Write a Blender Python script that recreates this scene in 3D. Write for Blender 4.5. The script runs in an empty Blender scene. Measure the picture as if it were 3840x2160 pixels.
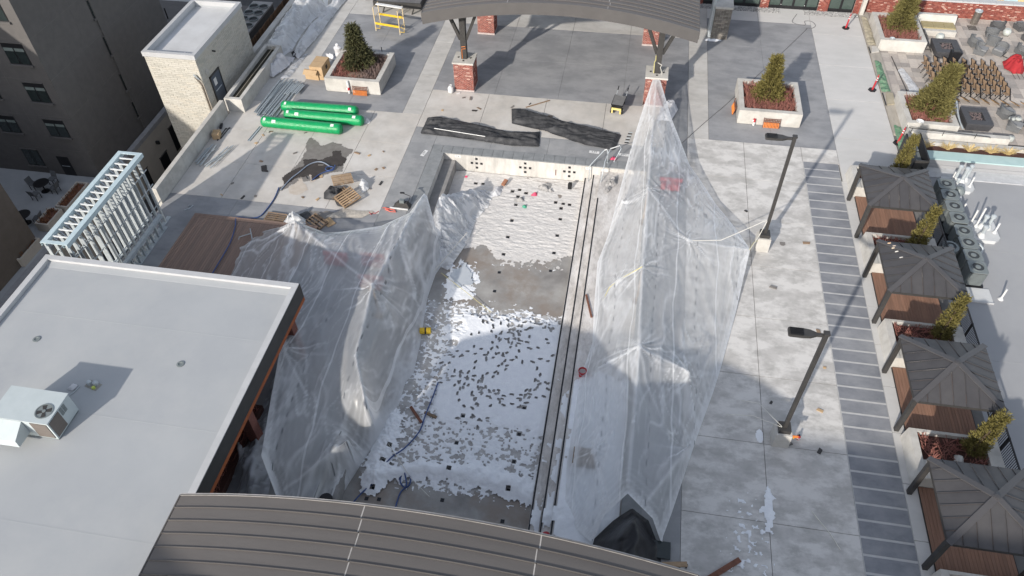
import bpy, bmesh, math, random
import numpy as np
from mathutils import Vector, Matrix

scene = bpy.context.scene
COL = scene.collection
random.seed(7)
np.random.seed(7)
R = math.radians

# ------------------------------------------------------------------ camera
F_PX = 2835.6                      # focal length in pixels of the 3840 px wide photograph
CAM_H = 29.0                       # height of the camera above the pool deck (deck = z 0)
_p, _y, _r = R(46.912), R(-10.472), R(-1.278)
_fw = Vector((math.sin(_y)*math.cos(_p), math.cos(_y)*math.cos(_p), -math.sin(_p)))
_rt = Vector((math.cos(_y), -math.sin(_y), 0))
_up = _rt.cross(_fw)
_rt, _up = _rt*math.cos(_r) + _up*math.sin(_r), _up*math.cos(_r) - _rt*math.sin(_r)
cam_data = bpy.data.cameras.new('camera')
cam = bpy.data.objects.new('camera', cam_data)
COL.objects.link(cam)
m = Matrix.Identity(4)
for i, v in enumerate((_rt, _up, -_fw)):
    for j in range(3):
        m[j][i] = v[j]
m.translation = Vector((0, 0, CAM_H))
cam.matrix_world = m
cam_data.sensor_width = 36
cam_data.lens = F_PX/3840*36
cam_data.clip_start = 0.5
cam_data.clip_end = 3000
scene.camera = cam

# ------------------------------------------------------------------ world, sun, exposure
SUN_EL, SUN_AZ = R(25.0), R(205.0)         # azimuth measured from +Y towards +X: the sun stands behind the camera, to the left
world = bpy.data.worlds.new('World')
scene.world = world
world.use_nodes = True
wn = world.node_tree
sky = wn.nodes.new('ShaderNodeTexSky')
sky.sky_type = 'NISHITA'
sky.sun_disc = False
sky.sun_elevation = SUN_EL
sky.sun_rotation = SUN_AZ
sky.altitude = 1500
sky.air_density = 1.0
sky.dust_density = 3.0
sky.ozone_density = 0.6
bg = wn.nodes['Background']
bg.inputs['Strength'].default_value = 0.15
haze = wn.nodes.new('ShaderNodeHueSaturation')      # thin high cloud: the sky light is paler than clear blue
haze.inputs['Saturation'].default_value = .5
wn.links.new(sky.outputs['Color'], haze.inputs['Color'])
wn.links.new(haze.outputs['Color'], bg.inputs['Color'])
sun_data = bpy.data.lights.new('sun', 'SUN')
sun_data.energy = 3.0
sun_data.angle = R(0.9)
sun_data.color = (1.0, 0.93, 0.84)
sun = bpy.data.objects.new('sun', sun_data)
COL.objects.link(sun)
to_sun = Vector((math.sin(SUN_AZ)*math.cos(SUN_EL), math.cos(SUN_AZ)*math.cos(SUN_EL), math.sin(SUN_EL)))
sun.rotation_euler = to_sun.to_track_quat('Z', 'Y').to_euler()
sun.location = to_sun*80
scene.view_settings.view_transform = 'Standard'
scene.view_settings.look = 'None'
scene.view_settings.gamma = 1
scene.view_settings.use_curve_mapping = False
scene.view_settings.exposure = 0.72
scene.render.engine = 'CYCLES'
scene.cycles.max_bounces = 6
scene.cycles.transparent_max_bounces = 12
scene.cycles.diffuse_bounces = 3
scene.cycles.use_denoising = True


# ------------------------------------------------------------------ surveying helpers
def at(px, py, z=0.0):
    """world point at height z seen at pixel (px, py) of the 3840 x 2160 photograph"""
    d = _rt*(px-1920) - _up*(py-1080) + _fw*F_PX
    t = (z-CAM_H)/d.z
    return Vector((d.x*t, d.y*t, z))


S9 = 960/1932


def T(c, r, zx, zy, z=0.0):            # survey tile c, r (960 x 720 px tiles)
    return at(960*c+zx*S9, 720*r+zy*S9, z)


def Q(zx, zy, ox, oy, w, z=0.0):       # survey window at ox, oy, w px wide
    return at(ox+zx*w/1932, oy+zy*w/1932, z)


def D(x, y, z=0.0):                    # overview pixels (2576 wide)
    return at(x*3840/2576, y*3840/2576, z)


# ------------------------------------------------------------------ numeric noise
_tab = np.random.RandomState(3).rand(256, 256)


def vnoise(x, y, seed=0):
    x = np.asarray(x, float)+seed*17.31
    y = np.asarray(y, float)+seed*9.77
    xi, yi = np.floor(x).astype(int), np.floor(y).astype(int)
    fx, fy = x-xi, y-yi
    fx, fy = fx*fx*(3-2*fx), fy*fy*(3-2*fy)
    a, b = _tab[xi & 255, yi & 255], _tab[(xi+1) & 255, yi & 255]
    c, d = _tab[xi & 255, (yi+1) & 255], _tab[(xi+1) & 255, (yi+1) & 255]
    return (a*(1-fx)+b*fx)*(1-fy)+(c*(1-fx)+d*fx)*fy


def fbm(x, y, o=4, seed=0):
    s, a, t = 0, .5, 0
    for i in range(o):
        s = s+a*vnoise(np.asarray(x)*2**i, np.asarray(y)*2**i, seed+i)
        t += a
        a *= .5
    return s/t


# ------------------------------------------------------------------ materials
def mat(name, c1, c2=None, scale=3.0, rough=.8, metal=0.0, bump=None, spec=.35, detail=5, lo=.35, hi=.65,
        stretch=None, island=None, obj_random=None, c3=None, scale3=.4, r3=(.45, .68)):
    mt = bpy.data.materials.new(name)
    mt.use_nodes = True
    nt = mt.node_tree
    b = nt.nodes['Principled BSDF']
    b.inputs['Roughness'].default_value = rough
    b.inputs['Metallic'].default_value = metal
    b.inputs['Specular IOR Level'].default_value = spec
    geo = nt.nodes.new('ShaderNodeNewGeometry')
    src = geo.outputs['Position']
    if stretch:
        mp = nt.nodes.new('ShaderNodeMapping')
        mp.inputs['Scale'].default_value = stretch
        nt.links.new(src, mp.inputs['Vector'])
        src = mp.outputs['Vector']
    if c2 is None:
        c2 = tuple(v*.82 for v in c1)
    nz = nt.nodes.new('ShaderNodeTexNoise')
    nz.inputs['Scale'].default_value = scale
    nz.inputs['Detail'].default_value = detail
    nz.inputs['Roughness'].default_value = .62
    nt.links.new(src, nz.inputs['Vector'])
    rp = nt.nodes.new('ShaderNodeValToRGB')
    rp.color_ramp.elements[0].position = lo
    rp.color_ramp.elements[1].position = hi
    rp.color_ramp.elements[0].color = (*c1, 1)
    rp.color_ramp.elements[1].color = (*c2, 1)
    nt.links.new(nz.outputs['Fac'], rp.inputs['Fac'])
    out = rp.outputs['Color']
    if c3:
        n3 = nt.nodes.new('ShaderNodeTexNoise')
        n3.inputs['Scale'].default_value = scale3
        n3.inputs['Detail'].default_value = 10
        n3.inputs['Roughness'].default_value = .68
        nt.links.new(src, n3.inputs['Vector'])
        rm = nt.nodes.new('ShaderNodeMapRange')
        rm.inputs[1].default_value, rm.inputs[2].default_value = r3
        nt.links.new(n3.outputs['Fac'], rm.inputs[0])
        mx = nt.nodes.new('ShaderNodeMix')
        mx.data_type = 'RGBA'
        nt.links.new(rm.outputs[0], mx.inputs[0])
        nt.links.new(out, mx.inputs[6])
        mx.inputs[7].default_value = (*c3, 1)
        out = mx.outputs[2]
    if island or obj_random:
        cols = island or obj_random
        if island:
            rnd = geo.outputs['Random Per Island']
        else:
            oi = nt.nodes.new('ShaderNodeObjectInfo')
            rnd = oi.outputs['Random']
        ri = nt.nodes.new('ShaderNodeValToRGB')
        ri.color_ramp.interpolation = 'CONSTANT'
        els = ri.color_ramp.elements
        while len(els) < len(cols):
            els.new(.5)
        for i, cc in enumerate(cols):
            els[i].position = i/len(cols)
            els[i].color = (*cc, 1)
        nt.links.new(rnd, ri.inputs['Fac'])
        mx = nt.nodes.new('ShaderNodeMix')
        mx.data_type = 'RGBA'
        mx.blend_type = 'MULTIPLY'
        mx.inputs[0].default_value = 1
        nt.links.new(out, mx.inputs[6])
        nt.links.new(ri.outputs['Color'], mx.inputs[7])
        out = mx.outputs[2]
    nt.links.new(out, b.inputs['Base Color'])
    if bump:
        nb = nt.nodes.new('ShaderNodeTexNoise')
        nb.inputs['Scale'].default_value = bump[0]
        nb.inputs['Detail'].default_value = 4
        nt.links.new(src, nb.inputs['Vector'])
        bp = nt.nodes.new('ShaderNodeBump')
        bp.inputs['Strength'].default_value = bump[1]
        bp.inputs['Distance'].default_value = bump[2] if len(bump) > 2 else .02
        nt.links.new(nb.outputs['Fac'], bp.inputs['Height'])
        nt.links.new(bp.outputs['Normal'], b.inputs['Normal'])
    return mt


def film_mat(name, opacity, tint=(.87, .885, .90), seams=True, vary=.07, x_off=0.0):
    """thin milky polythene: part clear, part scattering, with welded seams and printed dashes"""
    mt = bpy.data.materials.new(name)
    mt.use_nodes = True
    nt = mt.node_tree
    N, L = nt.nodes, nt.links
    for n in list(N):
        N.remove(n)
    out = N.new('ShaderNodeOutputMaterial')
    geo = N.new('ShaderNodeNewGeometry')
    sep = N.new('ShaderNodeSeparateXYZ')
    L.new(geo.outputs['Position'], sep.inputs[0])

    def math_(op, a, b_=None, c=None):
        n = N.new('ShaderNodeMath')
        n.operation = op
        for i, v in enumerate((a, b_, c)):
            if v is None:
                continue
            if isinstance(v, (int, float)):
                n.inputs[i].default_value = v
            else:
                L.new(v, n.inputs[i])
        return n.outputs[0]
    nz = N.new('ShaderNodeTexNoise')
    nz.inputs['Scale'].default_value = .55
    nz.inputs['Detail'].default_value = 3
    L.new(geo.outputs['Position'], nz.inputs['Vector'])
    op = math_('MULTIPLY_ADD', math_('SUBTRACT', nz.outputs['Fac'], .5), vary*2, opacity)
    mp = N.new('ShaderNodeMapping')
    mp.inputs['Scale'].default_value = (2.6, .32, 1.0)
    L.new(geo.outputs['Position'], mp.inputs['Vector'])
    st = N.new('ShaderNodeTexNoise')
    st.inputs['Scale'].default_value = 1.6
    st.inputs['Detail'].default_value = 5
    L.new(mp.outputs['Vector'], st.inputs['Vector'])
    stc = math_('MULTIPLY', math_('MAXIMUM', math_('SUBTRACT', st.outputs['Fac'], .58), 0.0), .7)
    op = math_('ADD', op, stc)
    at_ = N.new('ShaderNodeAttribute')
    at_.attribute_name = 'crease'
    op = math_('MULTIPLY_ADD', at_.outputs['Fac'], .72, op)
    dash = None
    if seams:
        wv = N.new('ShaderNodeTexNoise')
        wv.inputs['Scale'].default_value = .22
        L.new(geo.outputs['Position'], wv.inputs['Vector'])
        u = math_('ADD', math_('ADD', sep.outputs['X'], math_('MULTIPLY', wv.outputs['Fac'], .7)), x_off)
        u = math_('ADD', u, math_('MULTIPLY', sep.outputs['Z'], .12))
        fr = math_('ABSOLUTE', math_('SUBTRACT', math_('FRACT', math_('DIVIDE', u, 2.0)), .5))
        seam = math_('LESS_THAN', fr, .018)
        op = math_('ADD', op, math_('MULTIPLY', seam, .3))
        fr2 = math_('ABSOLUTE', math_('SUBTRACT', math_('FRACT', math_('ADD', math_('DIVIDE', u, 2.0), .5)), .5))
        dline = math_('LESS_THAN', fr2, .009)
        dgap = math_('LESS_THAN', math_('FRACT', math_('MULTIPLY', sep.outputs['Y'], 1.35)), .34)
        dash = math_('MULTIPLY', dline, dgap)
        op = math_('ADD', op, math_('MULTIPLY', dash, .42))
    op = math_('MINIMUM', op, .96)
    dif = N.new('ShaderNodeBsdfDiffuse')
    trl = N.new('ShaderNodeBsdfTranslucent')
    gls = N.new('ShaderNodeBsdfGlossy')
    gls.inputs['Roughness'].default_value = .28
    gls.inputs['Color'].default_value = (1, 1, 1, 1)
    for n in (dif, trl):
        n.inputs['Color'].default_value = (*tint, 1)
    if dash is not None:
        mc = N.new('ShaderNodeMix')
        mc.data_type = 'RGBA'
        L.new(dash, mc.inputs[0])
        mc.inputs[6].default_value = (*tint, 1)
        mc.inputs[7].default_value = (.05, .06, .08, 1)
        L.new(mc.outputs[2], dif.inputs['Color'])
    m1 = N.new('ShaderNodeMixShader')
    m1.inputs[0].default_value = .42
    L.new(dif.outputs[0], m1.inputs[1])
    L.new(trl.outputs[0], m1.inputs[2])
    fres = N.new('ShaderNodeFresnel')
    fres.inputs['IOR'].default_value = 1.4
    m2 = N.new('ShaderNodeMixShader')
    L.new(fres.outputs[0], m2.inputs[0])
    L.new(m1.outputs[0], m2.inputs[1])
    L.new(gls.outputs[0], m2.inputs[2])
    tr = N.new('ShaderNodeBsdfTransparent')
    tr.inputs['Color'].default_value = (.96, .97, .98, 1)
    m3 = N.new('ShaderNodeMixShader')
    L.new(op, m3.inputs[0])
    L.new(tr.outputs[0], m3.inputs[1])
    L.new(m2.outputs[0], m3.inputs[2])
    L.new(m3.outputs[0], out.inputs[0])
    return mt


CONC = mat('light_concrete', (.47, .455, .43), (.40, .39, .37), scale=1.3, rough=.85, bump=(30, .15), c3=(.54, .53, .51), scale3=.35, stretch=(1, 1.6, 1))
CONC_BEIGE = mat('beige_concrete', (.52, .49, .45), (.44, .42, .39), scale=1.1, rough=.85, bump=(30, .15), c3=(.58, .56, .53), scale3=.4)
CONC_FROST = mat('frosted_concrete', (.39, .38, .36), (.49, .475, .455), scale=1.7, rough=.85, detail=10, lo=.38, hi=.62, c3=(.60, .585, .56), scale3=.9, r3=(.45, .58), stretch=(.75, 1.2, 1), bump=(25, .2))
CONC_WALK = mat('broomed_concrete', (.51, .505, .49), (.545, .535, .52), scale=.9, rough=.85, stretch=(.6, 1.3, 1), c3=(.47, .465, .45), scale3=.5)
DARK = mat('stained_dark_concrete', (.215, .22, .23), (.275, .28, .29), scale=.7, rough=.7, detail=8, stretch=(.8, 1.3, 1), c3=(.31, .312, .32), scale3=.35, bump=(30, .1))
DARK_POOL = mat('pool_surround_concrete', (.235, .24, .245), (.29, .295, .3), scale=1.0, rough=.75, detail=7, c3=(.33, .33, .33), scale3=.5, bump=(30, .1))
STRIPE = mat('blue_grey_panel', (.175, .185, .205), (.235, .243, .262), scale=1.0, rough=.75, detail=7, stretch=(.8, 1.2, 1), c3=(.29, .297, .31), scale3=.6)
JOINT = mat('joint_bed', (.20, .195, .19), rough=.95)
COPING = mat('slate_coping', (.20, .21, .215), (.26, .27, .275), scale=2, rough=.7, bump=(40, .1))
POOL_WALL = mat('pool_plaster', (.52, .50, .465), (.40, .385, .36), scale=2.4, rough=.9, detail=8, stretch=(2, 1, .5), bump=(14, .3), c3=(.64, .62, .59))
POOL_FLOOR = mat('wet_pool_floor', (.21, .20, .19), (.37, .36, .34), scale=.6, rough=.42, detail=10, c3=(.25, .215, .185), scale3=.35, r3=(.46, .6), bump=(20, .12))
SNOW = mat('snow', (.80, .82, .84), (.74, .76, .79), scale=3, rough=.8, bump=(7, .55, .04), spec=.2)
FROSTFILM = mat('thin_frost', (.30, .29, .28), (.42, .41, .40), scale=2.5, rough=.8, detail=10, c3=(.47, .465, .46), scale3=1.6, r3=(.45, .6))
FROSTSNOW = mat('rippled_snow', (.66, .64, .615), (.56, .54, .515), scale=3.2, rough=.85, detail=8, stretch=(1, 2.2, 1), bump=(6, .6, .05), spec=.2)
TILE_BLACK = mat('black_tile', (.02, .021, .025), rough=.35)
WALLCONC = mat('cast_concrete', (.52, .50, .46), (.40, .385, .355), scale=1.6, rough=.85, detail=8, bump=(18, .2), c3=(.56, .55, .52), scale3=.7)
BLOCK = mat('split_face_block', (.53, .505, .45), (.46, .44, .39), scale=9, rough=.95, bump=(20, .6), island=[(1, 1, 1), (.97, .97, .96), (.93, .93, .92), (1, .98, .95), (.98, .98, .97), (.86, .86, .85)])
MORTAR = mat('pale_mortar', (.52, .50, .46), rough=.95)
BRICKS = mat('red_brick', (1.0, 1.0, 1.0), (.85, .85, .85), scale=8, rough=.9, bump=(40, .3),
             island=[(.26, .075, .055), (.31, .095, .07), (.20, .06, .048), (.34, .13, .10), (.28, .085, .065), (.24, .07, .055), (.52, .33, .27), (.25, .075, .06), (.29, .10, .075), (.22, .07, .055)])
ROOF_WHITE = mat('white_roof_membrane', (.375, .39, .40), (.335, .35, .365), scale=.22, rough=.6, detail=8, c3=(.41, .42, .42), scale3=.12)
TOWER_ROOF = mat('bright_roof_membrane', (.55, .56, .57), (.47, .475, .48), scale=.6, rough=.6, detail=6)
ROOF_GREY = mat('pale_grey_roof_membrane', (.33, .335, .345), (.30, .305, .315), scale=.3, rough=.6, detail=4, c3=(.35, .352, .356), scale3=.14)
WHITE_METAL = mat('white_coping_metal', (.47, .475, .48), (.43, .435, .44), scale=2, rough=.5)
CANOPY = mat('bronze_standing_seam', (.118, .109, .103), (.132, .122, .115), scale=1.2, rough=.5, metal=.15, stretch=(.2, 2, 1))
CAB_ROOF = mat('charcoal_standing_seam', (.066, .064, .067), (.08, .078, .08), scale=1.5, rough=.5, metal=.15, obj_random=[(1, 1, 1), (.93, .93, .94), (1.06, 1.05, 1.04), (.98, .98, .98)])
STEEL_DK = mat('dark_bronze_steel', (.05, .048, .046), (.062, .059, .057), scale=3, rough=.5, metal=.2)
BLACK = mat('black_metal', (.018, .018, .02), rough=.45)
WOOD = mat('brown_composite_decking', (.22, .125, .085), (.27, .155, .11), scale=3, rough=.7, stretch=(6, .4, 1), obj_random=[(1, 1, 1), (.9, .9, .9), (1.08, 1.06, 1.04), (.95, .93, .92)])
WOOD_DULL = mat('weathered_brown_decking', (.21, .15, .12), (.26, .185, .15), scale=3, rough=.75, stretch=(6, .4, 1), obj_random=[(1, 1, 1), (.9, .9, .9), (1.08, 1.06, 1.04), (.95, .93, .92)])
PALLET = mat('pallet_pine', (.42, .30, .19), (.30, .21, .135), scale=4, rough=.85, stretch=(1, 5, 1), obj_random=[(1, 1, 1), (.85, .83, .8), (1.1, 1.08, 1.05), (.7, .68, .66)])
PALLET_OLD = mat('weathered_pallet', (.25, .185, .13), (.19, .14, .10), scale=4, rough=.9, obj_random=[(1, 1, 1), (.85, .83, .8), (1.15, 1.1, 1.05)])
CARD = mat('cardboard', (.48, .34, .20), (.42, .29, .165), scale=2, rough=.85)
GALV = mat('galvanised_steel', (.50, .54, .56), (.40, .44, .46), scale=5, rough=.42, metal=.2)
GALV_BLUE = mat('pale_blue_galvanised', (.55, .66, .69), (.48, .58, .61), scale=4, rough=.5, metal=.2)
GREEN = mat('green_wrap', (.0, .25, .075), (.003, .31, .10), scale=5, rough=.33, spec=.5, bump=(16, .9, .03))
WHITE = mat('white_plastic', (.72, .72, .71), rough=.5)
RED = mat('red_plastic', (.45, .035, .045), rough=.5)
ORANGE = mat('orange_plastic', (.70, .22, .05), rough=.5)
YELLOW = mat('yellow_paint', (.72, .48, .03), (.60, .40, .03), scale=6, rough=.5)
BLUE_HOSE = mat('blue_hose', (.05, .09, .235), rough=.4)
HOSE_GREY = mat('grey_blue_hose', (.25, .29, .36), rough=.45)
DARK_TARP = mat('black_fabric', (.03, .031, .033), (.062, .062, .065), scale=3, rough=.6, detail=7, bump=(5, .5, .05))
BLACK_TARP = mat('black_tarpaulin', (.013, .013, .015), (.022, .022, .025), scale=2, rough=.36, bump=(4, .35, .05))
SOIL = mat('mulch', (.10, .045, .035), (.06, .03, .025), scale=14, rough=1, bump=(30, .8, .03))
TWIG = mat('red_twigs', (.24, .09, .075), (.32, .15, .12), scale=6, rough=.9)
TWIG_GREY = mat('dead_twigs', (.16, .10, .09), (.25, .20, .18), scale=6, rough=.9)
LEAF_DK = mat('spruce_needles', (.055, .06, .03), (.095, .09, .042), scale=5, rough=.85, spec=.15)
LEAF_YL = mat('golden_arborvitae', (.115, .10, .032), (.19, .165, .055), scale=5, rough=.85, spec=.15)
LEAF_OL = mat('olive_juniper', (.11, .10, .035), (.175, .155, .058), scale=5, rough=.85, spec=.15)
BARK = mat('bark', (.10, .07, .05), rough=.95)
WICKER = mat('grey_wicker', (.11, .115, .12), (.16, .165, .17), scale=30, rough=.8, bump=(60, .5))
WICKER_DK = mat('dark_wicker', (.07, .072, .075), (.11, .11, .115), scale=30, rough=.8, bump=(60, .5))
PAVER = mat('stone_paver', (.43, .395, .36), (.37, .34, .31), scale=6, rough=.85, obj_random=[(1, 1, 1), (.82, .82, .83), (1.12, 1.1, 1.08), (.92, .9, .9), (1.2, 1.18, 1.16), (.75, .75, .76)])
PAVER_J = mat('paver_stone_far', (.43, .395, .36), (.37, .34, .31), scale=6, rough=.85, island=[(1, 1, 1), (.82, .82, .83), (1.12, 1.1, 1.08), (.92, .9, .9), (1.2, 1.18, 1.16), (.75, .75, .76)])
CHARCOAL = mat('charcoal_stone', (.055, .055, .06), (.07, .07, .075), scale=6, rough=.6)
HVAC = mat('hvac_grey', (.20, .225, .228), (.175, .20, .203), scale=3, rough=.55, metal=.1)
HVAC_PALE = mat('rtu_pale_grey', (.46, .51, .52), (.43, .48, .49), scale=2, rough=.5)
COIL = mat('condenser_coil', (.16, .14, .125), (.12, .105, .095), scale=2, rough=.7, stretch=(1, 1, 40))
GLASS_DK = mat('dark_glass', (.03, .04, .04), rough=.08, spec=.7)
GLASS_GR = mat('green_tinted_glass', (.07, .095, .085), (.05, .07, .062), scale=.6, rough=.1, spec=.6)
BLIND = mat('grey_green_blind', (.20, .235, .22), rough=.8)
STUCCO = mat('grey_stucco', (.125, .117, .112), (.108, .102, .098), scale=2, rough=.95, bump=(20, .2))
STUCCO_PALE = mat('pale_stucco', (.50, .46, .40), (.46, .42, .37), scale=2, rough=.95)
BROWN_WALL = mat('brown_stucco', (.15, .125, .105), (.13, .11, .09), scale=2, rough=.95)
TERRACE = mat('grey_terrace_slab', (.40, .41, .42), (.35, .36, .37), scale=.6, rough=.8)
ASPHALT = mat('asphalt', (.05, .05, .052), (.07, .07, .07), scale=4, rough=.95)
PAVEMENT = mat('street_pavement', (.40, .40, .39), (.34, .34, .33), scale=1, rough=.9)
SOFFIT = mat('orange_brown_wood_soffit', (.33, .095, .03), (.25, .07, .025), scale=2, rough=.6, stretch=(4, .5, 1))
FENCE_WOOD = mat('brown_fence_boards', (.16, .09, .05), (.10, .058, .034), scale=2, rough=.85, stretch=(3, 3, .5), obj_random=[(1, 1, 1), (.8, .8, .8), (1.2, 1.15, 1.1), (.6, .6, .6)])
TEAL = mat('pale_teal_coping', (.42, .56, .55), (.38, .52, .51), scale=2, rough=.5)
STRAW = mat('dry_ornamental_grass', (.50, .37, .16), (.60, .47, .24), scale=8, rough=.9)
PEBBLE = mat('grey_pebbles', (.30, .30, .30), (.36, .36, .355), scale=10, rough=.85, island=[(1, 1, 1), (.6, .6, .6), (1.3, 1.3, 1.3), (.85, .85, .85)])
RUST = mat('rusty_brown', (.20, .09, .06), (.14, .065, .045), scale=6, rough=.9)
ROPE_W = mat('white_rope', (.70, .68, .62), rough=.8)
ROPE_Y = mat('yellow_rope', (.62, .55, .22), rough=.8)
PINK = mat('pink_cloth', (.70, .10, .18), rough=.8)
GREENCLOTH = mat('green_mesh_fabric', (.08, .21, .12), (.20, .27, .19), scale=5, rough=.9)
BURLAP = mat('tan_geotextile', (.38, .34, .26), (.30, .27, .2), scale=3, rough=.95, bump=(6, .6, .05))
STAIN = mat('wet_stain', (.17, .155, .14), (.22, .205, .19), scale=3, rough=.5, detail=7)
STAIN_DK = mat('wet_dark_stain', (.042, .034, .028), (.06, .05, .042), scale=3, rough=.25, detail=6)
STAIN_TAN = mat('tan_dust', (.46, .40, .335), (.52, .47, .41), scale=3, rough=.9, detail=7)
PUDDLE = mat('ice_sheet', (.42, .46, .50), (.50, .53, .56), scale=1.2, rough=.25, detail=6)
FILM_R = film_mat('milky_polythene', .39, x_off=1.1)
FILM_L = film_mat('milky_polythene_left', .40, x_off=.45)
FILM_PILE = film_mat('crumpled_polythene', .74, seams=False, vary=.2)
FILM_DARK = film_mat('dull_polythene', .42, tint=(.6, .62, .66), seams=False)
SACK = mat('white_poly_sack', (.62, .62, .63), (.5, .5, .52), scale=3, rough=.6, bump=(6, .6, .05))
RED_CLOTH = mat('red_canvas', (.36, .025, .03), (.28, .02, .025), scale=3, rough=.85)
CHAIR_WOOD = mat('brown_slats', (.21, .145, .095), (.27, .19, .125), scale=8, rough=.8)
CHAIR_SEAT = mat('tan_seat', (.36, .22, .10), (.30, .18, .085), scale=6, rough=.7)


# ------------------------------------------------------------------ mesh builder
class MB:
    def __init__(s):
        s.v, s.f, s.m = [], [], []
        s.cur = 0

    def add(s, vs, fs):
        o = len(s.v)
        s.v += [tuple(v) for v in vs]
        s.f += [tuple(i+o for i in f) for f in fs]
        s.m += [s.cur]*len(fs)
        return s

    def box(s, x0, x1, y0, y1, z0, z1):
        return s.add([(x0, y0, z0), (x1, y0, z0), (x1, y1, z0), (x0, y1, z0), (x0, y0, z1), (x1, y0, z1), (x1, y1, z1), (x0, y1, z1)],
                     [(0, 3, 2, 1), (4, 5, 6, 7), (0, 1, 5, 4), (1, 2, 6, 5), (2, 3, 7, 6), (3, 0, 4, 7)])

    def hexa(s, b, t):      # four bottom points, four top points (both counter-clockwise from above)
        return s.add(list(b)+list(t), [(0, 3, 2, 1), (4, 5, 6, 7), (0, 1, 5, 4), (1, 2, 6, 5), (2, 3, 7, 6), (3, 0, 4, 7)])

    def bar(s, p, q, w, h=None, up=(0, 0, 1)):
        h = w if h is None else h
        p, q = Vector(p), Vector(q)
        d = (q-p).normalized()
        u = Vector(up)
        if abs(d.dot(u)) > .97:
            u = Vector((0, 1, 0))
        a = d.cross(u).normalized()*w/2
        b = a.cross(d).normalized()*h/2
        vs = [p-a-b, p+a-b, p+a+b, p-a+b, q-a-b, q+a-b, q+a+b, q-a+b]
        return s.add(vs, [(0, 1, 2, 3), (7, 6, 5, 4), (0, 4, 5, 1), (1, 5, 6, 2), (2, 6, 7, 3), (3, 7, 4, 0)])

    def tube(s, pts, r, n=6, caps=True):
        pts = [Vector(p) for p in pts]
        rs = r if isinstance(r, (list, tuple)) else [r]*len(pts)
        o = len(s.v)
        prev = None
        for i, p in enumerate(pts):
            d = (pts[min(i+1, len(pts)-1)]-pts[max(i-1, 0)])
            d = d.normalized() if d.length > 1e-9 else Vector((0, 0, 1))
            if prev is None:
                u = Vector((0, 0, 1)) if abs(d.z) < .9 else Vector((1, 0, 0))
            else:
                u = prev
            a = d.cross(u)
            a = a.normalized() if a.length > 1e-6 else d.orthogonal().normalized()
            b = a.cross(d).normalized()
            prev = b
            for k in range(n):
                t = 2*math.pi*k/n
                s.v.append(tuple(p+(a*math.cos(t)+b*math.sin(t))*rs[i]))
        for i in range(len(pts)-1):
            for k in range(n):
                k2 = (k+1) % n
                s.f.append((o+i*n+k, o+i*n+k2, o+(i+1)*n+k2, o+(i+1)*n+k))
                s.m.append(s.cur)
        if caps:
            s.f.append(tuple(o+k for k in reversed(range(n))))
            s.f.append(tuple(o+(len(pts)-1)*n+k for k in range(n)))
            s.m += [s.cur]*2
        return s

    def cyl(s, p, q, r, n=12):
        return s.tube([p, q], r, n)

    def lathe(s, c, prof, n=16):       # profile [(r, z)], axis vertical
        o = len(s.v)
        for r, z in prof:
            for k in range(n):
                t = 2*math.pi*k/n
                s.v.append((c[0]+r*math.cos(t), c[1]+r*math.sin(t), c[2]+z))
        for i in range(len(prof)-1):
            for k in range(n):
                k2 = (k+1) % n
                s.f.append((o+i*n+k, o+i*n+k2, o+(i+1)*n+k2, o+(i+1)*n+k))
                s.m.append(s.cur)
        s.f.append(tuple(o+k for k in reversed(range(n))))
        s.f.append(tuple(o+(len(prof)-1)*n+k for k in range(n)))
        s.m += [s.cur]*2
        return s

    def prism(s, poly, z0, z1):
        n = len(poly)
        vs = [(p[0], p[1], z0) for p in poly]+[(p[0], p[1], z1) for p in poly]
        fs = [tuple(reversed(range(n))), tuple(range(n, 2*n))]
        fs += [(i, (i+1) % n, n+(i+1) % n, n+i) for i in range(n)]
        return s.add(vs, fs)

    def build(s, name, mats, parent=None, smooth=False, local=False):
        """link as one mesh object; world coordinates unless local"""
        me = bpy.data.meshes.new(name)
        vs = s.v
        if parent is not None and not local:
            off = parent.location if parent.parent is None else parent.parent.location
            vs = [(v[0]-off[0], v[1]-off[1], v[2]-off[2]) for v in vs]
        me.from_pydata(vs, [], s.f)
        for mm in (mats if isinstance(mats, (list, tuple)) else [mats]):
            me.materials.append(mm)
        if s.cur or any(s.m):
            me.polygons.foreach_set('material_index', s.m)
        if smooth:
            me.polygons.foreach_set('use_smooth', [True]*len(me.polygons))
        me.update()
        o = bpy.data.objects.new(name, me)
        COL.objects.link(o)
        if parent is not None:
            o.parent = parent
        return o


def tag(o, label=None, cat=None, group=None, kind=None):
    if label:
        o['label'] = label
    if cat:
        o['category'] = cat
    if group:
        o['group'] = group
    if kind:
        o['kind'] = kind
    return o


def thing(name, label, cat, loc=(0, 0, 0), group=None, rz=0):
    o = bpy.data.objects.new(name, None)
    COL.objects.link(o)
    o.empty_display_size = .2
    o.location = loc
    o.rotation_euler = (0, 0, rz)
    return tag(o, label, cat, group)


def copy_tree(o, parent=None):
    c = o.copy()
    COL.objects.link(c)
    if parent is not None:
        c.parent = parent
    for ch in list(o.children):
        copy_tree(ch, c)
    return c


def dup(o, loc, rz=None, label=None, group=None):
    c = copy_tree(o)
    c.location = loc
    if rz is not None:
        c.rotation_euler = (0, 0, rz)
    if label:
        c['label'] = label
    if group:
        c['group'] = group
    return c


def instance(src, name, loc, parent, rz=0, scale=None):
    """another object on the same mesh (alike pieces)"""
    o = bpy.data.objects.new(name, src)
    COL.objects.link(o)
    o.parent = parent
    o.location = loc
    o.rotation_euler = (0, 0, rz)
    if scale:
        o.scale = scale
    return o


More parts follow.
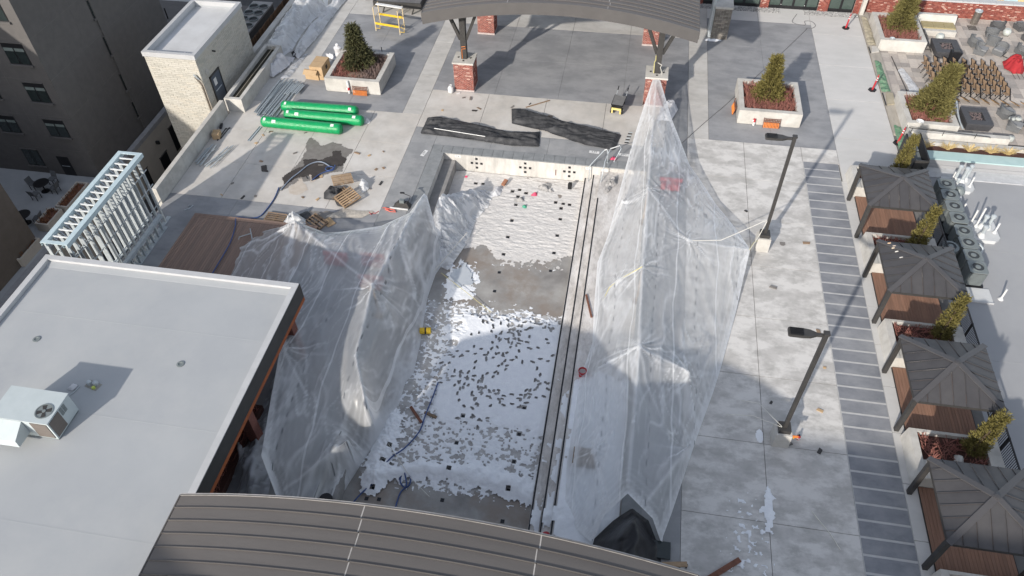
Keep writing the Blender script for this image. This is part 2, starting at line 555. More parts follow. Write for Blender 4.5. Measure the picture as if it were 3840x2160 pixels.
def inside_poly(X, Y, poly):
    ins = np.zeros(X.shape, bool)
    n = len(poly)
    for i in range(n):
        x1, y1 = poly[i][0], poly[i][1]
        x2, y2 = poly[(i+1) % n][0], poly[(i+1) % n][1]
        if y1 == y2:
            continue
        c = ((y1 > Y) != (y2 > Y)) & (X < (x2-x1)*(Y-y1)/(y2-y1)+x1)
        ins ^= c
    return ins


def seg_dist(X, Y, a, b):
    ax, ay, bx, by = a[0], a[1], b[0], b[1]
    dx, dy = bx-ax, by-ay
    t = np.clip(((X-ax)*dx+(Y-ay)*dy)/max(dx*dx+dy*dy, 1e-9), 0, 1)
    return np.hypot(X-ax-t*dx, Y-ay-t*dy), t


def mesh_grid(name, X, Y, Z, keep, mats, parent=None, snap=None, smooth=True, crease=None):
    """mesh from grid arrays, keeping the quads whose four corners are kept"""
    ny, nx = X.shape
    q = keep[:-1, :-1] & keep[1:, :-1] & keep[:-1, 1:] & keep[1:, 1:]
    used = np.zeros(X.shape, bool)
    used[:-1, :-1] |= q
    used[1:, :-1] |= q
    used[:-1, 1:] |= q
    used[1:, 1:] |= q
    idx = -np.ones(X.shape, int)
    idx[used] = np.arange(used.sum())
    P = np.stack([X[used], Y[used], Z[used]], 1)
    if snap is not None:
        cnt = np.zeros(X.shape, int)
        cnt[:-1, :-1] += q
        cnt[1:, :-1] += q
        cnt[:-1, 1:] += q
        cnt[1:, 1:] += q
        edge = (cnt < 4)[used]
        bx, by = P[:, 0], P[:, 1]
        best = np.full(len(P), 1e9)
        tgt = P.copy()
        n = len(snap)
        for i in range(n):
            a, b = snap[i], snap[(i+1) % n]
            d, t = seg_dist(bx, by, a, b)
            cz = [a[k]+(b[k]-a[k])*t for k in range(3)] if len(a) > 2 else [a[0]+(b[0]-a[0])*t, a[1]+(b[1]-a[1])*t, P[:, 2]]
            mk = d < best
            best = np.where(mk, d, best)
            for k in range(3):
                tgt[:, k] = np.where(mk, cz[k], tgt[:, k])
        res = abs(X[0, 1]-X[0, 0])
        mk = edge & (best < 1.6*res)
        P[mk] = tgt[mk]
    a, b = idx[:-1, :-1][q], idx[:-1, 1:][q]
    c, d = idx[1:, 1:][q], idx[1:, :-1][q]
    faces = np.stack([a, b, c, d], 1)
    me = bpy.data.meshes.new(name)
    off = parent.location if parent is not None else Vector((0, 0, 0))
    me.from_pydata((P-np.array(off)).tolist(), [], faces.tolist())
    for mm in (mats if isinstance(mats, (list, tuple)) else [mats]):
        me.materials.append(mm)
    if smooth:
        me.polygons.foreach_set('use_smooth', [True]*len(me.polygons))
    if crease is not None:
        at_ = me.attributes.new('crease', 'FLOAT', 'POINT')
        at_.data.foreach_set('value', crease[used].astype(np.float32))
    me.update()
    o = bpy.data.objects.new(name, me)
    COL.objects.link(o)
    if parent is not None:
        o.parent = parent
    return o


def grid_for(poly, res):
    xs = [p[0] for p in poly]
    ys = [p[1] for p in poly]
    gx = np.arange(min(xs)-res, max(xs)+2*res, res)
    gy = np.arange(min(ys)-res, max(ys)+2*res, res)
    return np.meshgrid(gx, gy)


def cloth_heap(name, poly, height, matl, res=.09, folds=.12, seed=1, z0=0.0, ridge=None, fscale=1.6, stretch=(1, 1), parent=None, edge=.5):
    """cloth lying over something: swells from a low irregular rim, with creased folds"""
    X, Y = grid_for(poly, res)
    ins = inside_poly(X, Y, poly)
    d = np.full(X.shape, 1e9)
    n = len(poly)
    for i in range(n):
        dd, _ = seg_dist(X, Y, poly[i], poly[(i+1) % n])
        d = np.minimum(d, dd)
    s = np.clip(d/edge, 0, 1)
    s = s*s*(3-2*s)
    u, v = X*stretch[0]*fscale, Y*stretch[1]*fscale
    wx, wy = fbm(u*.7, v*.7, 3, seed+5)*2, fbm(u*.7+9, v*.7, 3, seed+6)*2
    cre = 1-np.abs(2*fbm(u+wx, v+wy, 3, seed)-1)*2.2
    cre2 = 1-np.abs(2*fbm(u*2.7+wx*2, v*2.7+wy*2, 2, seed+11)-1)*3.2
    Z = z0+.02+s*(height*(.6+.55*fbm(X*.6, Y*.6, 2, seed+2)) if ridge is None else ridge(X, Y))
    Z = Z+folds*(.25+.75*s)*(np.clip(cre, -.3, 1)+.28*np.clip(cre2, 0, 1))
    crv = np.clip((cre-.62)*2.4, 0, 1)+.6*np.clip((cre2-.6)*2.4, 0, 1)
    Z = np.maximum(Z, z0+.012)
    return mesh_grid(name, X, Y, Z, ins, matl, parent, snap=[(p[0], p[1]) for p in poly], crease=crv)
# ================================================================== THE SETTING
DECK_L, DECK_R = -26.55, 17.0

# ---- city ground far below the podium
MB().box(-400, 400, -400, 400, -8.5, -8.0).build('ground', ASPHALT)['kind'] = 'structure'
MB().box(-62, -43.6, 50.5, 95, -8.0, -7.86).build('pavement', PAVEMENT)['kind'] = 'structure'

# ---- podium deck: base slab with the pool cut out, paved with separate cast slabs
PX0, PX1, PY0, PY1 = -11.16, 1.6, 9.0, 37.6       # pool opening
dk = MB()
for (x0, x1, y0, y1) in ((DECK_L, PX0-.02, -5, 60.6), (PX1+.02, DECK_R+.3, -5, 60.6), (PX0-.02, PX1+.02, PY1+.02, 60.6), (PX0-.02, PX1+.02, -5, PY0-.02)):
    dk.box(x0, x1, y0, y1, -2.2, -.06)
dk.box(DECK_L-.05, 31, -5, 62, -8.0, -2.2)
deck = dk.build('pool_deck', JOINT)
deck['kind'] = 'structure'


def paving(rects, matl, name='paving_slab', gap=.012):
    for (x0, x1, y0, y1, nx, ny) in rects:
        for i in range(nx):
            for j in range(ny):
                a0, a1 = x0+(x1-x0)*i/nx, x0+(x1-x0)*(i+1)/nx
                b0, b1 = y0+(y1-y0)*j/ny, y0+(y1-y0)*(j+1)/ny
                MB().box(a0+gap, a1-gap, b0+gap, b1-gap, -.06, random.uniform(-.0015, .0015)).build(name, matl, deck)


# dark stained slabs
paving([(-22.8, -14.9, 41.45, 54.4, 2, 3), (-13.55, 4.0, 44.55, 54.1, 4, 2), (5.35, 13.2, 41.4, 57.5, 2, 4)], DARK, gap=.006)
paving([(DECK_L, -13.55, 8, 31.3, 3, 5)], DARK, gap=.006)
# pool surround: left band, far band, right band
paving([(-13.55, -11.98, 13, 40.1, 1, 7), (-11.98, 2.6, 38.32, 40.1, 4, 1), (2.6, 4.0, 38.0, 44.55, 1, 2), (2.35, 4.0, 13, 38.0, 1, 7)], DARK_POOL, gap=.006)
# light slabs
paving([(DECK_L, -22.8, 41.45, 60.6, 1, 4), (-22.8, -14.9, 54.4, 60.6, 2, 1), (-14.9, -13.55, 41.45, 60.6, 1, 4), (-13.55, 4.0, 54.1, 60.6, 4, 1), (4.0, 5.35, 41.4, 60.6, 1, 5)], CONC)
paving([(DECK_L, -13.55, 31.3, 41.45, 4, 3), (-13.55, 2.6, 40.1, 44.55, 4, 1)], CONC_BEIGE)
paving([(4.0, 11.03, 8, 41.4, 2, 9), (11.03, 13.2, 39.95, 41.4, 1, 1)], CONC_FROST)
paving([(13.2, 16.95, 38.3, 60.6, 1, 5), (5.35, 13.2, 57.5, 60.6, 2, 1)], CONC_WALK)
paving([(13.12, 13.68, 8, 38.3, 1, 12)], CONC_WALK)
# the striped band: blue-grey panels between pale bars
band = MB().box(11.03, 13.12, 13.0, 39.95, -.06, -.004).build('pale_banding', mat('pale_bar_concrete', (.48, .48, .475), (.42, .42, .415), rough=.85), deck)
y = 39.93
stripe_me = MB().box(11.06, 13.10, -.64, 0, -.05, .004).build('striped_panel', STRIPE, deck)
stripe_me.location = (0, y, 0)
while y > 13.8:
    y -= .745
    instance(stripe_me.data, 'striped_panel', (0, y, 0), deck)
# south strip of deck under the near canopy
MB().box(-13.55, 4.0, -5, 8.9, -.06, .0).build('paving_slab', CONC, deck)

# ---- the emptied pool
FZ = -1.32
pl = MB()
pl.box(PX0, PX1, PY0, PY1, -2.2, FZ)
pool = pl.build('pool_floor', POOL_FLOOR)
pool['kind'] = 'structure'
pw = MB()
pw.box(PX0-.02, PX1+.02, PY1, PY1+.02, FZ-.2, -.03)
pw.box(PX0-.02, PX0, PY0, PY1, FZ-.2, -.03)
pw.box(PX1, PX1+.02, PY0, PY1, FZ-.2, -.03)
pw.box(PX0-.02, PX1+.02, PY0-.02, PY0, FZ-.2, -.03)
pool_wall = pw.build('pool_wall', POOL_WALL)
pool_wall['kind'] = 'structure'
bench = MB().box(PX0+.003, PX0+.75, PY0+.02, PY1-.003, FZ-.1, -.52).build('pool_bench', mat('bench_plaster', (.30, .29, .28), (.22, .215, .21), scale=2, rough=.8), pool_wall)
# steps along the right side, each with a dark nosing
steps = MB()
STX = [(-2.16, -.97), (-1.66, -.66), (-1.20, -.34)]
steps.box(-2.16, -1.66, PY0+.02, PY1-.004, FZ-.1, -.97)
steps.box(-1.66, -1.20, PY0+.02, PY1-.004, FZ-.1, -.66)
steps.box(-1.20, PX1-.003, PY0+.02, PY1-.004, FZ-.1, -.34)
pool_steps = steps.build('pool_steps', mat('frosty_step_plaster', (.58, .55, .52), (.40, .38, .36), scale=2.6, rough=.9, detail=9, stretch=(1.6, .8, 1), bump=(9, .6, .04), c3=(.70, .68, .66), scale3=.8))
pool_steps['kind'] = 'structure'
for (sx, sz) in STX:
    y1 = PY1-.05 if sx < -1.3 else 35.0
    MB().box(sx+.012, sx+.085, PY0+.1, y1, sz-.03, sz+.012).build('step_nosing', TILE_BLACK, pool_steps)
# coping stones
cop = MB().box(PX0-.86, PX1+.78, PY1+.0, PY1+.74, -.055, -.045).build('pool_coping', JOINT)
cop['kind'] = 'structure'
n = 22
w = (PX1+.78-(PX0-.8))/n
far_stone = None
for i in range(n):
    x0 = PX0-.8+i*w
    if far_stone is None:
        far_stone = MB().box(.008, w-.008, -.03, .70, -.045, .022).build('coping_stone', COPING, cop)
        far_stone.location = (x0, PY1, 0)
    else:
        instance(far_stone.data, 'coping_stone', (x0, PY1, 0), cop)
side = MB().box(-.80, .03, .006, 1.194, -.045, .022).build('coping_stone', COPING, cop)
side.location = (PX0, PY1-1.23, 0)
for k in range(1, 20):
    instance(side.data, 'coping_stone', (PX0, PY1-1.23-1.2*k, 0), cop)
    instance(side.data, 'coping_stone', (PX1+.78, PY1-1.23-1.2*k+1.2, 0), cop)
# black tiles: crosses on the far wall, lines and crosses on the floor
tl_wall = MB().box(-.078, .078, -.012, .0, -.078, .078)
tw = tl_wall.build('wall_tile', TILE_BLACK, pool_wall)
ctr = [(-9.05, -.62), (-5.93, -.62), (-3.14, -.62)]
first = True
for (cx, cz) in ctr:
    for (dx, dz) in ((0, 0), (-.31, 0), (.31, 0), (0, .34), (0, -.34)):
        if first:
            tw.location = (cx+dx, PY1-.002, cz+dz)
            first = False
        else:
            instance(tw.data, 'wall_tile', (cx+dx, PY1-.002, cz+dz), pool_wall)
ft = MB().box(-.082, .082, -.082, .082, -.003, .016).build('floor_tile', TILE_BLACK, pool)
ft.location = (-8.8, 13.2, FZ)
tiles = []
for (lx, seg) in ((-6.06, [(36.2, 26.6), (19.3, 12.5)]), (-3.25, [(35.3, 29.3), (20.2, 12.5)])):
    for (ya, yb) in seg:
        yy = ya
        while yy > yb:
            tiles.append((lx+(.0 if lx < -5 else (yy-27)*.004), yy))
            yy -= 1.45
tiles += [(-6.48, 36.0), (-5.62, 35.95), (-6.06, 35.55), (-3.7, 35.35), (-2.83, 35.25), (-3.3, 34.85), (-8.9, 36.4), (-8.45, 36.45),
          (-6.5, 13.4), (-5.6, 13.3), (-3.75, 13.35), (-2.85, 13.2), (-3.3, 12.9), (-9.2, 15.0), (-9.35, 14.5), (-8.8, 14.55), (-9.05, 14.05), (-9.05, 17.2), (-9.15, 16.4)]
for (tx, ty) in tiles:
    instance(ft.data, 'floor_tile', (tx, ty, FZ), pool)
# depth marker plates
plate = mat('white_depth_plate', (.70, .70, .69), rough=.5)


def flat_text(name, body, size, loc, rot, matl, parent=None, extr=.002):
    cu = bpy.data.curves.new(name, 'FONT')
    cu.body = body
    cu.size = size
    cu.align_x = 'CENTER'
    cu.align_y = 'CENTER'
    cu.extrude = extr
    o = bpy.data.objects.new(name, cu)
    dg = bpy.context.evaluated_depsgraph_get()
    COL.objects.link(o)
    dg.update()
    me = bpy.data.meshes.new_from_object(o.evaluated_get(dg))
    bpy.data.objects.remove(o)
    me.materials.clear()
    me.materials.append(matl)
    ob = bpy.data.objects.new(name, me)
    COL.objects.link(ob)
    ob.location = loc
    ob.rotation_euler = rot
    if parent:
        ob.parent = parent
    return ob


INK = mat('black_ink', (.02, .02, .022), rough=.6)
for (px_, pz_, txt) in ((-10.25, -.2, '3 6'), (-1.95, -.22, '3 6'), (-.95, -.26, '1')):
    MB().box(px_-.19, px_+.19, PY1-.012, PY1-.001, pz_-.09, pz_+.09).build('depth_plate', plate, pool_wall)
    flat_text('depth_number', txt, .16, (px_, PY1-.014, pz_), (R(90), 0, 0), INK, pool_wall, .001)
for (px_, py_, rz_, txt) in ((-12.35, 37.35, 75, '3 FT'), (-1.75, 39.0, -3, '3 FT'), (.1, 39.0, -3, '3 FT')):
    o_ = MB().box(-.32, .32, -.12, .12, .002, .008).build('depth_plate', plate, deck, local=True)
    o_.location, o_.rotation_euler = (px_, py_, 0), (0, 0, R(rz_))
    flat_text('depth_number', txt, .2, (px_, py_, .010), (0, 0, R(rz_)), INK, deck, .001)

# ---- snow lying in the pool: a real thin layer with holes, ripples and trodden prints
res = .036
gx = np.arange(PX0+.05, -2.16, res)
gy = np.arange(11.5, PY1-.04, res)
X, Y = np.meshgrid(gx, gy)
big = fbm(X*.55, Y*.55, 4, 11)
mid = fbm(X*2.2, Y*2.2, 4, 21)
fine = fbm(X*6.5, Y*6.5, 3, 31)
speck = fbm(X*7.5+2*mid, Y*9.0, 3, 33)
cover = np.full(X.shape, -1.0)


def sm(a, b, t):
    t = np.clip((t-a)/(b-a), 0, 1)
    return t*t*(3-2*t)


wob = (fbm(X*1.3, Y*.4, 3, 41)-.5)*2.2
yb = Y+wob*.7
# sunny far end: almost complete, thin and rippled
cover = np.maximum(cover, sm(30.1, 31.3, yb)*1.05-.22-np.exp(-((X+4.9)**2/1.2+(Y-35.3)**2/.25))*.55-np.exp(-((X+3.6)**2/.5+(Y-35.9)**2/.2))*.5)
# transition: ice with tongues of snow
cover = np.maximum(cover, sm(28.6, 31.0, Y)*.62*sm(.42, .62, big+(.25-np.abs(X+4.6)*.05)))
# island of snow by the ice
cover = np.maximum(cover, .62*np.exp(-(((X+8.0)/.95)**4+((Y-27.9)/1.5)**4))+(mid-.5)*.5)
# main white field with footprints
edge_l = -7.7+(Y-20)*.06
core = sm(-.3, .5, X-edge_l+(mid-.5)*1.2)*sm(25.9, 25.5, Y+(fine-.5)*.9)*sm(18.4, 19.4, Y+(mid-.5)*1.5)
cover = np.maximum(cover, core)
# blotchy left margin
lm = sm(-10.8, -9.4, X)*sm(27.0, 25.3, Y+(mid-.5)*2)*sm(14.6, 16.2, Y)
cover = np.maximum(cover, lm*(.24+.42*sm(1.0, 2.6, X+10.3)+(mid-.5)*.9+(speck-.5)*2.2))
# mottled southern part
ms = sm(19.6, 18.4, Y)*sm(15.6, 16.6, Y+wob*.3)*sm(-9.9, -9.2, X)
cover = np.maximum(cover, ms*(.40+(speck-.5)*2.6+(mid-.5)*.6+(big-.5)*.6-.32*np.exp(-((X+3.3)/1.0)**2)))
# shovelled ridge
ry = 16.35-.085*np.clip(-6.2-X, 0, 5)**2-.03*np.clip(X+6.2, 0, 5)**2+(mid-.5)*.35
ridge = np.exp(-((Y-ry)/(.36+.1*np.clip(X+8, 0, 6)*.3))**2)*sm(-10.0, -9.2, X)
cover = np.maximum(cover, ridge*1.2)
rl = np.exp(-((X+9.35+.02*(Y-18))/(.5))**2)*sm(14.3, 15.2, Y)*sm(19.6, 18.5, Y)
cover = np.maximum(cover, rl*1.1)
# crumbs on the bare near end
cover = np.maximum(cover, sm(13.6, 12.6, Y)*(.3+(mid-.5)*1.6)*.9)
thr = .30+(fine-.5)*.55
# trodden prints: pairs of shoe soles wandering over the field
pr = np.zeros(X.shape, bool)
rim = np.zeros(X.shape)
rs = np.random.RandomState(5)
walks = []
for k in range(30):
    x, yv = rs.uniform(-7.3, -2.5), rs.uniform(19.4, 25.6)
    a = rs.uniform(0, 6.28) if k % 3 else R(95)+rs.uniform(-.2, .2)
    for s_ in range(rs.randint(4, 11)):
        a += rs.uniform(-.35, .35)
        x += math.cos(a)*.36
        yv += math.sin(a)*.36
        sd = .1 if s_ % 2 else -.1
        walks.append((x-math.sin(a)*sd, yv+math.cos(a)*sd, a))
for k in range(34):
    walks.append((rs.uniform(-6.9, -4.4), rs.uniform(20, 25.3), R(85)+rs.uniform(-.5, .5)))
for k in range(24):
    walks.append((rs.uniform(-4.8, -2.4), rs.uniform(24.0, 25.5), rs.uniform(0, 3.1)))
for (x, yv, a) in walks:
    if not (-8.2 < x < -2.25 and 18.6 < yv < 25.7):
        continue
    i0, i1 = np.searchsorted(gy, [yv-.35, yv+.35])
    j0, j1 = np.searchsorted(gx, [x-.35, x+.35])
    xs, ys = X[i0:i1, j0:j1]-x, Y[i0:i1, j0:j1]-yv
    u = xs*math.cos(a)+ys*math.sin(a)
    v = -xs*math.sin(a)+ys*math.cos(a)
    ln = .07+.05*rs.rand()
    e = (u/ln)**2+(v/.04)**2
    pr[i0:i1, j0:j1] |= e < 1
    rim[i0:i1, j0:j1] = np.maximum(rim[i0:i1, j0:j1], np.exp(-((np.sqrt(e)-1.35)/.3)**2))
keep = (cover > thr) & ~pr
for (tx, ty) in tiles:
    keep &= ~((np.abs(X-tx) < .095) & (np.abs(Y-ty) < .095))
depth = .012+.03*sm(.3, 1.0, cover)+.05*core
depth = depth+ridge*.22*(.5+mid)+rl*.2*(.4+fine)+.03*(mid-.5)+rim*.03
depth = np.maximum(depth, .008)
rip = sm(29.5, 31.5, Y)
depth += rip*.05*(fbm(X*2.2, Y*6.5, 3, 51)-.5)
depth = np.maximum(depth, .006)
# lower the rim of the layer
far_keep = Y > 29.6
for (nm, mk, mt_) in (('snow_layer', keep & ~far_keep, SNOW), ('rippled_snow', keep & (Y > 29.55), FROSTSNOW)):
    o_ = mesh_grid(nm, X, Y, FZ+depth, mk, mt_)
    o_['kind'] = 'stuff'
fk = (np.maximum.reduce([lm*.8, ms*.9, core*.9, rl, ridge])+(mid-.5)*.5+(fine-.5)*.4) > .42
mesh_grid('frost_film', X[::2, ::2], Y[::2, ::2], np.full(X[::2, ::2].shape, FZ+.004), fk[::2, ::2], FROSTFILM)['kind'] = 'stuff'
# snow drifted on the steps, the tread and the lower end
gx2 = np.arange(-2.1, PX1-.05, res)
X2, Y2 = np.meshgrid(gx2, gy)
zt = np.where(X2 < -1.66, -.97, np.where(X2 < -1.2, -.66, -.34))
m2 = fbm(X2*2.2, Y2*2.2, 4, 61)
c2 = .22+(m2-.5)*1.4+.35*np.exp(-((Y2-14.6)/.7)**2)+.35*sm(22.5, 20.5, Y2)*sm(-1.7, -.9, X2)+.5*sm(-1.1, -.6, X2)*sm(25, 22, Y2)
no = np.minimum.reduce([np.abs(X2-(s[0]+.05)) for s in STX])
dp = .012+.05*np.clip(c2-.2, 0, 1)+.12*np.exp(-((Y2-14.6)/.5)**2)*m2
c2 = c2-.9*sm(21.0, 23.0, Y2)
k2 = (c2 > .33) & ((no > .075) | (np.abs(Y2-14.6) < .35)) & (np.minimum.reduce([np.abs(X2-s[0]) for s in STX[:2]]) > .03)
mesh_grid('snow_on_steps', X2, Y2, zt+dp, k2, SNOW)['kind'] = 'stuff'
# crumbs of snow on the right-hand deck near the camera
gx3 = np.arange(4.3, 11.0, .04)
gy3 = np.arange(11.0, 21.5, .04)
X3, Y3 = np.meshgrid(gx3, gy3)
m3, b3 = fbm(X3*2.4, Y3*2.4, 4, 71), fbm(X3*.7, Y3*.7, 3, 72)
path = np.exp(-((X3-(6.7+.35*(Y3-16)*.25))/1.2)**2)*sm(17.4, 16.2, Y3)
c3_ = path*(.40+(m3-.5)*1.0+(fbm(X3*5.5, Y3*5.5, 3, 75)-.5)*2.4)+(b3-.5)*.25+1.1*np.exp(-(((X3-7.55)/.2)**2+((Y3-16.2)/.95)**2))+1.0*np.exp(-(((X3-7.35)/.22)**2+((Y3-19.5)/.45)**2))+.8*np.exp(-(((X3-6.95)/.12)**2+((Y3-22)/.5)**2))
mesh_grid('snow_patches', X3, Y3, .008+.05*np.clip(c3_-.4, 0, 1), c3_ > .5, SNOW)['kind'] = 'stuff'

# clear ice on the bare strip of the pool
Xi, Yi = grid_for([(-8.95, 26.4), (-7.1, 26.4), (-7.0, 29.4), (-8.9, 29.4)], .08)
e = ((Xi+8.0)/.75)**2+((Yi-28.3)/.95)**2+(fbm(Xi*2.6, Yi*2.6, 4, 81)-.5)*2.6
mesh_grid('ice_sheet', Xi, Yi, np.full(Xi.shape, FZ+.075), e < 1, PUDDLE)['kind'] = 'stuff'

# ---- stains on the beige slabs (flat wet marks)


def stain(name, poly, matl, z, wob=.25, res=.06, seed=1, sc=1.25):
    X, Y = grid_for(poly, res)
    d = np.full(X.shape, 1e9)
    for i in range(len(poly)):
        dd, _ = seg_dist(X, Y, poly[i], poly[(i+1) % len(poly)])
        d = np.minimum(d, dd)
    sd = np.where(inside_poly(X, Y, poly), d, -d)
    k = sd+(fbm(X*sc, Y*sc, 5, seed)-.5)*wob*8 > .02
    o = mesh_grid(name, X, Y, np.full(X.shape, z), k, matl, deck, smooth=False)
    o['kind'] = 'stuff'
    return o


O4 = (1000, 500, 640)


def q4(pts):
    return [tuple(Q(a, b, *O4))[:2] for a, b in pts]


stain('wet_stain', q4([(490, 60), (640, 110), (860, 105), (1010, 180), (930, 270), (850, 430), (760, 440), (560, 500), (520, 550), (420, 560), (250, 600), (150, 640), (320, 350)]), STAIN, .0055, .10, seed=3)
stain('dark_stain', q4([(740, 190), (860, 180), (900, 280), (880, 370), (760, 380), (640, 470), (660, 510), (510, 545), (500, 470), (360, 510), (200, 610), (160, 510), (300, 420), (410, 370), (420, 300), (600, 290), (740, 250)]), STAIN_DK, .0095, .07, seed=4)
stain('dust_stain', q4([(370, 480), (500, 450), (500, 560), (700, 440), (740, 400), (600, 400), (480, 440), (200, 640), (230, 710), (480, 650)]), STAIN_TAN, .0075, .09, seed=5)
stain('dark_stain', [tuple(T(1, 0, a, b))[:2] for a, b in ((20, 1250), (80, 1240), (90, 1300), (40, 1300))], STAIN_DK, .0095, .05, seed=6)
stain('dark_stain', [tuple(T(3, 1, a, b))[:2] for a, b in ((70, 370), (140, 360), (150, 410), (90, 420))], STAIN, .0055, .05, seed=7)
stain('dark_stain', [tuple(Q(a, b, 1000, 500, 640))[:2] for a, b in ((480, 900), (760, 900), (780, 1060), (480, 980))], STAIN, .0055, .12, seed=8)
# rust streak on the far pool wall
MB().box(-4.02, -3.96, PY1-.006, PY1-.001, -1.0, -.55).build('rust_streak', RUST, pool_wall)
# ================================================================== BUILDINGS AND LARGE STRUCTURES

def brick_faces(mb, x0, x1, y0, y1, z0, z1, bl, bh, gap, proud, faces='SENW', jit=.004):
    """courses of separate bricks standing proud of a core box"""
    nz = max(1, round((z1-z0)/bh))
    h = (z1-z0)/nz
    for f in faces:
        a, b = (x0, x1) if f in 'SN' else (y0, y1)
        nb = max(1, round((b-a)/bl))
        w = (b-a)/nb
        for k in range(nz):
            off = (k % 2)*.5
            i = -off
            while i < nb:
                u0, u1 = max(a, a+i*w), min(b, a+(i+1)*w)
                i += 1
                if u1-u0 < .02:
                    continue
                p = proud+random.uniform(-jit, jit)
                z_0, z_1 = z0+k*h+gap/2, z0+(k+1)*h-gap/2
                u0 += gap/2
                u1 -= gap/2
                if f == 'S':
                    mb.box(u0, u1, y0-p, y0+.02, z_0, z_1)
                elif f == 'N':
                    mb.box(u0, u1, y1-.02, y1+p, z_0, z_1)
                elif f == 'E':
                    mb.box(x1-.02, x1+p, u0, u1, z_0, z_1)
                else:
                    mb.box(x0-p, x0+.02, u0, u1, z_0, z_1)
    return mb


# ---- vaulted canopies (two alike): standing-seam panels running over a shallow arch
def arch_z(x, cx, half, zend, rise):
    t = (x-cx)/half
    return zend+rise*(1-t*t)


def canopy(name, label, cx, half, y0, y1, zend, rise, front_fascia, row=.457, flip=False):
    t = thing(name, label, 'canopy roof', (cx, y0, 0))
    ns = 28
    xs = [cx-half+2*half*i/ns for i in range(ns+1)]
    nrow = int(round((y1-y0)/row))
    brk = [0, 9, 19, 28] if not flip else [0, 11, 20, 28]
    for k in range(nrow):
        ya, yb_ = y0+(y1-y0)*k/nrow, y0+(y1-y0)*(k+1)/nrow
        for s in range(3):
            i0, i1 = brk[s], brk[s+1]
            j = random.uniform(-.06, .06)
            mb = MB()
            for i in range(i0, i1):
                xa, xb = xs[i]+(j if i == i0 and s else 0), xs[i+1]
                za, zb = arch_z(xa, cx, half, zend, rise)+.004*s, arch_z(xb, cx, half, zend, rise)+.004*s
                mb.hexa([(xa, ya+.012, za-.03), (xb, ya+.012, zb-.03), (xb, yb_-.004, zb-.03), (xa, yb_-.004, za-.03)],
                        [(xa, ya+.012, za), (xb, ya+.012, zb), (xb, yb_-.004, zb), (xa, yb_-.004, za)])
                # standing seam on the panel's edge
                mb.hexa([(xa, yb_-.022, za), (xb, yb_-.022, zb), (xb, yb_-.003, zb), (xa, yb_-.003, za)],
                        [(xa, yb_-.022, za+.045), (xb, yb_-.022, zb+.045), (xb, yb_-.003, zb+.045), (xa, yb_-.003, za+.045)])
            # lapped end joint
            if s:
                xj = xs[i0]+j
                zj = arch_z(xj, cx, half, zend, rise)
                mb.cur = 1
                mb.hexa([(xj-.03, ya+.012, zj+.003), (xj+.01, ya+.012, zj+.003), (xj+.01, yb_-.025, zj+.003), (xj-.03, yb_-.025, zj+.003)],
                        [(xj-.03, ya+.012, zj+.010), (xj+.01, ya+.012, zj+.010), (xj+.01, yb_-.025, zj+.010), (xj-.03, yb_-.025, zj+.010)])
                mb.cur = 0
            mb.build('roof_panel', [CANOPY, LAP], t)
    # deck under the panels and fascia boards
    mb = MB()
    for i in range(ns):
        xa, xb = xs[i], xs[i+1]
        za, zb = arch_z(xa, cx, half, zend, rise), arch_z(xb, cx, half, zend, rise)
        mb.hexa([(xa, y0+.03, za-.22), (xb, y0+.03, zb-.22), (xb, y1-.03, zb-.22), (xa, y1-.03, za-.22)],
                [(xa, y0+.03, za-.05), (xb, y0+.03, zb-.05), (xb, y1-.03, zb-.05), (xa, y1-.03, za-.05)])
    mb.build('roof_deck', STEEL_DK, t)
    for (yy, out) in ((y0, -1), (y1, 1)):
        mb = MB()
        for i in range(ns):
            xa, xb = xs[i], xs[i+1]
            za, zb = arch_z(xa, cx, half, zend, rise), arch_z(xb, cx, half, zend, rise)
            q0, q1 = sorted((yy+.03*out, yy-.02*out))
            mb.hexa([(xa, q0, za-.74), (xb, q0, zb-.74), (xb, q1, zb-.74), (xa, q1, za-.74)],
                    [(xa, q0, za+.01), (xb, q0, zb+.01), (xb, q1, zb+.01), (xa, q1, za+.01)])
        mb.build('fascia', FASCIA, t)
        mb = MB()
        for i in range(ns):
            xa, xb = xs[i], xs[i+1]
            za, zb = arch_z(xa, cx, half, zend, rise), arch_z(xb, cx, half, zend, rise)
            q0, q1 = sorted((yy+.045*out, yy-.035*out))
            mb.hexa([(xa, q0, za+.011), (xb, q0, zb+.011), (xb, q1, zb+.011), (xa, q1, za+.011)],
                    [(xa, q0, za+.03), (xb, q0, zb+.03), (xb, q1, zb+.03), (xa, q1, za+.03)])
        mb.build('drip_edge', LAP if not front_fascia else CANOPY, t)
    for (xx, s) in ((cx-half, -1), (cx+half, 1)):
        z = zend
        MB().box(min(xx, xx+.04*s), max(xx, xx+.04*s), y0, y1, z-.5, z+.02).build('side_fascia', CANOPY, t)
    return t


FASCIA = mat('bronze_fascia', (.088, .083, .081), (.098, .093, .09), scale=1.2, rough=.55)
LAP = mat('bright_lap_edge', (.42, .40, .38), (.30, .29, .275), scale=3, rough=.5)
canopy('vaulted_canopy', 'bronze standing-seam vaulted canopy over the dark slab at the far end of the pool', -4.84, 8.6, 43.5, 54.6, 6.16, 1.17, True)
canopy('vaulted_canopy', 'nearest bronze standing-seam vaulted canopy roof along the bottom edge, beside the white roof', -4.84, 8.6, -4.35, 10.27, 5.72, 1.42, False, flip=True)


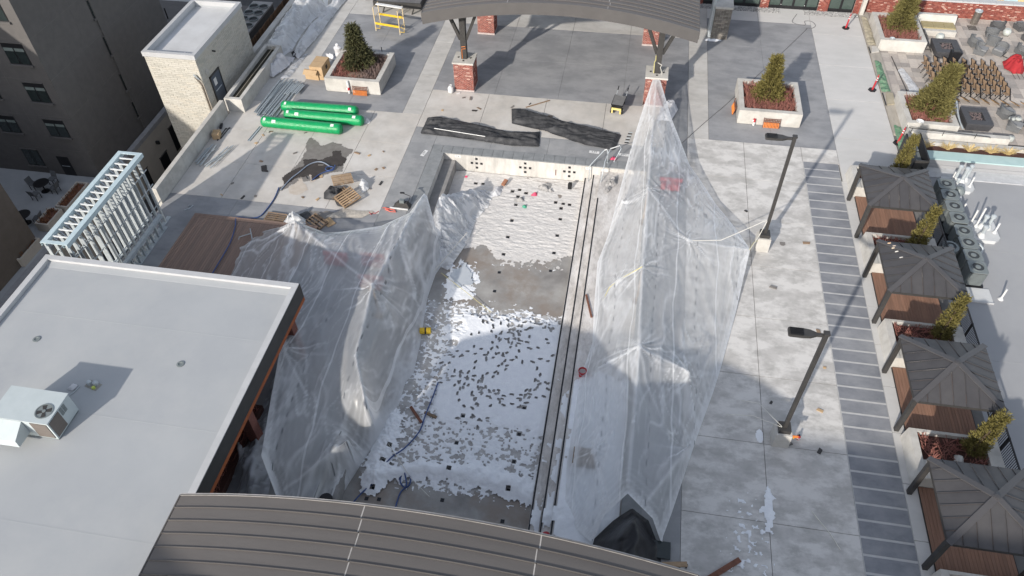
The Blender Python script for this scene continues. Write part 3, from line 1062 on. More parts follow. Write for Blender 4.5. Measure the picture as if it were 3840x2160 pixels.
def pier(label, x0, y0, w, h, brace, group='brick piers under the canopies'):
    t = thing('brick_pier', label, 'pier', (x0+w/2, y0+w/2, 0), group)
    MB().box(x0+.02, x0+w-.02, y0+.02, y0+w-.02, 0, h-.12).build('mortar_core', MORTAR, t)
    b = brick_faces(MB(), x0+.02, x0+w-.02, y0+.02, y0+w-.02, .12, h-.13, .21, .081, .013, .012).build('brickwork', BRICKS, t)
    b['kind'] = 'stuff'
    MB().box(x0-.015, x0+w+.015, y0-.015, y0+w+.015, 0, .12).build('base_course', mat('pale_base_course', (.50, .44, .42), (.40, .33, .31), scale=9), t)
    for k in range(2):
        MB().box(x0-.05+k*(w/2+.052), x0+w/2-.002+k*(w/2+.052), y0-.05, y0+w+.05, h-.12, h).build('cap_stone', WALLCONC, t)
    cx, cy = x0+w/2, y0+w/2
    top = arch_z(cx, -4.84, 8.6, 5.9, 1.17)-.2
    post = MB().box(cx-.19, cx+.19, cy-.19, cy+.19, h, top).build('steel_post', STEEL_DK, t)
    for (dx, dy) in ((-.42, 0), (.42, 0), (0, -.42)):
        MB().cyl((cx+dx, cy+dy, h), (cx+dx, cy+dy, h+.03), .07, 10).build('anchor_plate', STEEL_DK, t)
    for (dx, dy) in ((-1.25, 0), (1.25, 0), (0, 1.25)) if brace else ():
        MB().bar((cx+dx*.15, cy+dy*.15, h+1.35), (cx+dx, cy+dy, top-.05), .2, .2).build('knee_brace', STEEL_DK, t)
    MB().box(cx-.34, cx+.34, cy-.34, cy+.34, top-.35, top+.05).build('post_head', STEEL_DK, t)
    return t


pier('brick pier with a white jug at its foot, orange strap on its post', -11.98, 44.62, 1.37, 2.2, True)
pier('brick pier with the peak of the plastic tent tied to it', .98, 44.62, 1.37, 2.2, True)
pier('brick pier at the back of the canopy, left side', -11.95, 52.6, 1.3, 2.2, True)
pier('brick pier at the back of the canopy, right side', .55, 52.6, 1.3, 2.2, True)
# near canopy stands on piers too; their tops are hidden under the roof
for lx in (-11.98, .98):
    t = thing('steel_column', 'dark steel column under the near canopy', 'column', (lx+.7, 7.6, 0), 'columns under the near canopy')
    MB().box(lx+.5, lx+.9, 7.4, 7.8, 0, 6.2).build('steel_post', STEEL_DK, t)
    MB().box(lx+.2, lx+1.2, 7.1, 8.1, 0, .5).build('plinth', WALLCONC, t)
# straps on the pillar posts
tag(MB().tube([(-11.42, 45.1, 3.1), (-11.15, 45.08, 3.16), (-11.14, 45.08, 3.0), (-11.4, 45.1, 2.95), (-11.4, 45.09, 2.25)], .022, 5).build('tie_strap', ORANGE), 'orange tie strap round the dark post of the pier with the jug', 'strap')
tag(MB().tube([(1.45, 45.1, 3.5), (1.47, 45.08, 3.2), (1.4, 45.08, 3.0), (1.45, 45.05, 2.25)], .025, 5).build('yellow_rope', ROPE_Y), 'yellow rope knotted to the post above the tent peak', 'rope')
tag(MB().tube([(1.62, 45.1, 3.0), (1.9, 45.08, 2.85), (1.82, 45.06, 2.7), (2.0, 45.06, 2.22)], .022, 5).build('white_rope', ROPE_W), 'white rope hanging in a loop on the post above the tent peak', 'rope')

# ---- low building with the white membrane roof (bottom left)
t = thing('pool_house', 'low building with a plain white membrane roof and orange-brown soffit beside the left tent', 'building', (-20, 8, 0))
WX0, WX1, WY0, WY1, WZ = -26.48, -13.83, -6, 21.62, 4.2
MB().box(WX0+.12, WX1-1.9, WY0, WY1-1.2, 0, 3.4).build('wall', mat('dark_brown_wall', (.06, .045, .04), (.045, .035, .03), scale=4, rough=.9), t)
roof = MB().box(WX0+.3, WX1-.3, WY0, WY1-.3, 3.8, 4.0).build('roof_membrane', ROOF_WHITE, t)
MB().box(WX0, WX0+.28, WY0, WY1-.28, 3.8, WZ).build('parapet', WHITE_METAL, t)
MB().box(WX0, WX1, WY1-.28, WY1, 3.8, WZ).build('parapet', WHITE_METAL, t)
MB().box(WX1-.28, WX1, WY0, WY1-.284, 3.8, WZ).build('parapet', WHITE_METAL, t)
MB().hexa([(WX0+.28, WY1-.62, 4.002), (WX1-.28, WY1-.62, 4.002), (WX1-.28, WY1-.29, 4.002), (WX0+.28, WY1-.29, 4.002)],
          [(WX0+.28, WY1-.6, 4.01), (WX1-.28, WY1-.6, 4.01), (WX1-.28, WY1-.29, 4.06), (WX0+.28, WY1-.29, 4.06)]).build('cant_strip', ROOF_WHITE, t)
MB().box(WX0-.02, WX1+.02, WY1+.003, WY1+.03, 3.32, 4.16).build('edge_fascia', STEEL_DK, t)
MB().box(WX1+.003, WX1+.03, WY0, WY1, 3.32, 4.16).build('edge_fascia', STEEL_DK, t)
for k in range(9):
    w0, w1 = WX1-1.9+k*.21, WX1-1.9+(k+1)*.21-.012
    MB().box(w0, w1, WY0, WY1-.03, 3.28, 3.32).build('soffit_board', SOFFIT, t)
MB().box(WX1-.10, WX1+.028, WY0, WY1+.028, 3.08, 3.30).build('soffit_trim', SOFFIT, t)
MB().box(WX0+.2, WX1-1.92, WY1-1.19, WY1-.02, 3.26, 3.32).build('soffit', SOFFIT, t)
for yy in (20.6, 15.6, 10.6):
    MB().box(WX1-.75, WX1-.3, yy-.22, yy+.22, 0, 3.28).build('column', mat('brick_column', (.20, .08, .06), (.13, .055, .045), scale=14, rough=.9), t)
# seams of the membrane sheets
for (x0, x1, y0, y1) in ((-26.0+.2, -14.0, 18.28, 18.33), (-25.9, -14.0, 9.1, 9.15), (-25.9, -14.0, 13.7, 13.75)):
    MB().box(x0, x1, y0, y1, 4.0, 4.0035).build('membrane_lap', ROOF_WHITE, t)

for (x, y) in ((-17.2, 16.6), (-24.0, 16.9)):
    MB().lathe((x, y, 4.0), [(.16, .002), (.16, .03), (.09, .035), (.08, .01)], 14).build('roof_drain', HVAC, t)
# rooftop unit and its litter
t = thing('rooftop_unit', 'pale grey rooftop air handler with a round fan on the white roof', 'rooftop unit', (-21, 12.9, 4.3))
u = MB()
u.box(-22.2, -19.86, 12.28, 13.66, 4.4, 5.42)
body = u.build('casing', HVAC_PALE, t)
MB().box(-22.25, -19.83, 12.25, 13.69, 5.421, 5.45).build('top_panel', HVAC_PALE, t)
MB().box(-22.2, -19.9, 12.3, 13.64, 4.3, 4.399).build('base_rail', HVAC, t)
MB().box(-20.62, -19.94, 12.255, 12.279, 4.47, 5.34).build('coil_panel', COIL, t)
MB().box(-19.859, -19.838, 12.34, 12.92, 4.47, 5.34).build('coil_panel', COIL, t)
for k in range(2):
    for j in range(2):
        MB().box(-19.859, -19.845, 12.98+.17*k, 13.12+.17*k, 4.95+.2*j, 5.13+.2*j).build('louvre', HVAC, t)
fan = MB().lathe((-20.27, 12.78, 5.452), [(.34, 0), (.34, .02), (.30, .021), (.30, .004)], 28)
fan.build('fan_ring', HVAC, t)
MB().lathe((-20.27, 12.78, 5.4505), [(.3, 0), (.3, .002)], 28).build('fan_opening', BLACK, t)
bl = MB()
for k in range(4):
    a = k*math.pi/2+.4
    c_, s_ = math.cos(a), math.sin(a)
    bl.hexa([(-20.27+.05*c_-.05*s_, 12.78+.05*s_+.05*c_, 5.455), (-20.27+.05*c_+.05*s_, 12.78+.05*s_-.05*c_, 5.455), (-20.27+.27*c_+.09*s_, 12.78+.27*s_-.09*c_, 5.456), (-20.27+.27*c_-.09*s_, 12.78+.27*s_+.09*c_, 5.456)],
            [(-20.27+.05*c_-.05*s_, 12.78+.05*s_+.05*c_, 5.466), (-20.27+.05*c_+.05*s_, 12.78+.05*s_-.05*c_, 5.462), (-20.27+.27*c_+.09*s_, 12.78+.27*s_-.09*c_, 5.46), (-20.27+.27*c_-.09*s_, 12.78+.27*s_+.09*c_, 5.47)])
bl.build('fan_blades', STEEL_DK, t)
MB().lathe((-20.27, 12.78, 5.455), [(.07, 0), (.07, .03)], 12).build('fan_hub', HVAC, t)
hood = MB()
hood.hexa([(-22.2, 11.6, 4.62), (-20.95, 11.6, 4.62), (-20.95, 12.27, 4.62), (-22.2, 12.27, 4.62)], [(-22.2, 11.62, 5.0), (-20.95, 11.62, 5.0), (-20.95, 12.27, 5.36), (-22.2, 12.27, 5.36)])
hood.build('intake_hood', HVAC_PALE, t)
MB().tube([(-21.5, 13.7, 4.35), (-21.1, 14.3, 4.33), (-20.98, 14.2, 4.33), (-21.15, 13.75, 4.35)], .02, 5).build('cable_loop', GALV, t)
MB().tube([(-20.9, 13.7, 4.34), (-20.55, 14.5, 4.33), (-20.5, 14.75, 4.33)], .018, 5).build('cable_loop', GALV, t)
t = thing('roof_vent', 'pair of stubby roof vents with a yellow-green cap beside the rooftop unit', 'vent', (-20.05, 14.9, 4.3))
for (dx, dy) in ((-.13, 0), (.13, .02)):
    MB().lathe((-20.05+dx, 14.9+dy, 4.3), [(.1, 0), (.1, .13), (.075, .18), (.02, .19)], 14).build('vent_pipe', GALV, t)
MB().lathe((-19.9, 14.72, 4.3), [(.07, 0), (.07, .09), (.05, .1)], 12).build('vent_cap', mat('lime_cap', (.5, .58, .12), rough=.5), t)
MB().prism([(-20.35, 14.75), (-19.75, 14.6), (-19.65, 14.95), (-20.3, 15.1)], 4.301, 4.306).build('sealant_patch', mat('dirty_sealant', (.30, .29, .26), rough=.8), t)
tag(cloth_heap('crumpled_bag', [(-20.95, 14.5), (-20.65, 14.45), (-20.6, 14.75), (-20.85, 14.8)], .08, SACK, res=.04, folds=.04, z0=4.3, edge=.1, fscale=5), 'small crumpled white bag on the white roof behind the rooftop unit', 'bag')

# the roof lies 0.3 m lower than its fittings were laid out for: settle them on it
for nm in ('rooftop_unit', 'roof_vent', 'crumpled_bag'):
    o_ = bpy.data.objects[nm]
    if o_.type == 'MESH':
        for v in o_.data.vertices:
            v.co = Vector((v.co.x*1.0121, v.co.y*1.0121, v.co.z-.3))
    else:
        o_.location = (o_.location.x*1.0121, o_.location.y*1.0121, o_.location.z-.3)
# ---- block tower with white roof (stair tower, left)
t = thing('stair_tower', 'pale split-face block tower with a white parapet roof, steel door facing the deck', 'building', (-29.3, 43.2, 0))
TX0, TX1, TY0, TY1, TZ = -31.15, -27.62, 39.68, 46.9, 4.05
MB().box(TX0+.02, TX1-.02, TY0+.02, TY1-.02, -8, TZ-.31).build('wall_core', MORTAR, t)
for (x0, x1, y0, y1) in ((TX0+.02, TX0+.2, TY0+.02, TY1-.02), (TX1-.2, TX1-.02, TY0+.02, TY1-.02), (TX0+.203, TX1-.203, TY0+.02, TY0+.2), (TX0+.203, TX1-.203, TY1-.2, TY1-.02)):
    MB().box(x0, x1, y0, y1, TZ-.308, TZ-.101).build('parapet', ROOF_WHITE, t)
bk = brick_faces(MB(), TX0, TX1, TY0, TY1, -4.6, TZ, .52, .142, .014, .012, 'S', .006)
brick_faces(bk, TX0, TX1, TY0, TY1, .0, TZ, .52, .142, .010, .008, 'E', .004)
bk.build('block_courses', BLOCK, t)['kind'] = 'stuff'
for (x0, x1, y0, y1) in ((TX0-.06, TX0+.2, TY0-.06, TY1+.06), (TX1-.2, TX1+.06, TY0-.06, TY1+.06), (TX0+.203, TX1-.203, TY0-.06, TY0+.2), (TX0+.203, TX1-.203, TY1-.2, TY1+.06)):
    MB().box(x0, x1, y0, y1, TZ-.1, TZ+.22).build('parapet_cap', WHITE_METAL, t)
MB().box(TX0+.2, TX1-.2, TY0+.2, TY1-.2, TZ-.30, TZ-.24).build('roof_membrane', TOWER_ROOF, t)
MB().box(TX0+.02, TX1-.02, TY0+.0, TY0+.015, TZ-.25, TZ-.1).build('fascia_strip', STEEL_DK, t)
for dx in (-.1, .1):
    MB().lathe((-28.65+dx, 40.5, TZ-.24), [(.08, 0), (.09, .06), (.03, .13)], 12).build('roof_vent', WHITE, t)
dr = MB().box(TX1-.01, TX1+.05, 40.55, 41.75, 0, 2.1).build('door', mat('slate_blue_door', (.075, .09, .115), (.09, .105, .13), scale=2, rough=.5), t)
MB().box(TX1+.051, TX1+.058, 40.8, 41.15, 1.35, 1.85).build('door_notice', WHITE, dr)
MB().box(TX1+.051, TX1+.09, 40.7, 41.5, 1.0, 1.05).build('push_bar', GALV, dr)
for (y0, y1, z0, z1) in ((40.45, 40.547, 0, 2.2), (41.753, 41.85, 0, 2.2), (40.45, 41.85, 2.103, 2.2)):
    MB().box(TX1-.01, TX1+.07, y0, y1, z0, z1).build('door_frame', STEEL_DK, t)
MB().cyl((TX1-.01, 40.45, 2.62), (TX1+.06, 40.45, 2.62), .2, 16).build('wall_plaque', WALLCONC, t)
MB().bar((TX1, 41.8, 3.4), (TX1+.22, 41.85, 3.35), .08).build('wall_lamp', STEEL_DK, t)
MB().tube([(-27.75, 39.58, 2.55), (-27.95, 39.5, 2.9), (-28.0, 39.55, 2.9)], .05, 6).build('downpipe_head', GALV, t)
pts = [(-27.72, 39.60, .0), (-27.72, 39.58, 2.2), (-27.98, 39.55, 2.75)]
MB().tube(pts, .05, 6).build('downpipe', mat('brown_pipe', (.2, .17, .14), rough=.5), t)
MB().tube([(p[0]+.14, p[1], p[2]) for p in pts], .035, 6).build('downpipe', mat('tan_pipe', (.42, .37, .31), rough=.5), t)

# ---- parapet wall of the podium, left side: cast in lengths
t = thing('parapet_wall', 'pale concrete parapet wall along the left edge of the deck', 'wall', (-26.7, 35, 0))
y = 39.62
while y > 30.3:
    y2 = max(y-1.52, 30.3)
    MB().box(-26.84, -26.56, y2+.01, y, -2.2, 1.08).build('wall_panel', WALLCONC, t)
    y = y2
t = thing('edge_curb', 'low pale concrete curb along the deck edge beyond the tower', 'curb', (-27.9, 52, 0))
for k in range(5):
    MB().box(-28.1, -27.66, 47.0+2.6*k, 47.0+2.6*(k+1)-.012, -2.2, .32).build('curb_stone', WALLCONC, t)
MB().box(-27.66, DECK_L, 41.0, 60.6, -2.2, -.004).build('deck_margin', CONC, deck)

# ---- dark apartment block across the alley, its terrace podium, and the brown block that shades them
t = thing('apartment_block', 'dark grey stuccoed apartment block in shade across the alley, top left', 'building', (-48, 43, -4.1))
AX, AY0, AY1 = -35.9, 36.5, 49.8
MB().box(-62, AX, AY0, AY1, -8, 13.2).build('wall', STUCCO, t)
MB().box(-62, AX-3.2, AY0-.10, AY0-.002, 6.95, 7.08).build('string_course', STUCCO_PALE, t)
MB().box(AX+.002, AX+.09, 42.55, 43.35, -4.1, 13.0).build('pilaster', STUCCO, t)


def window(x0, x1, z0, z1, panes, blind, face, pos):
    """window in a wall; face S: wall plane y = pos, face E: wall plane x = pos"""
    def bx(mb, u0, u1, d0, d1, za, zb):
        if face == 'S':
            return mb.box(u0, u1, pos-d1, pos-d0, za, zb)
        return mb.box(pos+d0, pos+d1, u0, u1, za, zb)
    w = bx(MB(), x0, x1, .002, .02, z0, z1).build('window', BLACK, t)
    pw_ = (x1-x0)/panes
    for k in range(panes):
        a, b = x0+k*pw_+.05, x0+(k+1)*pw_-.05
        bx(MB(), a, b, .021, .03, z0+.05, z1-.05-(.0 if not blind else .35*(z1-z0))).build('pane', GLASS_DK, w)
        if blind:
            bx(MB(), a, b, .021, .032, z1-.04-.35*(z1-z0), z1-.33).build('blind', BLIND, w)
    bx(MB(), x0-.08, x1+.08, .002, .12, z0-.13, z0-.003).build('sill', STUCCO, w)
    bx(MB(), x0-.02, x1+.02, .002, .06, z1+.003, z1+.06).build('lintel', STUCCO, w)
    return w


JO = mat('pale_joint', (.15, .142, .135), rough=.95)
for zz in (-1.9, .85, 3.6, 6.4, 9.2):
    MB().box(-62, AX, AY0-.006, AY0-.001, zz, zz+.035).build('panel_joint', JO, t)
    MB().box(AX+.001, AX+.006, AY0, 42.5, zz, zz+.035).build('panel_joint', JO, t)
    MB().box(AX+.001, AX+.006, 43.4, AY1, zz, zz+.035).build('panel_joint', JO, t)
for xx in (-42.6, -39.1):
    MB().box(xx, xx+.03, AY0-.0055, AY0-.0012, -4.1, 13).build('panel_joint', JO, t)
for yy in (38.6, 40.7, 46.0):
    MB().box(AX+.0012, AX+.0055, yy, yy+.03, -4.1, 13).build('panel_joint', JO, t)
for (z0, z1, bl_) in ((7.55, 9.9, 0), (4.68, 6.12, 1), (1.95, 3.38, 1), (-.75, .62, 1)):
    window(-38.08, -36.62, z0, z1, 2, bl_, 'S', AY0)
    window(-41.7, -40.2, z0, z1, 2, bl_, 'S', AY0)
    window(-45.4, -43.9, z0, z1, 2, bl_, 'S', AY0)
window(-41.13, -39.87, -3.48, -2.1, 2, 0, 'S', AY0)
dd = MB().box(-38.62, -37.76, AY0-.03, AY0-.002, -4.1, -2.5).build('door', BLACK, t)
MB().box(-38.5, -37.9, AY0-.05, AY0-.031, -3.3, -3.26).build('push_bar', GALV, dd)
for (z0, z1) in ((4.75, 6.0), (2.05, 3.4), (-.75, .55), (-2.15-.9, -2.15+.4)):
    window(42.4, 42.9, z0, z1, 1, 0, 'E', AX)

t = thing('terrace_podium', 'low stuccoed podium with a terrace on its roof and dark windows, in the alley', 'building', (-40, 36, -8))
MB().box(-62, -35.75, 20.0, AY0-.004, -8, -4.15).build('wall', STUCCO, t)
MB().box(-35.748, -35.42, 22.0, 50.2, -8, -4.42).build('wall', STUCCO_PALE, t)
MB().box(-35.78, -35.38, 22.0, 50.2, -4.417, -4.1).build('parapet_coping', mat('grey_coping', (.36, .36, .37), rough=.8), t)
MB().box(-60, -35.79, 20.0, AY0-.006, -4.147, -4.1).build('terrace_floor', TERRACE, t)
for (y0, y1, z0, z1) in ((42.2, 43.25, -8, -6.65), (44.45, 45.2, -7.6, -5.45), (39.6, 40.5, -8, -6.2)):
    MB().box(-35.418, -35.40, y0, y1, z0, z1).build('window', BLACK, t)
    MB().box(-35.418, -35.36, y0-.06, y1+.06, z1+.003, z1+.08).build('lintel', STUCCO, t)
MB().box(-35.418, -35.15, 42.5, 42.65, -5.5, -5.25).build('wall_lamp', BLACK, t)

t = thing('brown_block', 'dark brown block in shade at the left edge, in front of the terrace', 'building', (-45, 22, -8))
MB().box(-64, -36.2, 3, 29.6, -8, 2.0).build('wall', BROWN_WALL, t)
MB().box(-64.05, -36.12, 2.95, 29.68, 2.0, 2.25).build('roof_coping', STUCCO, t)
for zz in (-5.5, -2.5):
    for yy in (8, 14, 20):
        MB().box(-36.198, -36.17, yy, yy+1.6, zz, zz+1.7).build('window', GLASS_DK, t)

t = thing('tall_block', 'tall block beyond the left edge that shades the apartment block', 'building', (-58, 13, -8))
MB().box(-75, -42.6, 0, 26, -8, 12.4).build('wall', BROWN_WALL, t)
MB().box(-75.1, -42.5, -.1, 26.1, 12.4, 12.7).build('roof_coping', STUCCO, t)
# planters along the terrace edge
first = None
spots = [((-36.3, 33.9), 2.6, .9, 'brown-planted trough, farthest along the terrace edge'), ((-36.6, 31.6), 1.6, .95, 'square planter in the middle of the terrace edge'), ((-36.4, 28.6), 2.0, .9, 'trough of brown plants nearest the white roof on the terrace')]
for ((cx, cy), ln, wd, lb) in spots:
    t = thing('terrace_planter', lb, 'planter', (cx, cy, -4.1), 'planters on the lower terrace')
    w2 = wd/2
    for (x0, x1, y0, y1) in ((-w2, -w2+.1, -ln/2, ln/2), (w2-.1, w2, -ln/2, ln/2), (-w2+.102, w2-.102, -ln/2, -ln/2+.1), (-w2+.102, w2-.102, ln/2-.1, ln/2)):
        MB().box(cx+x0, cx+x1, cy+y0, cy+y1, -4.1, -3.45).build('side', STUCCO_PALE, t)
    MB().box(cx-w2+.1, cx+w2-.1, cy-ln/2+.1, cy+ln/2-.1, -4.1, -3.58).build('soil', RUST, t)
    mb = MB()
    for k in range(60):
        x, yy = cx+random.uniform(-w2+.15, w2-.15), cy+random.uniform(-ln/2+.15, ln/2-.15)
        mb.bar((x, yy, -3.6), (x+random.uniform(-.15, .15), yy+random.uniform(-.15, .15), -3.6+random.uniform(.1, .35)), .03)
    mb.build('dry_stems', mat('rust_stems', (.22, .10, .05), rough=.9), t)['kind'] = 'stuff'
# terrace tables with chairs


def terrace_chair(x, y, a, lb):
    t = thing('terrace_chair', lb, 'chair', (x, y, -4.1), 'chairs on the lower terrace', a)
    MB().box(-.23, .23, -.23, .23, .42, .47).build('seat', WICKER, t, local=True)
    MB().hexa([(-.23, .2, .47), (.23, .2, .47), (.23, .25, .47), (-.23, .25, .47)], [(-.23, .3, .88), (.23, .3, .88), (.23, .34, .88), (-.23, .34, .88)]).build('backrest', WICKER, t, local=True)
    for (sx, sy) in ((-1, -1), (1, -1), (-1, 1), (1, 1)):
        MB().bar((sx*.2, sy*.2, 0), (sx*.2, sy*.2, .42), .035).build('leg', BLACK, t, local=True)


for (cx, cy, lb, pos) in ((-39.0, 34.6, 'dark round table with four chairs round it on the lower terrace', (('left of', 170), ('right of', 0), ('in front of', 265), ('behind', 80))),
                          (-38.3, 31.4, 'dark round table nearest the brown block on the lower terrace', (('right of', 10), ('in front of', 280)))):
    t = thing('terrace_table', lb, 'table', (cx, cy, -4.1), 'tables on the lower terrace')
    MB().lathe((cx, cy, -4.1), [(.5, .7), (.52, .73), (.5, .75)], 20).build('tabletop', BLACK, t)
    MB().cyl((cx, cy, -4.08), (cx, cy, -3.4), .05, 8).build('pedestal', BLACK, t)
    MB().lathe((cx, cy, -4.1), [(.28, 0), (.28, .03)], 14).build('base', BLACK, t)
    nm = 'far round table' if cy > 33 else 'near round table'
    for (w_, a) in pos:
        terrace_chair(cx+.85*math.cos(R(a)), cy+.85*math.sin(R(a)), R(a)-math.pi/2, 'terrace chair %s the %s on the lower terrace' % (w_, nm))
t = thing('street_pole', 'thin black pole on the sunlit street behind the dark apartment block', 'pole', (-42.1, 58.7, -8))
MB().cyl((-42.1, 58.7, -7.87), (-42.1, 58.7, -3.0), .06, 8).build('shaft', BLACK, t)
MB().cyl((-42.1, 58.7, -7.87), (-42.1, 58.7, -7.5), .12, 10).build('base', BLACK, t)

# fence and rooftop cooler behind the tower
t = thing('wooden_fence', 'tall brown wooden fence below the deck edge, behind the tower', 'fence', (-28.9, 53, -2))
y = 48.0
n = 0
fb = None
while y < 60:
    if fb is None:
        fb = MB().box(-.012, .012, 0, .185, -2.2, .05).build('fence_board', FENCE_WOOD, t, local=True)
        fb.location = (0, y-53, 2)
    else:
        instance(fb.data, 'fence_board', (random.uniform(-.015, .015), y-53, 2+random.uniform(-.02, .02)), t)
    y += .2
for z in (-1.6, -.4):
    MB().box(-28.98, -28.92, 48, 60, z, z+.1).build('rail', FENCE_WOOD, t)
t = thing('rooftop_cooler', 'long dark cooler with rows of round fan openings, behind the tower', 'chiller', (-31.8, 54, -2))
MB().box(-32.6, -30.9, 49.6, 57.6, -4, -1.35).build('casing', mat('dark_panel', (.09, .085, .085), (.12, .115, .11), scale=2), t)
MB().box(-32.65, -30.85, 49.55, 57.65, -1.348, -1.2).build('top_deck', mat('cooler_top', (.30, .29, .28), (.26, .25, .24), scale=2, rough=.6), t)
for i in range(2):
    for j in range(7):
        c = (-32.18+.86*i, 50.2+1.08*j, -1.199)
        MB().lathe(c, [(.40, 0), (.40, .1), (.36, .1), (.36, .01)], 18).build('fan_ring', HVAC, t)
        MB().lathe(c, [(.36, .0), (.36, .012)], 18).build('fan_opening', BLACK, t)
MB().box(-45, -28.95, 46.95, 62, -8, -4).build('machine_yard', STUCCO)
tag(bpy.data.objects['machine_yard'], 'grey plant yard base under the cooler behind the tower', 'building')

# ---- brick building with glass doors, top right
t = thing('brick_building', 'red brick building with dark glass doors along the far edge of the deck', 'building', (16, 61, 0))
FY = 59.75
MB().box(-20, 17.2, FY+.25, 68, -.05, 4.6).build('wall', mat('dark_interior_wall', (.05, .05, .05), rough=.9), t)
bk = MB()
for (x0, x1) in ((4.2, 5.0), (6.2, 6.95), (9.45, 10.1), (13.85, 14.62), (16.52, 17.2)):
    MB().box(x0+.02, x1-.02, FY+.02, FY+.3, -.05, 4.6).build('pier_core', MORTAR, t)
    brick_faces(bk, x0, x1, FY, FY+.3, -.04, 4.55, .21, .081, .013, .012, 'SE')
bk.build('brickwork', BRICKS, t)['kind'] = 'stuff'
for (x0, x1, n_) in ((-3.0, 4.2, 6), (5.0, 6.2, 1), (6.95, 9.45, 2), (10.1, 13.85, 4), (14.62, 16.52, 2)):
    fr = MB().box(x0+.01, x1-.01, FY+.12, FY+.16, -.05, 3.0).build('window_frame', BLACK, t)
    for k in range(n_):
        a, b = x0+(x1-x0)*k/n_+.09, x0+(x1-x0)*(k+1)/n_-.09
        MB().box(a, b, FY+.10, FY+.119, .28, 2.9).build('pane', GLASS_GR, fr)
for xh in (11.05, 12.85):
    MB().bar((xh, FY+.07, .95), (xh, FY+.07, 1.3), .04).build('door_handle', GALV, t)
    MB().lathe((xh-.0, FY+.06, .35), [(.03, 0), (.03, .04)], 8).build('door_knob', WHITE, t)
gv = MB()
rs = np.random.RandomState(9)
for (x0, x1) in ((4.5, 10.95), (12.85, 16.9)):
    for k in range(int((x1-x0)*150)):
        x, yy, r_ = rs.uniform(x0, x1), rs.uniform(FY-.75, FY-.03), rs.uniform(.03, .065)
        a = rs.uniform(0, 6.28)
        zc = r_*.6+rs.uniform(0, .03)
        p = [(x+r_*math.cos(a+i*1.571)*rs.uniform(.8, 1.2), yy+r_*math.sin(a+i*1.571)*rs.uniform(.8, 1.2), zc) for i in range(4)]
        gv.add(p+[(x, yy, zc+r_*.8), (x, yy, zc-r_*.8)], [(0, 1, 4), (1, 2, 4), (2, 3, 4), (3, 0, 4), (1, 0, 5), (2, 1, 5), (3, 2, 5), (0, 3, 5)])
gvo = gv.build('pebble_strip', PEBBLE)
gvo['kind'] = 'stuff'
# low brick wall behind the patio with a pale coping and a sloping planted bank behind
t = thing('brick_garden_wall', 'low red brick wall with a white coping along the back of the patio', 'wall', (24, 60.2, 0))
MB().box(17.24, 34, 60.14, 60.5, -.05, 1.25).build('wall_core', MORTAR, t)
brick_faces(MB(), 17.24, 34, 60.12, 60.5, .0, 1.22, .21, .081, .013, .012, 'S').build('brickwork', BRICKS, t)['kind'] = 'stuff'
k = 17.1
while k < 34:
    MB().box(k, k+1.18, 60.04, 60.6, 1.25, 1.36).build('coping_stone', WHITE_METAL, t)
    k += 1.2
MB().box(17.0, 17.28, 59.4, 60.0, -.05, 1.6).build('wall_end', WALLCONC, t)
t = thing('striped_bank', 'pale blue and tan slatted bank behind the brick garden wall', 'planting bed', (24, 62, 0))
for k in range(34):
    x = 17.4+k*.5
    MB().hexa([(x, 60.62, .9), (x+.49, 60.62, .9), (x+.49, 63, .9), (x, 63, .9)], [(x, 60.62, 1.2), (x+.49, 60.62, 1.2), (x+.49, 63, 2.6), (x, 63, 2.6)]).build('bank_panel', (STRAW if k % 3 == 1 else TEAL), t)

# stone pier between canopy and glass doors
t = thing('stone_pier', 'tall stone block chimney pier with pale cap right of the canopy', 'pier', (6.2, 55, 0))
MB().box(5.62, 6.74, 54.3, 55.9, 0, 2.4).build('core', MORTAR, t)
brick_faces(MB(), 5.6, 6.76, 54.28, 55.92, .0, 2.38, .42, .15, .014, .012, 'SWE').build('stone_courses', mat('grey_brown_stone', (.25, .23, .205), (.19, .175, .155), scale=5, rough=.95, island=[(1, 1, 1), (.85, .85, .85), (1.15, 1.12, 1.1), (.7, .7, .7)]), t)['kind'] = 'stuff'
MB().box(5.53, 6.83, 54.21, 56.0, 2.4, 2.55).build('cap_stone', WALLCONC, t)
MB().box(5.35, 5.58, 54.5, 55.6, 0, 3.4).build('flue', GALV, t)
tag(cloth_heap('snow_heap', [(5.1, 53.9), (5.9, 53.8), (6.5, 54.1), (6.2, 54.25), (5.3, 54.2)], .12, SNOW, res=.06, folds=.05, edge=.2, fscale=4), 'small white heap at the foot of the stone pier', 'snow')
bpy.data.objects['snow_heap']['kind'] = 'stuff'

# hotel behind the viewpoint (throws the straight shadow over the near right deck)
t = thing('hotel_block', 'tall pale hotel block behind the viewpoint', 'building', (16, -24, -8))
MB().box(-23.4, 40, -40, -12, -8, 16.0).build('wall', STUCCO_PALE, t)
MB().box(-23.5, 40.1, -40.1, -11.9, 16.0, 16.35).build('roof_coping', WHITE_METAL, t)
hw = None
for i in range(14):
    for j in range(5):
        if hw is None:
            hw = MB().box(-.7, .7, 0, .03, -.8, .8).build('window', GLASS_DK, t, local=True)
            hw.location = (-14+3.9*i-16, -12+24, -4+4*j+8)
        else:
            instance(hw.data, 'window', (-14+3.9*i-16, 12, -4+4*j+8), t)
# ================================================================== PLASTIC TENTS

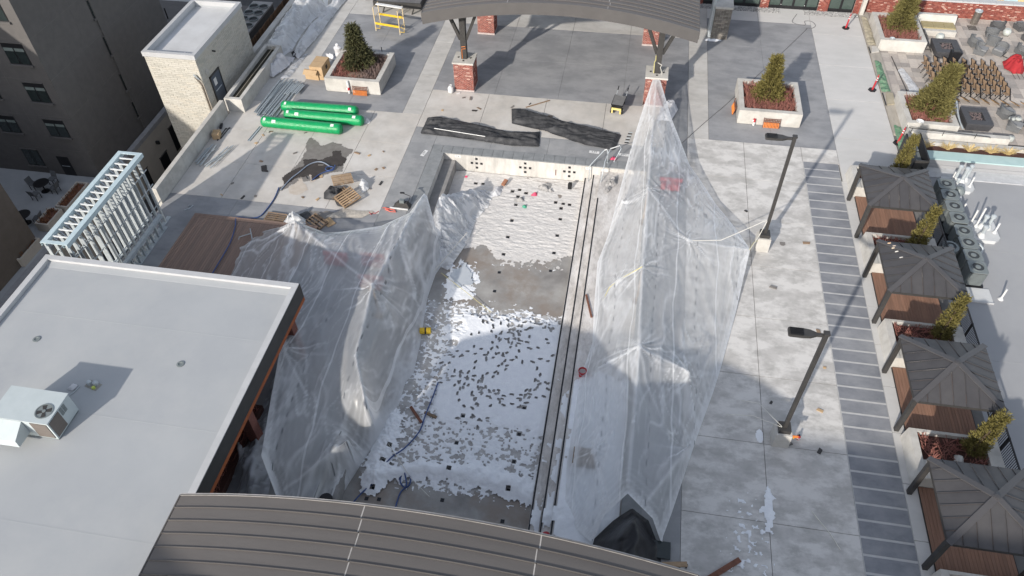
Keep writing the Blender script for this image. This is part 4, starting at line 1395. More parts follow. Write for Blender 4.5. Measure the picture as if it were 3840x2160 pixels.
def tent(name, label, poly, ropes, points, matl, res=.07, seed=1, folds=.05, sag=0.0, iters=(900, 900), fold_knots=(), ground=None):
    def solve(res, init, it):
        X, Y = grid_for(poly, res)
        ins = inside_poly(X, Y, poly)
        fix = ~ins
        Z = np.zeros(X.shape)
        best = np.full(X.shape, 1e9)
        for i in range(len(poly)):
            a, b = poly[i], poly[(i+1) % len(poly)]
            d, t = seg_dist(X, Y, a, b)
            mk = d < best
            best = np.where(mk, d, best)
            Z = np.where(mk, a[2]+(b[2]-a[2])*t, Z)
        edge = best < .55*res
        Zb = Z.copy()
        if init is not None:
            X0, Y0, Z0 = init
            ix = np.clip((X-X0[0, 0])/(X0[0, 1]-X0[0, 0]), 0, X0.shape[1]-1.001)
            iy = np.clip((Y-Y0[0, 0])/(Y0[1, 0]-Y0[0, 0]), 0, X0.shape[0]-1.001)
            i0, j0 = ix.astype(int), iy.astype(int)
            fx, fy = ix-i0, iy-j0
            Z = (Z0[j0, i0]*(1-fx)+Z0[j0, i0+1]*fx)*(1-fy)+(Z0[j0+1, i0]*(1-fx)+Z0[j0+1, i0+1]*fx)*fy
        fixv = np.where(fix | edge, Zb, 0)
        fixm = fix | edge
        for rp_ in ropes:
            for a, b in zip(rp_[:-1], rp_[1:]):
                d, t = seg_dist(X, Y, a, b)
                mk = (d < .62*res) & ins
                fixm |= mk
                ln = math.hypot(b[0]-a[0], b[1]-a[1])
                fixv = np.where(mk, a[2]+(b[2]-a[2])*t-4*.012*ln*t*(1-t), fixv)
        for p in points:
            d = np.hypot(X-p[0], Y-p[1])
            mk = (d < .75*res) & ins
            fixm |= mk
            fixv = np.where(mk, p[2], fixv)
        Z = np.where(fixm, fixv, Z)
        for k in range(it):
            Zn = Z.copy()
            Zn[1:-1, 1:-1] = .25*(Z[:-2, 1:-1]+Z[2:, 1:-1]+Z[1:-1, :-2]+Z[1:-1, 2:])-sag*res*res
            Z = np.where(fixm, fixv, Zn)
        return X, Y, Z, ins, best
    X, Y, Z, ins, best = solve(res*4, None, iters[0])
    X, Y, Z, ins, best = solve(res*2, (X, Y, Z), iters[1]//2)
    X, Y, Z, ins, best = solve(res, (X, Y, Z), iters[1]//3)
    # radiating folds round the knots
    rs = np.random.RandomState(seed)
    crease = np.zeros(X.shape)
    for (kx, ky, kz, rad, amp) in fold_knots:
        dx, dy = X-kx, Y-ky
        r = np.hypot(dx, dy)+1e-6
        th = np.arctan2(dy, dx)
        ph = th+.12*(fbm(X*1.5, Y*1.5, 2, seed+3)-.5)*4
        f = 0
        for nn in (7, 11, 17):
            f = f+rs.uniform(.5, 1)*np.cos(nn*ph+rs.uniform(0, 6.28))
        sel = .35+.65*np.clip(np.cos(2*(th-rs.uniform(0, 6.28)))+.4, 0, 1)
        if rad > 2:
            sel = np.ones(X.shape)
        Z = Z+amp*f*sel*np.exp(-r/rad)*np.clip(r/.12, 0, 1)*np.clip(best/.25, 0, 1)
        for nn, a_ in ((13, 1.0), (9, .8)):
            ln_ = np.clip(np.cos(nn*ph/2+rs.uniform(0, 6.28)), 0, 1)**(10+14*np.clip(r/rad, 0, 3))
            crease += a_*ln_*sel*np.exp(-(r/(rad*1.5))**2)
        crease += .8*np.exp(-(r/.1)**2)
    # long slack folds
    fl = 1-np.abs(2*fbm(X*1.25+3*fbm(X*.3, Y*.3, 2, seed+8), Y*.22, 3, seed+4)-1)*2
    Z = Z+folds*np.clip(fl, 0, 1)*np.clip(best/.6, 0, 1)
    Z = Z+.02*(fbm(X*3, Y*3, 3, seed+9)-.5)*np.clip(best/.3, 0, 1)
    fl2 = 1-np.abs(2*fbm(X*3.2+4*fbm(X*.5, Y*.35, 2, seed+31), Y*.55, 2, seed+30)-1)*2.6
    act = np.clip(2.4*fbm(X*.55, Y*.3, 2, seed+32)-.7, 0, 1)
    Z = Z+.045*np.clip(fl2, 0, 1)*act*np.clip(best/.5, 0, 1)
    crease += .5*np.clip((fl2-.7)*3.3, 0, 1)*act
    crease += .75*np.clip((fl-.72)*3.6, 0, 1)*np.clip(2.2*fbm(X*.4, Y*.25, 2, seed+20)-.75, 0, 1)
    for rp_ in ropes:
        for a, b in zip(rp_[:-1], rp_[1:]):
            d, t_ = seg_dist(X, Y, a, b)
            crease += .55*np.exp(-(d/.06)**2)
    crease += .8*np.exp(-(best/.16)**2)+.5*np.exp(-best/.45)*np.clip(np.sin(best*26+4*fbm(X*.8, Y*.5, 2, seed+40)), 0, 1)+.25*np.exp(-best/.5)*np.clip(fbm(X*4, Y*4, 2, seed+21)*2-.7, 0, 1)
    Z = np.maximum(Z, ground(X)+.025)
    o = mesh_grid(name, X, Y, Z, ins, matl, snap=poly, crease=np.clip(crease, 0, 1.1))
    tag(o, label, 'plastic tent')
    return o, (X, Y, Z)


def DP(x, y, z):
    return tuple(D(x, y, z))


R_RIDGE = [(1.6, 33.2, 2.15), (1.6, 27.05, 2.2), (1.7, 21.9, 2.25), (1.7, 18.0, 2.1), (1.66, 15.3, 1.75)]
r_poly = [(1.42, 44.5, 2.12), (1.9, 44.5, 2.12), DP(1690, 300, 1.55), DP(1712, 355, 1.1), DP(1735, 415, .75), DP(1768, 462, .5), DP(1800, 512, .4), DP(1855, 580, .65), DP(1887, 627, .9),
          DP(1870, 700, .35), DP(1850, 790, .06), DP(1815, 920, .03), DP(1795, 985, .03), DP(1760, 1080, .03), DP(1720, 1200, .03), DP(1690, 1290, .03), DP(1668, 1350, .05), (3.25, 13.7, .2), (2.8, 14.5, .7), (1.7, 15.0, 1.5), (.9, 14.4, .6),
          DP(1490, 1366, .0), DP(1450, 1332, -.25), DP(1422, 1262, -.27), DP(1425, 1180, -.27), DP(1440, 1080, -.27), DP(1460, 950, -.27), DP(1490, 862, -.27), DP(1495, 760, -.27), DP(1503, 660, -.25), DP(1530, 590, -.15),
          DP(1556, 490, .25), DP(1574, 420, .55), DP(1598, 335, 1.1), DP(1622, 260, 1.7)]
rk = {'p1': (3.9, 29.75, 1.8), 'p3': (4.03, 21.15, 1.8), 'p4': (4.13, 17.55, 1.7), 'l1': (.28, 33.4, 1.05), 'l2': (.5, 27.0, 1.1), 'l3': (.0, 21.4, 1.0), 'l4': (.18, 17.1, .9)}
r_ropes = [[(1.65, 44.4, 2.12), (1.62, 38.5, 1.95), (1.6, 33.2, 2.15)], R_RIDGE,
           [(1.6, 33.2, 2.15), rk['p1']], [rk['p1'], DP(1885, 627, .92)], [(1.7, 21.9, 2.25), rk['p3']], [rk['p4'], (2.5, 15.0, 1.1)], [rk['l4'], (1.0, 14.7, .8)], [(1.7, 21.9, 2.25), rk['l3']], [(1.6, 27.05, 2.2), rk['l2']]]
knots_r = [(1.6, 27.05, 2.2, .75, .05), (1.6, 33.2, 2.1, .6, .045), (1.7, 21.9, 2.2, .8, .05), (*rk['p1'], .8, .05), (*rk['p3'], .9, .06), (*rk['p4'], .8, .055), (*rk['l1'], .6, .05), (*rk['l2'], .6, .05), (*rk['l4'], .5, .05), (*DP(1885, 627, .9), .9, .05)]
tent_r, _ = tent('plastic_tent', 'long milky plastic tent over the right pool edge, peaked up to a brick pier', r_poly, r_ropes, list(rk.values()), FILM_R, seed=3, folds=.07, fold_knots=knots_r, ground=lambda X: np.where(X > 1.55, .02, np.where(X > -1.22, -.34, -.66)))

LZ = FZ+.02
l_poly = [(-17.55, 28.75, 1.25), (-15.6, 28.35, .95), DP(860, 583, 1.15), DP(960, 568, 1.25), DP(1030, 535, 1.45), (-10.75, 31.95, 1.55), DP(1095, 570, .1), DP(1130, 600, LZ), DP(1120, 655, LZ), DP(1096, 690, LZ), DP(1075, 750, LZ), DP(1057, 866, LZ), DP(1040, 940, LZ), DP(1020, 962, LZ), DP(1004, 1016, LZ),
          DP(962, 1090, LZ), DP(920, 1150, LZ), DP(876, 1219, LZ), DP(858, 1250, LZ), (-10.45, 12.6, -.48), (-11.2, 12.3, .03), (-11.9, 12.2, .04), DP(700, 1262, .05), DP(657, 1146, 1.5), DP(680, 1010, 1.75), DP(706, 871, 2.2), (-15.2, 20.9, 1.6), (-17.0, 20.7, .6), (-19.4, 20.8, .04), (-20.5, 23.0, .03), (-20.35, 25.3, .03), (-20.6, 27.3, .03), (-19.9, 28.9, .03), (-18.6, 29.2, .2)]
A_, B_, C_, D1_, E_ = (-17.35, 28.55, 1.4), (-10.8, 31.75, 1.6), (-11.3, 23.75, 2.2), tuple(DP(710, 873, 2.2)), (-9.45, 16.7, 1.35)
kn = [(*A_, 2.3, .10), (*C_, .9, .06), (*E_, 1.1, .075), (*D1_, .9, .05), (*B_, .6, .04)]
l_ropes = [[A_, C_], [B_, C_], [C_, (-11.0, 19.8, 1.75), E_], [D1_, (-12.6, 17.6, 1.3)], [E_, (-12.4, 13.6, .2)], [(-13.35, 14.7, 1.55), (-12.6, 13.4, .1)]]
tent_l, _ = tent('plastic_tent', 'milky plastic sheet tent over the left edge of the pool beside the white roof', l_poly, l_ropes, [A_, C_, E_], FILM_L, seed=11, folds=.08, fold_knots=kn, ground=lambda X: np.where(X < -11.1, .02, np.where(X < -10.38, -.5, FZ)))

# knots and guy ropes of the tents
rope_list = [('white_rope', [rk['p1'], (5.6, 30.3, 1.55), (7.95, 31.7, 2.05)], ROPE_W, .022, 'white guy rope from the right tent to the far lamp post'),
             ('white_rope', [(7.95, 31.65, 2.0), (7.7, 31.4, 1.1), tuple(D(1887, 627, .95))], ROPE_W, .018, 'white rope from the far lamp post down to the tent corner'),
             ('yellow_rope', [tuple(D(1886, 627, .95)), (7.5, 31.2, .8), (7.7, 31.4, .8)], ROPE_Y, .02, 'yellow rope tying the tent corner to the far lamp base'),
             ('yellow_rope', [(1.6, 27.05, 2.22), rk['l2'], (.1, 26.9, .6), (-.15, 26.3, .2)], ROPE_Y, .018, 'yellow rope over the middle of the right tent'),
             ('white_rope', [(-9.2, 28.2, FZ+.25), (-7.6, 27.1, FZ+.17), (-5.95, 25.9, FZ+.1)], ROPE_Y, .012, 'pale rope staked across the ice from the left tent'),
             ('white_rope', [tuple(D(960, 1090, FZ+.1)), (-7.6, 15.6, FZ+.3), (-6.6, 14.9, FZ+.25)], ROPE_W, .014, 'thin pale cord from the left tent to the shovelled snow ridge'),
             ('white_rope', [tuple(D(1085, 690, -1.1)), tuple(D(1175, 585, -.6))], ROPE_W, .018, 'white cord along the loose edge of the left tent'),
             ('white_rope', [(8.0, 19.3, 1.25), (7.3, 20.9, .5), (6.6, 21.3, .05)], ROPE_W, .014, 'pale cord from the near lamp base down to the deck'),
             ('white_rope', [(8.0, 19.3, 1.2), (7.0, 20.2, .5), (5.9, 20.4, .05)], ROPE_W, .014, 'second pale cord from the near lamp base towards the tent'),
             ('white_rope', [(9.25, 16.2, .012), (9.9, 15.3, .012), (10.2, 14.7, .012)], ROPE_W, .02, 'short pale cord lying straight on the shaded right deck')]
for (nm, pts, m_, r_, lb) in rope_list:
    pts = [Vector(p) for p in pts]
    fine_ = []
    for a, b in zip(pts[:-1], pts[1:]):
        for k in range(6):
            t_ = k/6
            p = a.lerp(b, t_)
            p.z -= .02*math.sin(math.pi*t_)*(a-b).length*.2
            fine_.append(p)
    fine_.append(pts[-1])
    tag(MB().tube(fine_, r_, 5).build(nm, m_), lb, 'rope')
# red heaters showing through the film: red kerosene tanks under the tents
for (x, y, z, lb) in ((-14.6, 27.0, 0, 'red heater tank under the left tent, nearest the wooden deck'), (-12.6, 27.2, 0, 'red heater tank under the left tent by the pool edge'), (-12.2, 25.6, 0, 'red heater tank under the left tent on the pool bench'), (3.0, 36.0, 0, 'red heater tank under the far end of the right tent')):
    t = thing('red_heater', lb, 'heater', (x, y, z), 'red heaters under the plastic tents')
    MB().box(x-.55, x+.55, y-.3, y+.3, z+.18, z+.62).build('tank', RED, t)
    MB().cyl((x-.65, y, z+.74), (x+.65, y, z+.74), .13, 14).build('burner_tube', RED, t)
    for sx in (-.4, .4):
        MB().bar((x+sx, y-.28, z), (x+sx, y+.28, z+.18), .05).build('leg', BLACK, t)
# boards stacked under the right tent
t = thing('board_stack', 'blurred brown stack of boards seen through the right tent', 'boards', (-.25, 17.3, -.34))
for k in range(4):
    MB().box(-.75+.03*k, .35-.02*k, 16.9, 17.7, -.34+.09*k+.001, -.34+.09*(k+1)-.01).build('board', PALLET_OLD, t)
# timber props that lift the film
for (x, y, zb, zt, lb) in ((1.6, 33.2, -.34, 2.12, 'timber prop under the far part of the right tent'), (1.6, 27.05, -.34, 2.16, 'timber prop under the middle of the right tent'), (1.7, 21.9, -.34, 2.2, 'timber prop under the near half of the right tent'), (-11.3, 23.75, 0, 2.15, 'timber prop under the left tent beside the pool'), (-17.35, 28.5, 0, 1.35, 'short timber prop under the left tent peak by the pallets')):
    t = thing('tent_prop', lb, 'prop', (x, y, zb), 'timber props inside the plastic tents')
    MB().box(x-.04, x+.04, y-.04, y+.04, zb, zt-.03).build('post', PALLET, t)
    MB().box(x-.2, x+.2, y-.2, y+.2, zb+.001, zb+.03).build('foot', PALLET_OLD, t)

# loose ends of the left sheet: crumpled film in the pool corner
tag(cloth_heap('crumpled_sheet', [(-11.0, 31.3), (-10.95, 33.0), (-10.3, 34.6), (-9.7, 35.3), (-8.7, 35.9), (-7.6, 35.7), (-7.7, 34.3), (-8.2, 33.0), (-8.3, 31.0), (-8.9, 28.6), (-10.2, 29.2)], .55, FILM_PILE, folds=.36, ridge=lambda X, Y: .35+1.5*np.exp(-((X+10.3)**2+(Y-32.3)**2)/1.3)+.5*np.exp(-((X+9.0)**2+(Y-33.6)**2)/1.5), seed=21, z0=FZ, edge=1.0, fscale=1.8, stretch=(.6, 1.15), res=.04), 'crumpled white plastic sheet trailing off the left tent onto the pool floor', 'plastic sheet')
tag(cloth_heap('sheet_corner', [(-7.95, 35.1), (-7.2, 35.4), (-7.1, 36.2), (-7.6, 36.3), (-7.75, 35.5)], .14, SACK, folds=.2, seed=22, z0=FZ, edge=.3, fscale=2.5, res=.05), 'bunched white sheet corner with a brick on it on the far pool floor', 'plastic sheet')
tag(MB().bar((-7.15, 36.3, FZ+.2), (-7.0, 36.75, FZ+.28), .22, .12).build('brick_weight', mat('worn_brick', (.36, .17, .10), (.28, .13, .08), scale=9)), 'worn brown brick weighting the bunched sheet on the pool floor', 'brick')
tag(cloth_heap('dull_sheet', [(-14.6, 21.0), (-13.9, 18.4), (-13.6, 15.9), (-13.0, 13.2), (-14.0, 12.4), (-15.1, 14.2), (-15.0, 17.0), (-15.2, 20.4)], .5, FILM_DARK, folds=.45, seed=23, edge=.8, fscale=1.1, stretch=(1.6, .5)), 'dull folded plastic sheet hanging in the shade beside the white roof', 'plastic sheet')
tag(cloth_heap('white_sack', [tuple(Q(a, b, 820, 1560, 500, .5))[:2] for a, b in ((260, 260), (390, 360), (415, 520), (250, 650), (180, 510), (190, 380))], .5, SACK, folds=.18, seed=24, edge=.35, fscale=2.2, res=.05), 'white sack under the roof edge in the shade at lower left', 'sack')
twg = MB()
rs = np.random.RandomState(12)
for k in range(260):
    x, y = rs.uniform(-16.4, -15.0), rs.uniform(12.6, 17.2)
    twg.bar((x, y, .35), (x+rs.uniform(-.3, .3), y+rs.uniform(-.3, .3), .35+rs.uniform(.2, .6)), .02)
o_ = tag(twg.build('dry_shrubs', TWIG), 'bare reddish shrubs under the edge of the white roof', 'shrubs')
o_['kind'] = 'stuff'
tag(MB().box(-16.6, -14.9, 12.4, 17.4, 0, .36).build('shrub_bed', SOIL), 'low dark planting bed under the edge of the white roof', 'planting bed')
# film piled along the upper left edge of the deck
tag(cloth_heap('plastic_pile', [(-27.35, 47.6), (-26.6, 46.6), (-25.6, 46.9), (-25.2, 48.2), (-25.4, 50.5), (-25.2, 52.8), (-24.8, 55.0), (-25.6, 57.6), (-27.0, 58.2), (-27.6, 55.5), (-27.5, 51.0)], .95, FILM_PILE, folds=.28, seed=25, edge=.8, fscale=1.2, stretch=(1.2, .7), res=.08), 'long mound covered in crumpled clear plastic along the upper left deck edge', 'plastic sheet')
tag(cloth_heap('plastic_bundle', [(-26.5, 46.4), (-25.9, 44.6), (-25.2, 44.3), (-24.7, 45.6), (-24.6, 47.2), (-25.6, 46.8)], .5, SACK, folds=.38, seed=26, edge=.5, fscale=1.6, res=.06), 'white bundled plastic at the near end of the long plastic-covered mound', 'plastic sheet')
tag(cloth_heap('plastic_spread', [(-24.9, 47.4), (-24.3, 47.0), (-24.0, 50.5), (-23.9, 54.0), (-23.6, 57.5), (-24.6, 58.5), (-24.8, 55.2), (-25.2, 52.0), (-25.1, 49.0)], .16, FILM_PILE, folds=.25, seed=27, edge=.3, fscale=1.5, stretch=(1.4, .5), res=.08), 'flat clear plastic strip spread beside the long plastic-covered mound', 'plastic sheet')
tag(cloth_heap('white_sheet', [(-23.4, 57.2), (-22.2, 56.6), (-21.4, 57.0), (-21.6, 58.8), (-23.2, 59.2)], .5, SACK, folds=.3, seed=28, edge=.5, fscale=1.6, res=.07), 'white bundled sheet at the top edge of the deck, left of the yellow frame', 'plastic sheet')
tag(cloth_heap('black_bag', [tuple(Q(a, b, 850, 0, 640))[:2] for a, b in ((730, 600), (840, 560), (835, 640), (760, 670))], .22, BLACK_TARP, folds=.12, seed=29, edge=.25, fscale=3, res=.05), 'small black bag lying on the plastic near the cardboard boxes', 'bag')
tag(cloth_heap('folded_film', [tuple(Q(a, b, 850, 0, 640))[:2] for a, b in ((600, 900), (720, 880), (930, 600), (850, 640), (700, 780))], .05, FILM_DARK, folds=.06, seed=30, edge=.2, fscale=2, res=.06), 'folded tan plastic flap on the deck beside the steel stud pile', 'plastic sheet')
tag(cloth_heap('grey_tarp_bundle', [(1.95, 43.0), (2.9, 42.9), (3.35, 44.4), (3.2, 45.1), (2.5, 45.2), (2.2, 44.4)], .45, SACK, folds=.3, seed=31, edge=.4, fscale=2.0, res=.05), 'bundled grey-white sheet at the foot of the brick pier by the tent peak', 'plastic sheet')
# covers lying by the pool
tag(cloth_heap('black_cover', [(-13.05, 41.1), (-12.4, 41.35), (-9.5, 40.75), (-7.6, 40.35), (-5.4, 40.55), (-5.25, 39.0), (-6.9, 38.85), (-9.0, 39.05), (-11.3, 39.25), (-13.1, 39.3)], .12, DARK_TARP, folds=.17, seed=33, edge=.35, fscale=1.0, stretch=(.45, 1.6), res=.06), 'folded black fabric cover along the far pool edge, with a white pole on it', 'cover')
tag(cloth_heap('black_cover', [(-7.7, 42.95), (-6.9, 43.0), (-4.0, 42.0), (-2.0, 41.5), (-.2, 41.05), (-.5, 39.35), (-2.4, 39.6), (-5.0, 40.7), (-7.4, 41.3)], .12, DARK_TARP, folds=.16, seed=34, edge=.35, fscale=1.0, stretch=(.5, 1.5), res=.06), 'folded black fabric cover slanting beside the far pool edge, nearest the wheelbarrow', 'cover')
tag(MB().tube([tuple(T(1, 0, 1345, 968, .32)), tuple(T(1, 0, 1730, 1030, .32))], .025, 6).build('white_pole', WHITE), 'thin white pole lying on the left black cover', 'pole')
tag(cloth_heap('black_tarp', [(.45, 12.6), (.6, 13.6), (1.3, 14.5), (2.0, 15.15), (2.7, 14.7), (3.2, 13.6), (3.35, 12.2), (3.3, 11.0), (.6, 11.0)], 1.75, BLACK_TARP, folds=.16, seed=35, edge=1.25, fscale=.9, z0=.02, res=.06), 'black tarpaulin mounded over something between the right tent and the near canopy', 'tarpaulin')
for (x, y, r_, lb) in ((-10.7, 13.65, .3, 'black round drum lid showing behind the near canopy edge, left'), (-2.6, 13.2, .3, 'black round drum showing behind the near canopy edge, middle')):
    t = thing('black_drum', lb, 'drum', (x, y, FZ), 'black drums by the near canopy')
    zt = -.2
    MB().lathe((x, y, FZ), [(r_, 0), (r_, zt-FZ), (r_*.96, zt-FZ+.03)], 18).build('barrel', BLACK_TARP, t)
    MB().lathe((x, y, FZ), [(r_*.7, zt-FZ+.031), (r_*.7, zt-FZ+.05)], 18).build('lid', BLACK, t)

# ================================================================== THINGS ON THE DECK
# green rolls
for (a, b, lb, off) in (((-23.0, 40.62), (-17.75, 40.72), 'long green wrapped roll lying farthest, nearest the planter', 0), ((-22.45, 39.72), (-17.05, 39.72), 'long green wrapped roll in the middle of the three', 0), ((-23.65, 38.7), (-18.15, 38.6), 'long green wrapped roll lying nearest, offset to the left', 0)):
    t = thing('insulation_roll', lb, 'roll', ((a[0]+b[0])/2, (a[1]+b[1])/2, 0), 'green wrapped rolls on the deck')
    rr = .36
    n_ = 40
    mb = MB()
    pts, rs_ = [], []
    for k in range(n_+1):
        u = k/n_
        pts.append((a[0]+(b[0]-a[0])*u, a[1]+(b[1]-a[1])*u, rr-.01))
        e = min(u, 1-u)*5.3
        rs_.append(rr*(.72+.28*min(1, e/.1))*(1+.02*math.sin(k*2.1)))
    mb.tube(pts, rs_, 18)
    mb.build('wrap', GREEN, t, smooth=True)
    for (u, ang, s_) in ((.04, 75, .16), (.88, 80, .22), (.15, 60, .26)) if a[1] < 40 else ((.05, 78, .14), (.9, 65, .2)):
        x, y = a[0]+(b[0]-a[0])*u, a[1]+(b[1]-a[1])*u
        y0_, z0_ = y-math.cos(R(ang))*(rr+.012), rr+math.sin(R(ang))*(rr+.012)
        y1_, z1_ = y-math.cos(R(ang-28))*(rr+.012), rr+math.sin(R(ang-28))*(rr+.012)
        MB().add([(x, y1_, z1_), (x+s_, y1_, z1_), (x+s_, y0_, z0_), (x, y0_, z0_), (x, y1_-.004, z1_-.01), (x+s_, y1_-.004, z1_-.01), (x+s_, y0_, z0_-.01), (x, y0_, z0_-.01)], [(0, 1, 2, 3), (7, 6, 5, 4), (0, 4, 5, 1), (1, 5, 6, 2), (2, 6, 7, 3), (3, 7, 4, 0)]).build('white_sticker', WHITE, t)
tag(cloth_heap('torn_wrap', [(-18.0, 39.9), (-17.2, 39.85), (-16.75, 39.9), (-16.7, 40.25), (-17.4, 40.6), (-17.9, 40.5)], .3, SACK, folds=.15, seed=36, edge=.25, fscale=4, res=.04), 'torn white wrapper at the right ends of the green rolls', 'wrapper')


def stud(mb, p, q, w=.09, h=.04):
    """a C-section stud: web and two flanges"""
    p, q = Vector(p), Vector(q)
    d = (q-p).normalized()
    a = d.cross(Vector((0, 0, 1))).normalized()*w/2
    mb.bar(p, q, w, .004)
    for s in (-1, 1):
        mb.bar(p+a*s+Vector((0, 0, h/2)), q+a*s+Vector((0, 0, h/2)), .006, h)


# loose steel studs
t = thing('steel_stud_pile', 'spread pile of long galvanised steel studs beside the green rolls', 'steel studs', (-23.8, 42.0, 0))
rs = np.random.RandomState(14)
for k in range(26):
    lay = k//9
    x0 = -24.75+(k % 9)*.19+rs.uniform(-.08, .08)
    y0, y1 = 39.65+rs.uniform(-.1, .5), 44.0+rs.uniform(-.5, .3)
    mb = MB()
    stud(mb, (x0, y0, .012+lay*.05), (x0+.25+rs.uniform(-.12, .12), y1, .014+lay*.05), .10, .04)
    mb.build('stud', GALV, t)
for k in range(7):
    x0 = -23.55+k*.14
    mb = MB()
    stud(mb, (x0, 42.4+rs.uniform(-.2, .2), .17), (x0+.15, 43.6+rs.uniform(-.2, .2), .17), .11, .04)
    mb.build('stud', GALV, t)
t = thing('steel_stud', 'single galvanised steel channel lying apart in front of the green rolls', 'steel stud', (-24.4, 38.3, 0))
mb = MB()
stud(mb, tuple(Q(1125, 1300, 700, 260, 400, .01)), tuple(Q(1345, 1040, 700, 260, 400, .01)), .16, .05)
mb.build('channel', GALV, t)
for (pts_, lb) in (([(520, 1240, 640, 1090), (545, 1250, 660, 1100), (570, 1190, 650, 1130), (510, 1225, 600, 1120)], 'bundle of thin steel racks in the shade by the parapet'),
                   ([(590, 1260, 750, 1110), (620, 1270, 790, 1100), (640, 1225, 770, 1120), (575, 1250, 700, 1160)], 'bundle of bent steel racks half in the sun by the parapet')):
    a = T(0, 0, pts_[0][0]+960, pts_[0][1])
    t = thing('wire_rack', lb, 'racks', (a.x, a.y, 0), 'steel racks by the parapet')
    for (x0, y0, x1, y1) in pts_:
        p, q = T(0, 0, x0+960, y0, .05), T(0, 0, x1+960, y1, .05)
        for k in range(3):
            o3 = Vector((.09*k, -.03*k, .06*k))
            MB().bar(p+o3, q+o3, .03).build('rail', GALV, t)
        for k in range(5):
            c = p.lerp(q, (k+.5)/5)
            MB().bar(c, c+Vector((.2, -.06, .13)), .022).build('rung', GALV, t)
for k, (x0, y0, x1, y1) in enumerate(((1640, 1060, 1700, 975), (1665, 1045, 1725, 970))):
    p, q = T(0, 0, x0, y0, .03), T(0, 0, x1, y1, .03)
    t = thing('steel_bar', ('dark steel bar beside the small carton' if k == 0 else 'dark steel bar lying farther from the small carton'), 'bar', (p.x, p.y, 0), 'loose steel bars by the parapet')
    MB().bar(p, q, .05).build('bar', STEEL_DK, t)
    MB().bar(q, q+Vector((.06, .1, .0)), .07).build('end_plate', STEEL_DK, t)


def carton(label, c, sx, sy, h, a, flaps, name='cardboard_box'):
    t = thing(name, label, 'box', (c[0], c[1], c[2]), None, a)
    MB().box(-sx, sx, -sy, sy, 0, h).build('carton', CARD, t, local=True)
    MB().box(-sx, sx, -.03, .03, h+.001, h+.006).build('tape', mat('tan_tape', (.36, .25, .14), rough=.4), t, local=True)
    if flaps:
        MB().hexa([(-sx, -sy-.02, h-.02), (sx, -sy-.02, h-.02), (sx, -sy, h), (-sx, -sy, h)], [(-sx, -sy-.32, h-.2), (sx, -sy-.32, h-.2), (sx, -sy-.3, h-.18), (-sx, -sy-.3, h-.18)]).build('flap', CARD, t, local=True)
    return t


c1 = carton('tall brown cardboard carton with a dark printed emblem beside the spruce planter', (-21.95, 45.35, 0), .47, .72, 1.0, R(-2), False)
emb = MB()
for (x0, x1, z0, z1) in ((-.22, .22, .60, .64), (-.18, .18, .65, .69), (-.13, .13, .70, .73), (-.05, .05, .735, .79), (-.12, .12, .50, .53)):
    emb.box(x0, x1, -.728, -.722, z0, z1)
emb.build('printed_emblem', INK, c1, local=True)
MB().prism([(.476, 0)]*0 or [(.472, -.1), (.478, -.1), (.478, .2), (.472, .2)], .5, .78).build('printed_emblem', INK, c1, local=True)
carton('flattened open carton leaning on the tall brown carton', (-22.35, 44.62, 0), .5, .06, .75, R(-4), True)
carton('small brown carton on the deck against the parapet wall', (-26.15, 37.05, 0), .22, .28, .4, R(12), False)
tag(cloth_heap('black_sack', [tuple(Q(a, b, 700, 260, 400))[:2] for a, b in ((580, 1080), (640, 1095), (665, 1000), (640, 970), (600, 1040))], .25, BLACK_TARP, folds=.1, seed=37, edge=.2, fscale=4, res=.04), 'small black sack behind the carton at the parapet wall', 'sack')
tag(cloth_heap('white_scraps', [tuple(Q(a, b, 850, 0, 640))[:2] for a, b in ((1110, 610), (1240, 640), (1230, 690), (1150, 660))], .2, SACK, folds=.15, seed=38, edge=.2, fscale=4, res=.05), 'white scraps of sheeting between the cartons and the planter', 'scraps')

# pallets


def pallet(label, c, rz, mt_, tilt=(0, 0), n=7):
    t = thing('pallet', label, 'pallet', c, 'wooden pallets', rz)
    t.rotation_euler = (tilt[0], tilt[1], rz)
    b = None
    for k in range(n):
        y0 = -.5+k*(1.0/(n-1))-.045
        if b is None:
            b = MB().box(-.6, .6, -.045, .045, .121, .14).build('top_board', mt_, t, local=True)
            b.location = (0, y0+.045, 0)
        else:
            instance(b.data, 'top_board', (0, y0+.045, 0), t)
    for x in (-.57, 0, .57):
        MB().box(x-.025, x+.025, -.5, .5, .021, .12).build('stringer', mt_, t, local=True)
    for y in (-.45, 0, .45):
        MB().box(-.6, .6, y-.045, y+.045, 0, .02).build('bottom_board', mt_, t, local=True)
    return t


pa = Q(930, 760, *O4)
pb = Q(890, 560, *O4)
pallet('brown pallet at the bottom of the leaning pallet heap', (pa.x-.5, pa.y+.25, 0), R(-38), PALLET_OLD)
pallet('weathered pallet tilted on the pallet heap, showing its blocks', (pa.x, pa.y-.05, .2), R(52), PALLET, (R(10), R(-6)))
pallet('pale clean pallet on top at the back of the pallet heap', (pb.x, pb.y-.3, .42), R(28), PALLET, (R(-8), R(4)), 8)
tag(cloth_heap('dark_bag', [tuple(Q(a, b, *O4))[:2] for a, b in ((650, 680), (720, 600), (860, 640), (900, 840), (800, 830), (770, 765), (650, 750))], .3, DARK_TARP, folds=.12, seed=39, edge=.3, fscale=2, res=.05), 'dark grey bag crushed under the left side of the pallet heap', 'bag')
tag(cloth_heap('plastic_scrap', [tuple(Q(a, b, *O4))[:2] for a, b in ((1040, 600), (1070, 540), (1150, 560), (1160, 640), (1080, 690))], .25, FILM_PILE, folds=.2, seed=40, edge=.25, fscale=3, res=.05), 'scrap of clear plastic behind the pallet heap', 'plastic sheet')
p1 = Q(90, 990, *O4)
pallet('old pallet half under the left tent beside the wooden deck', (p1.x, p1.y, 0), R(-3), PALLET_OLD)
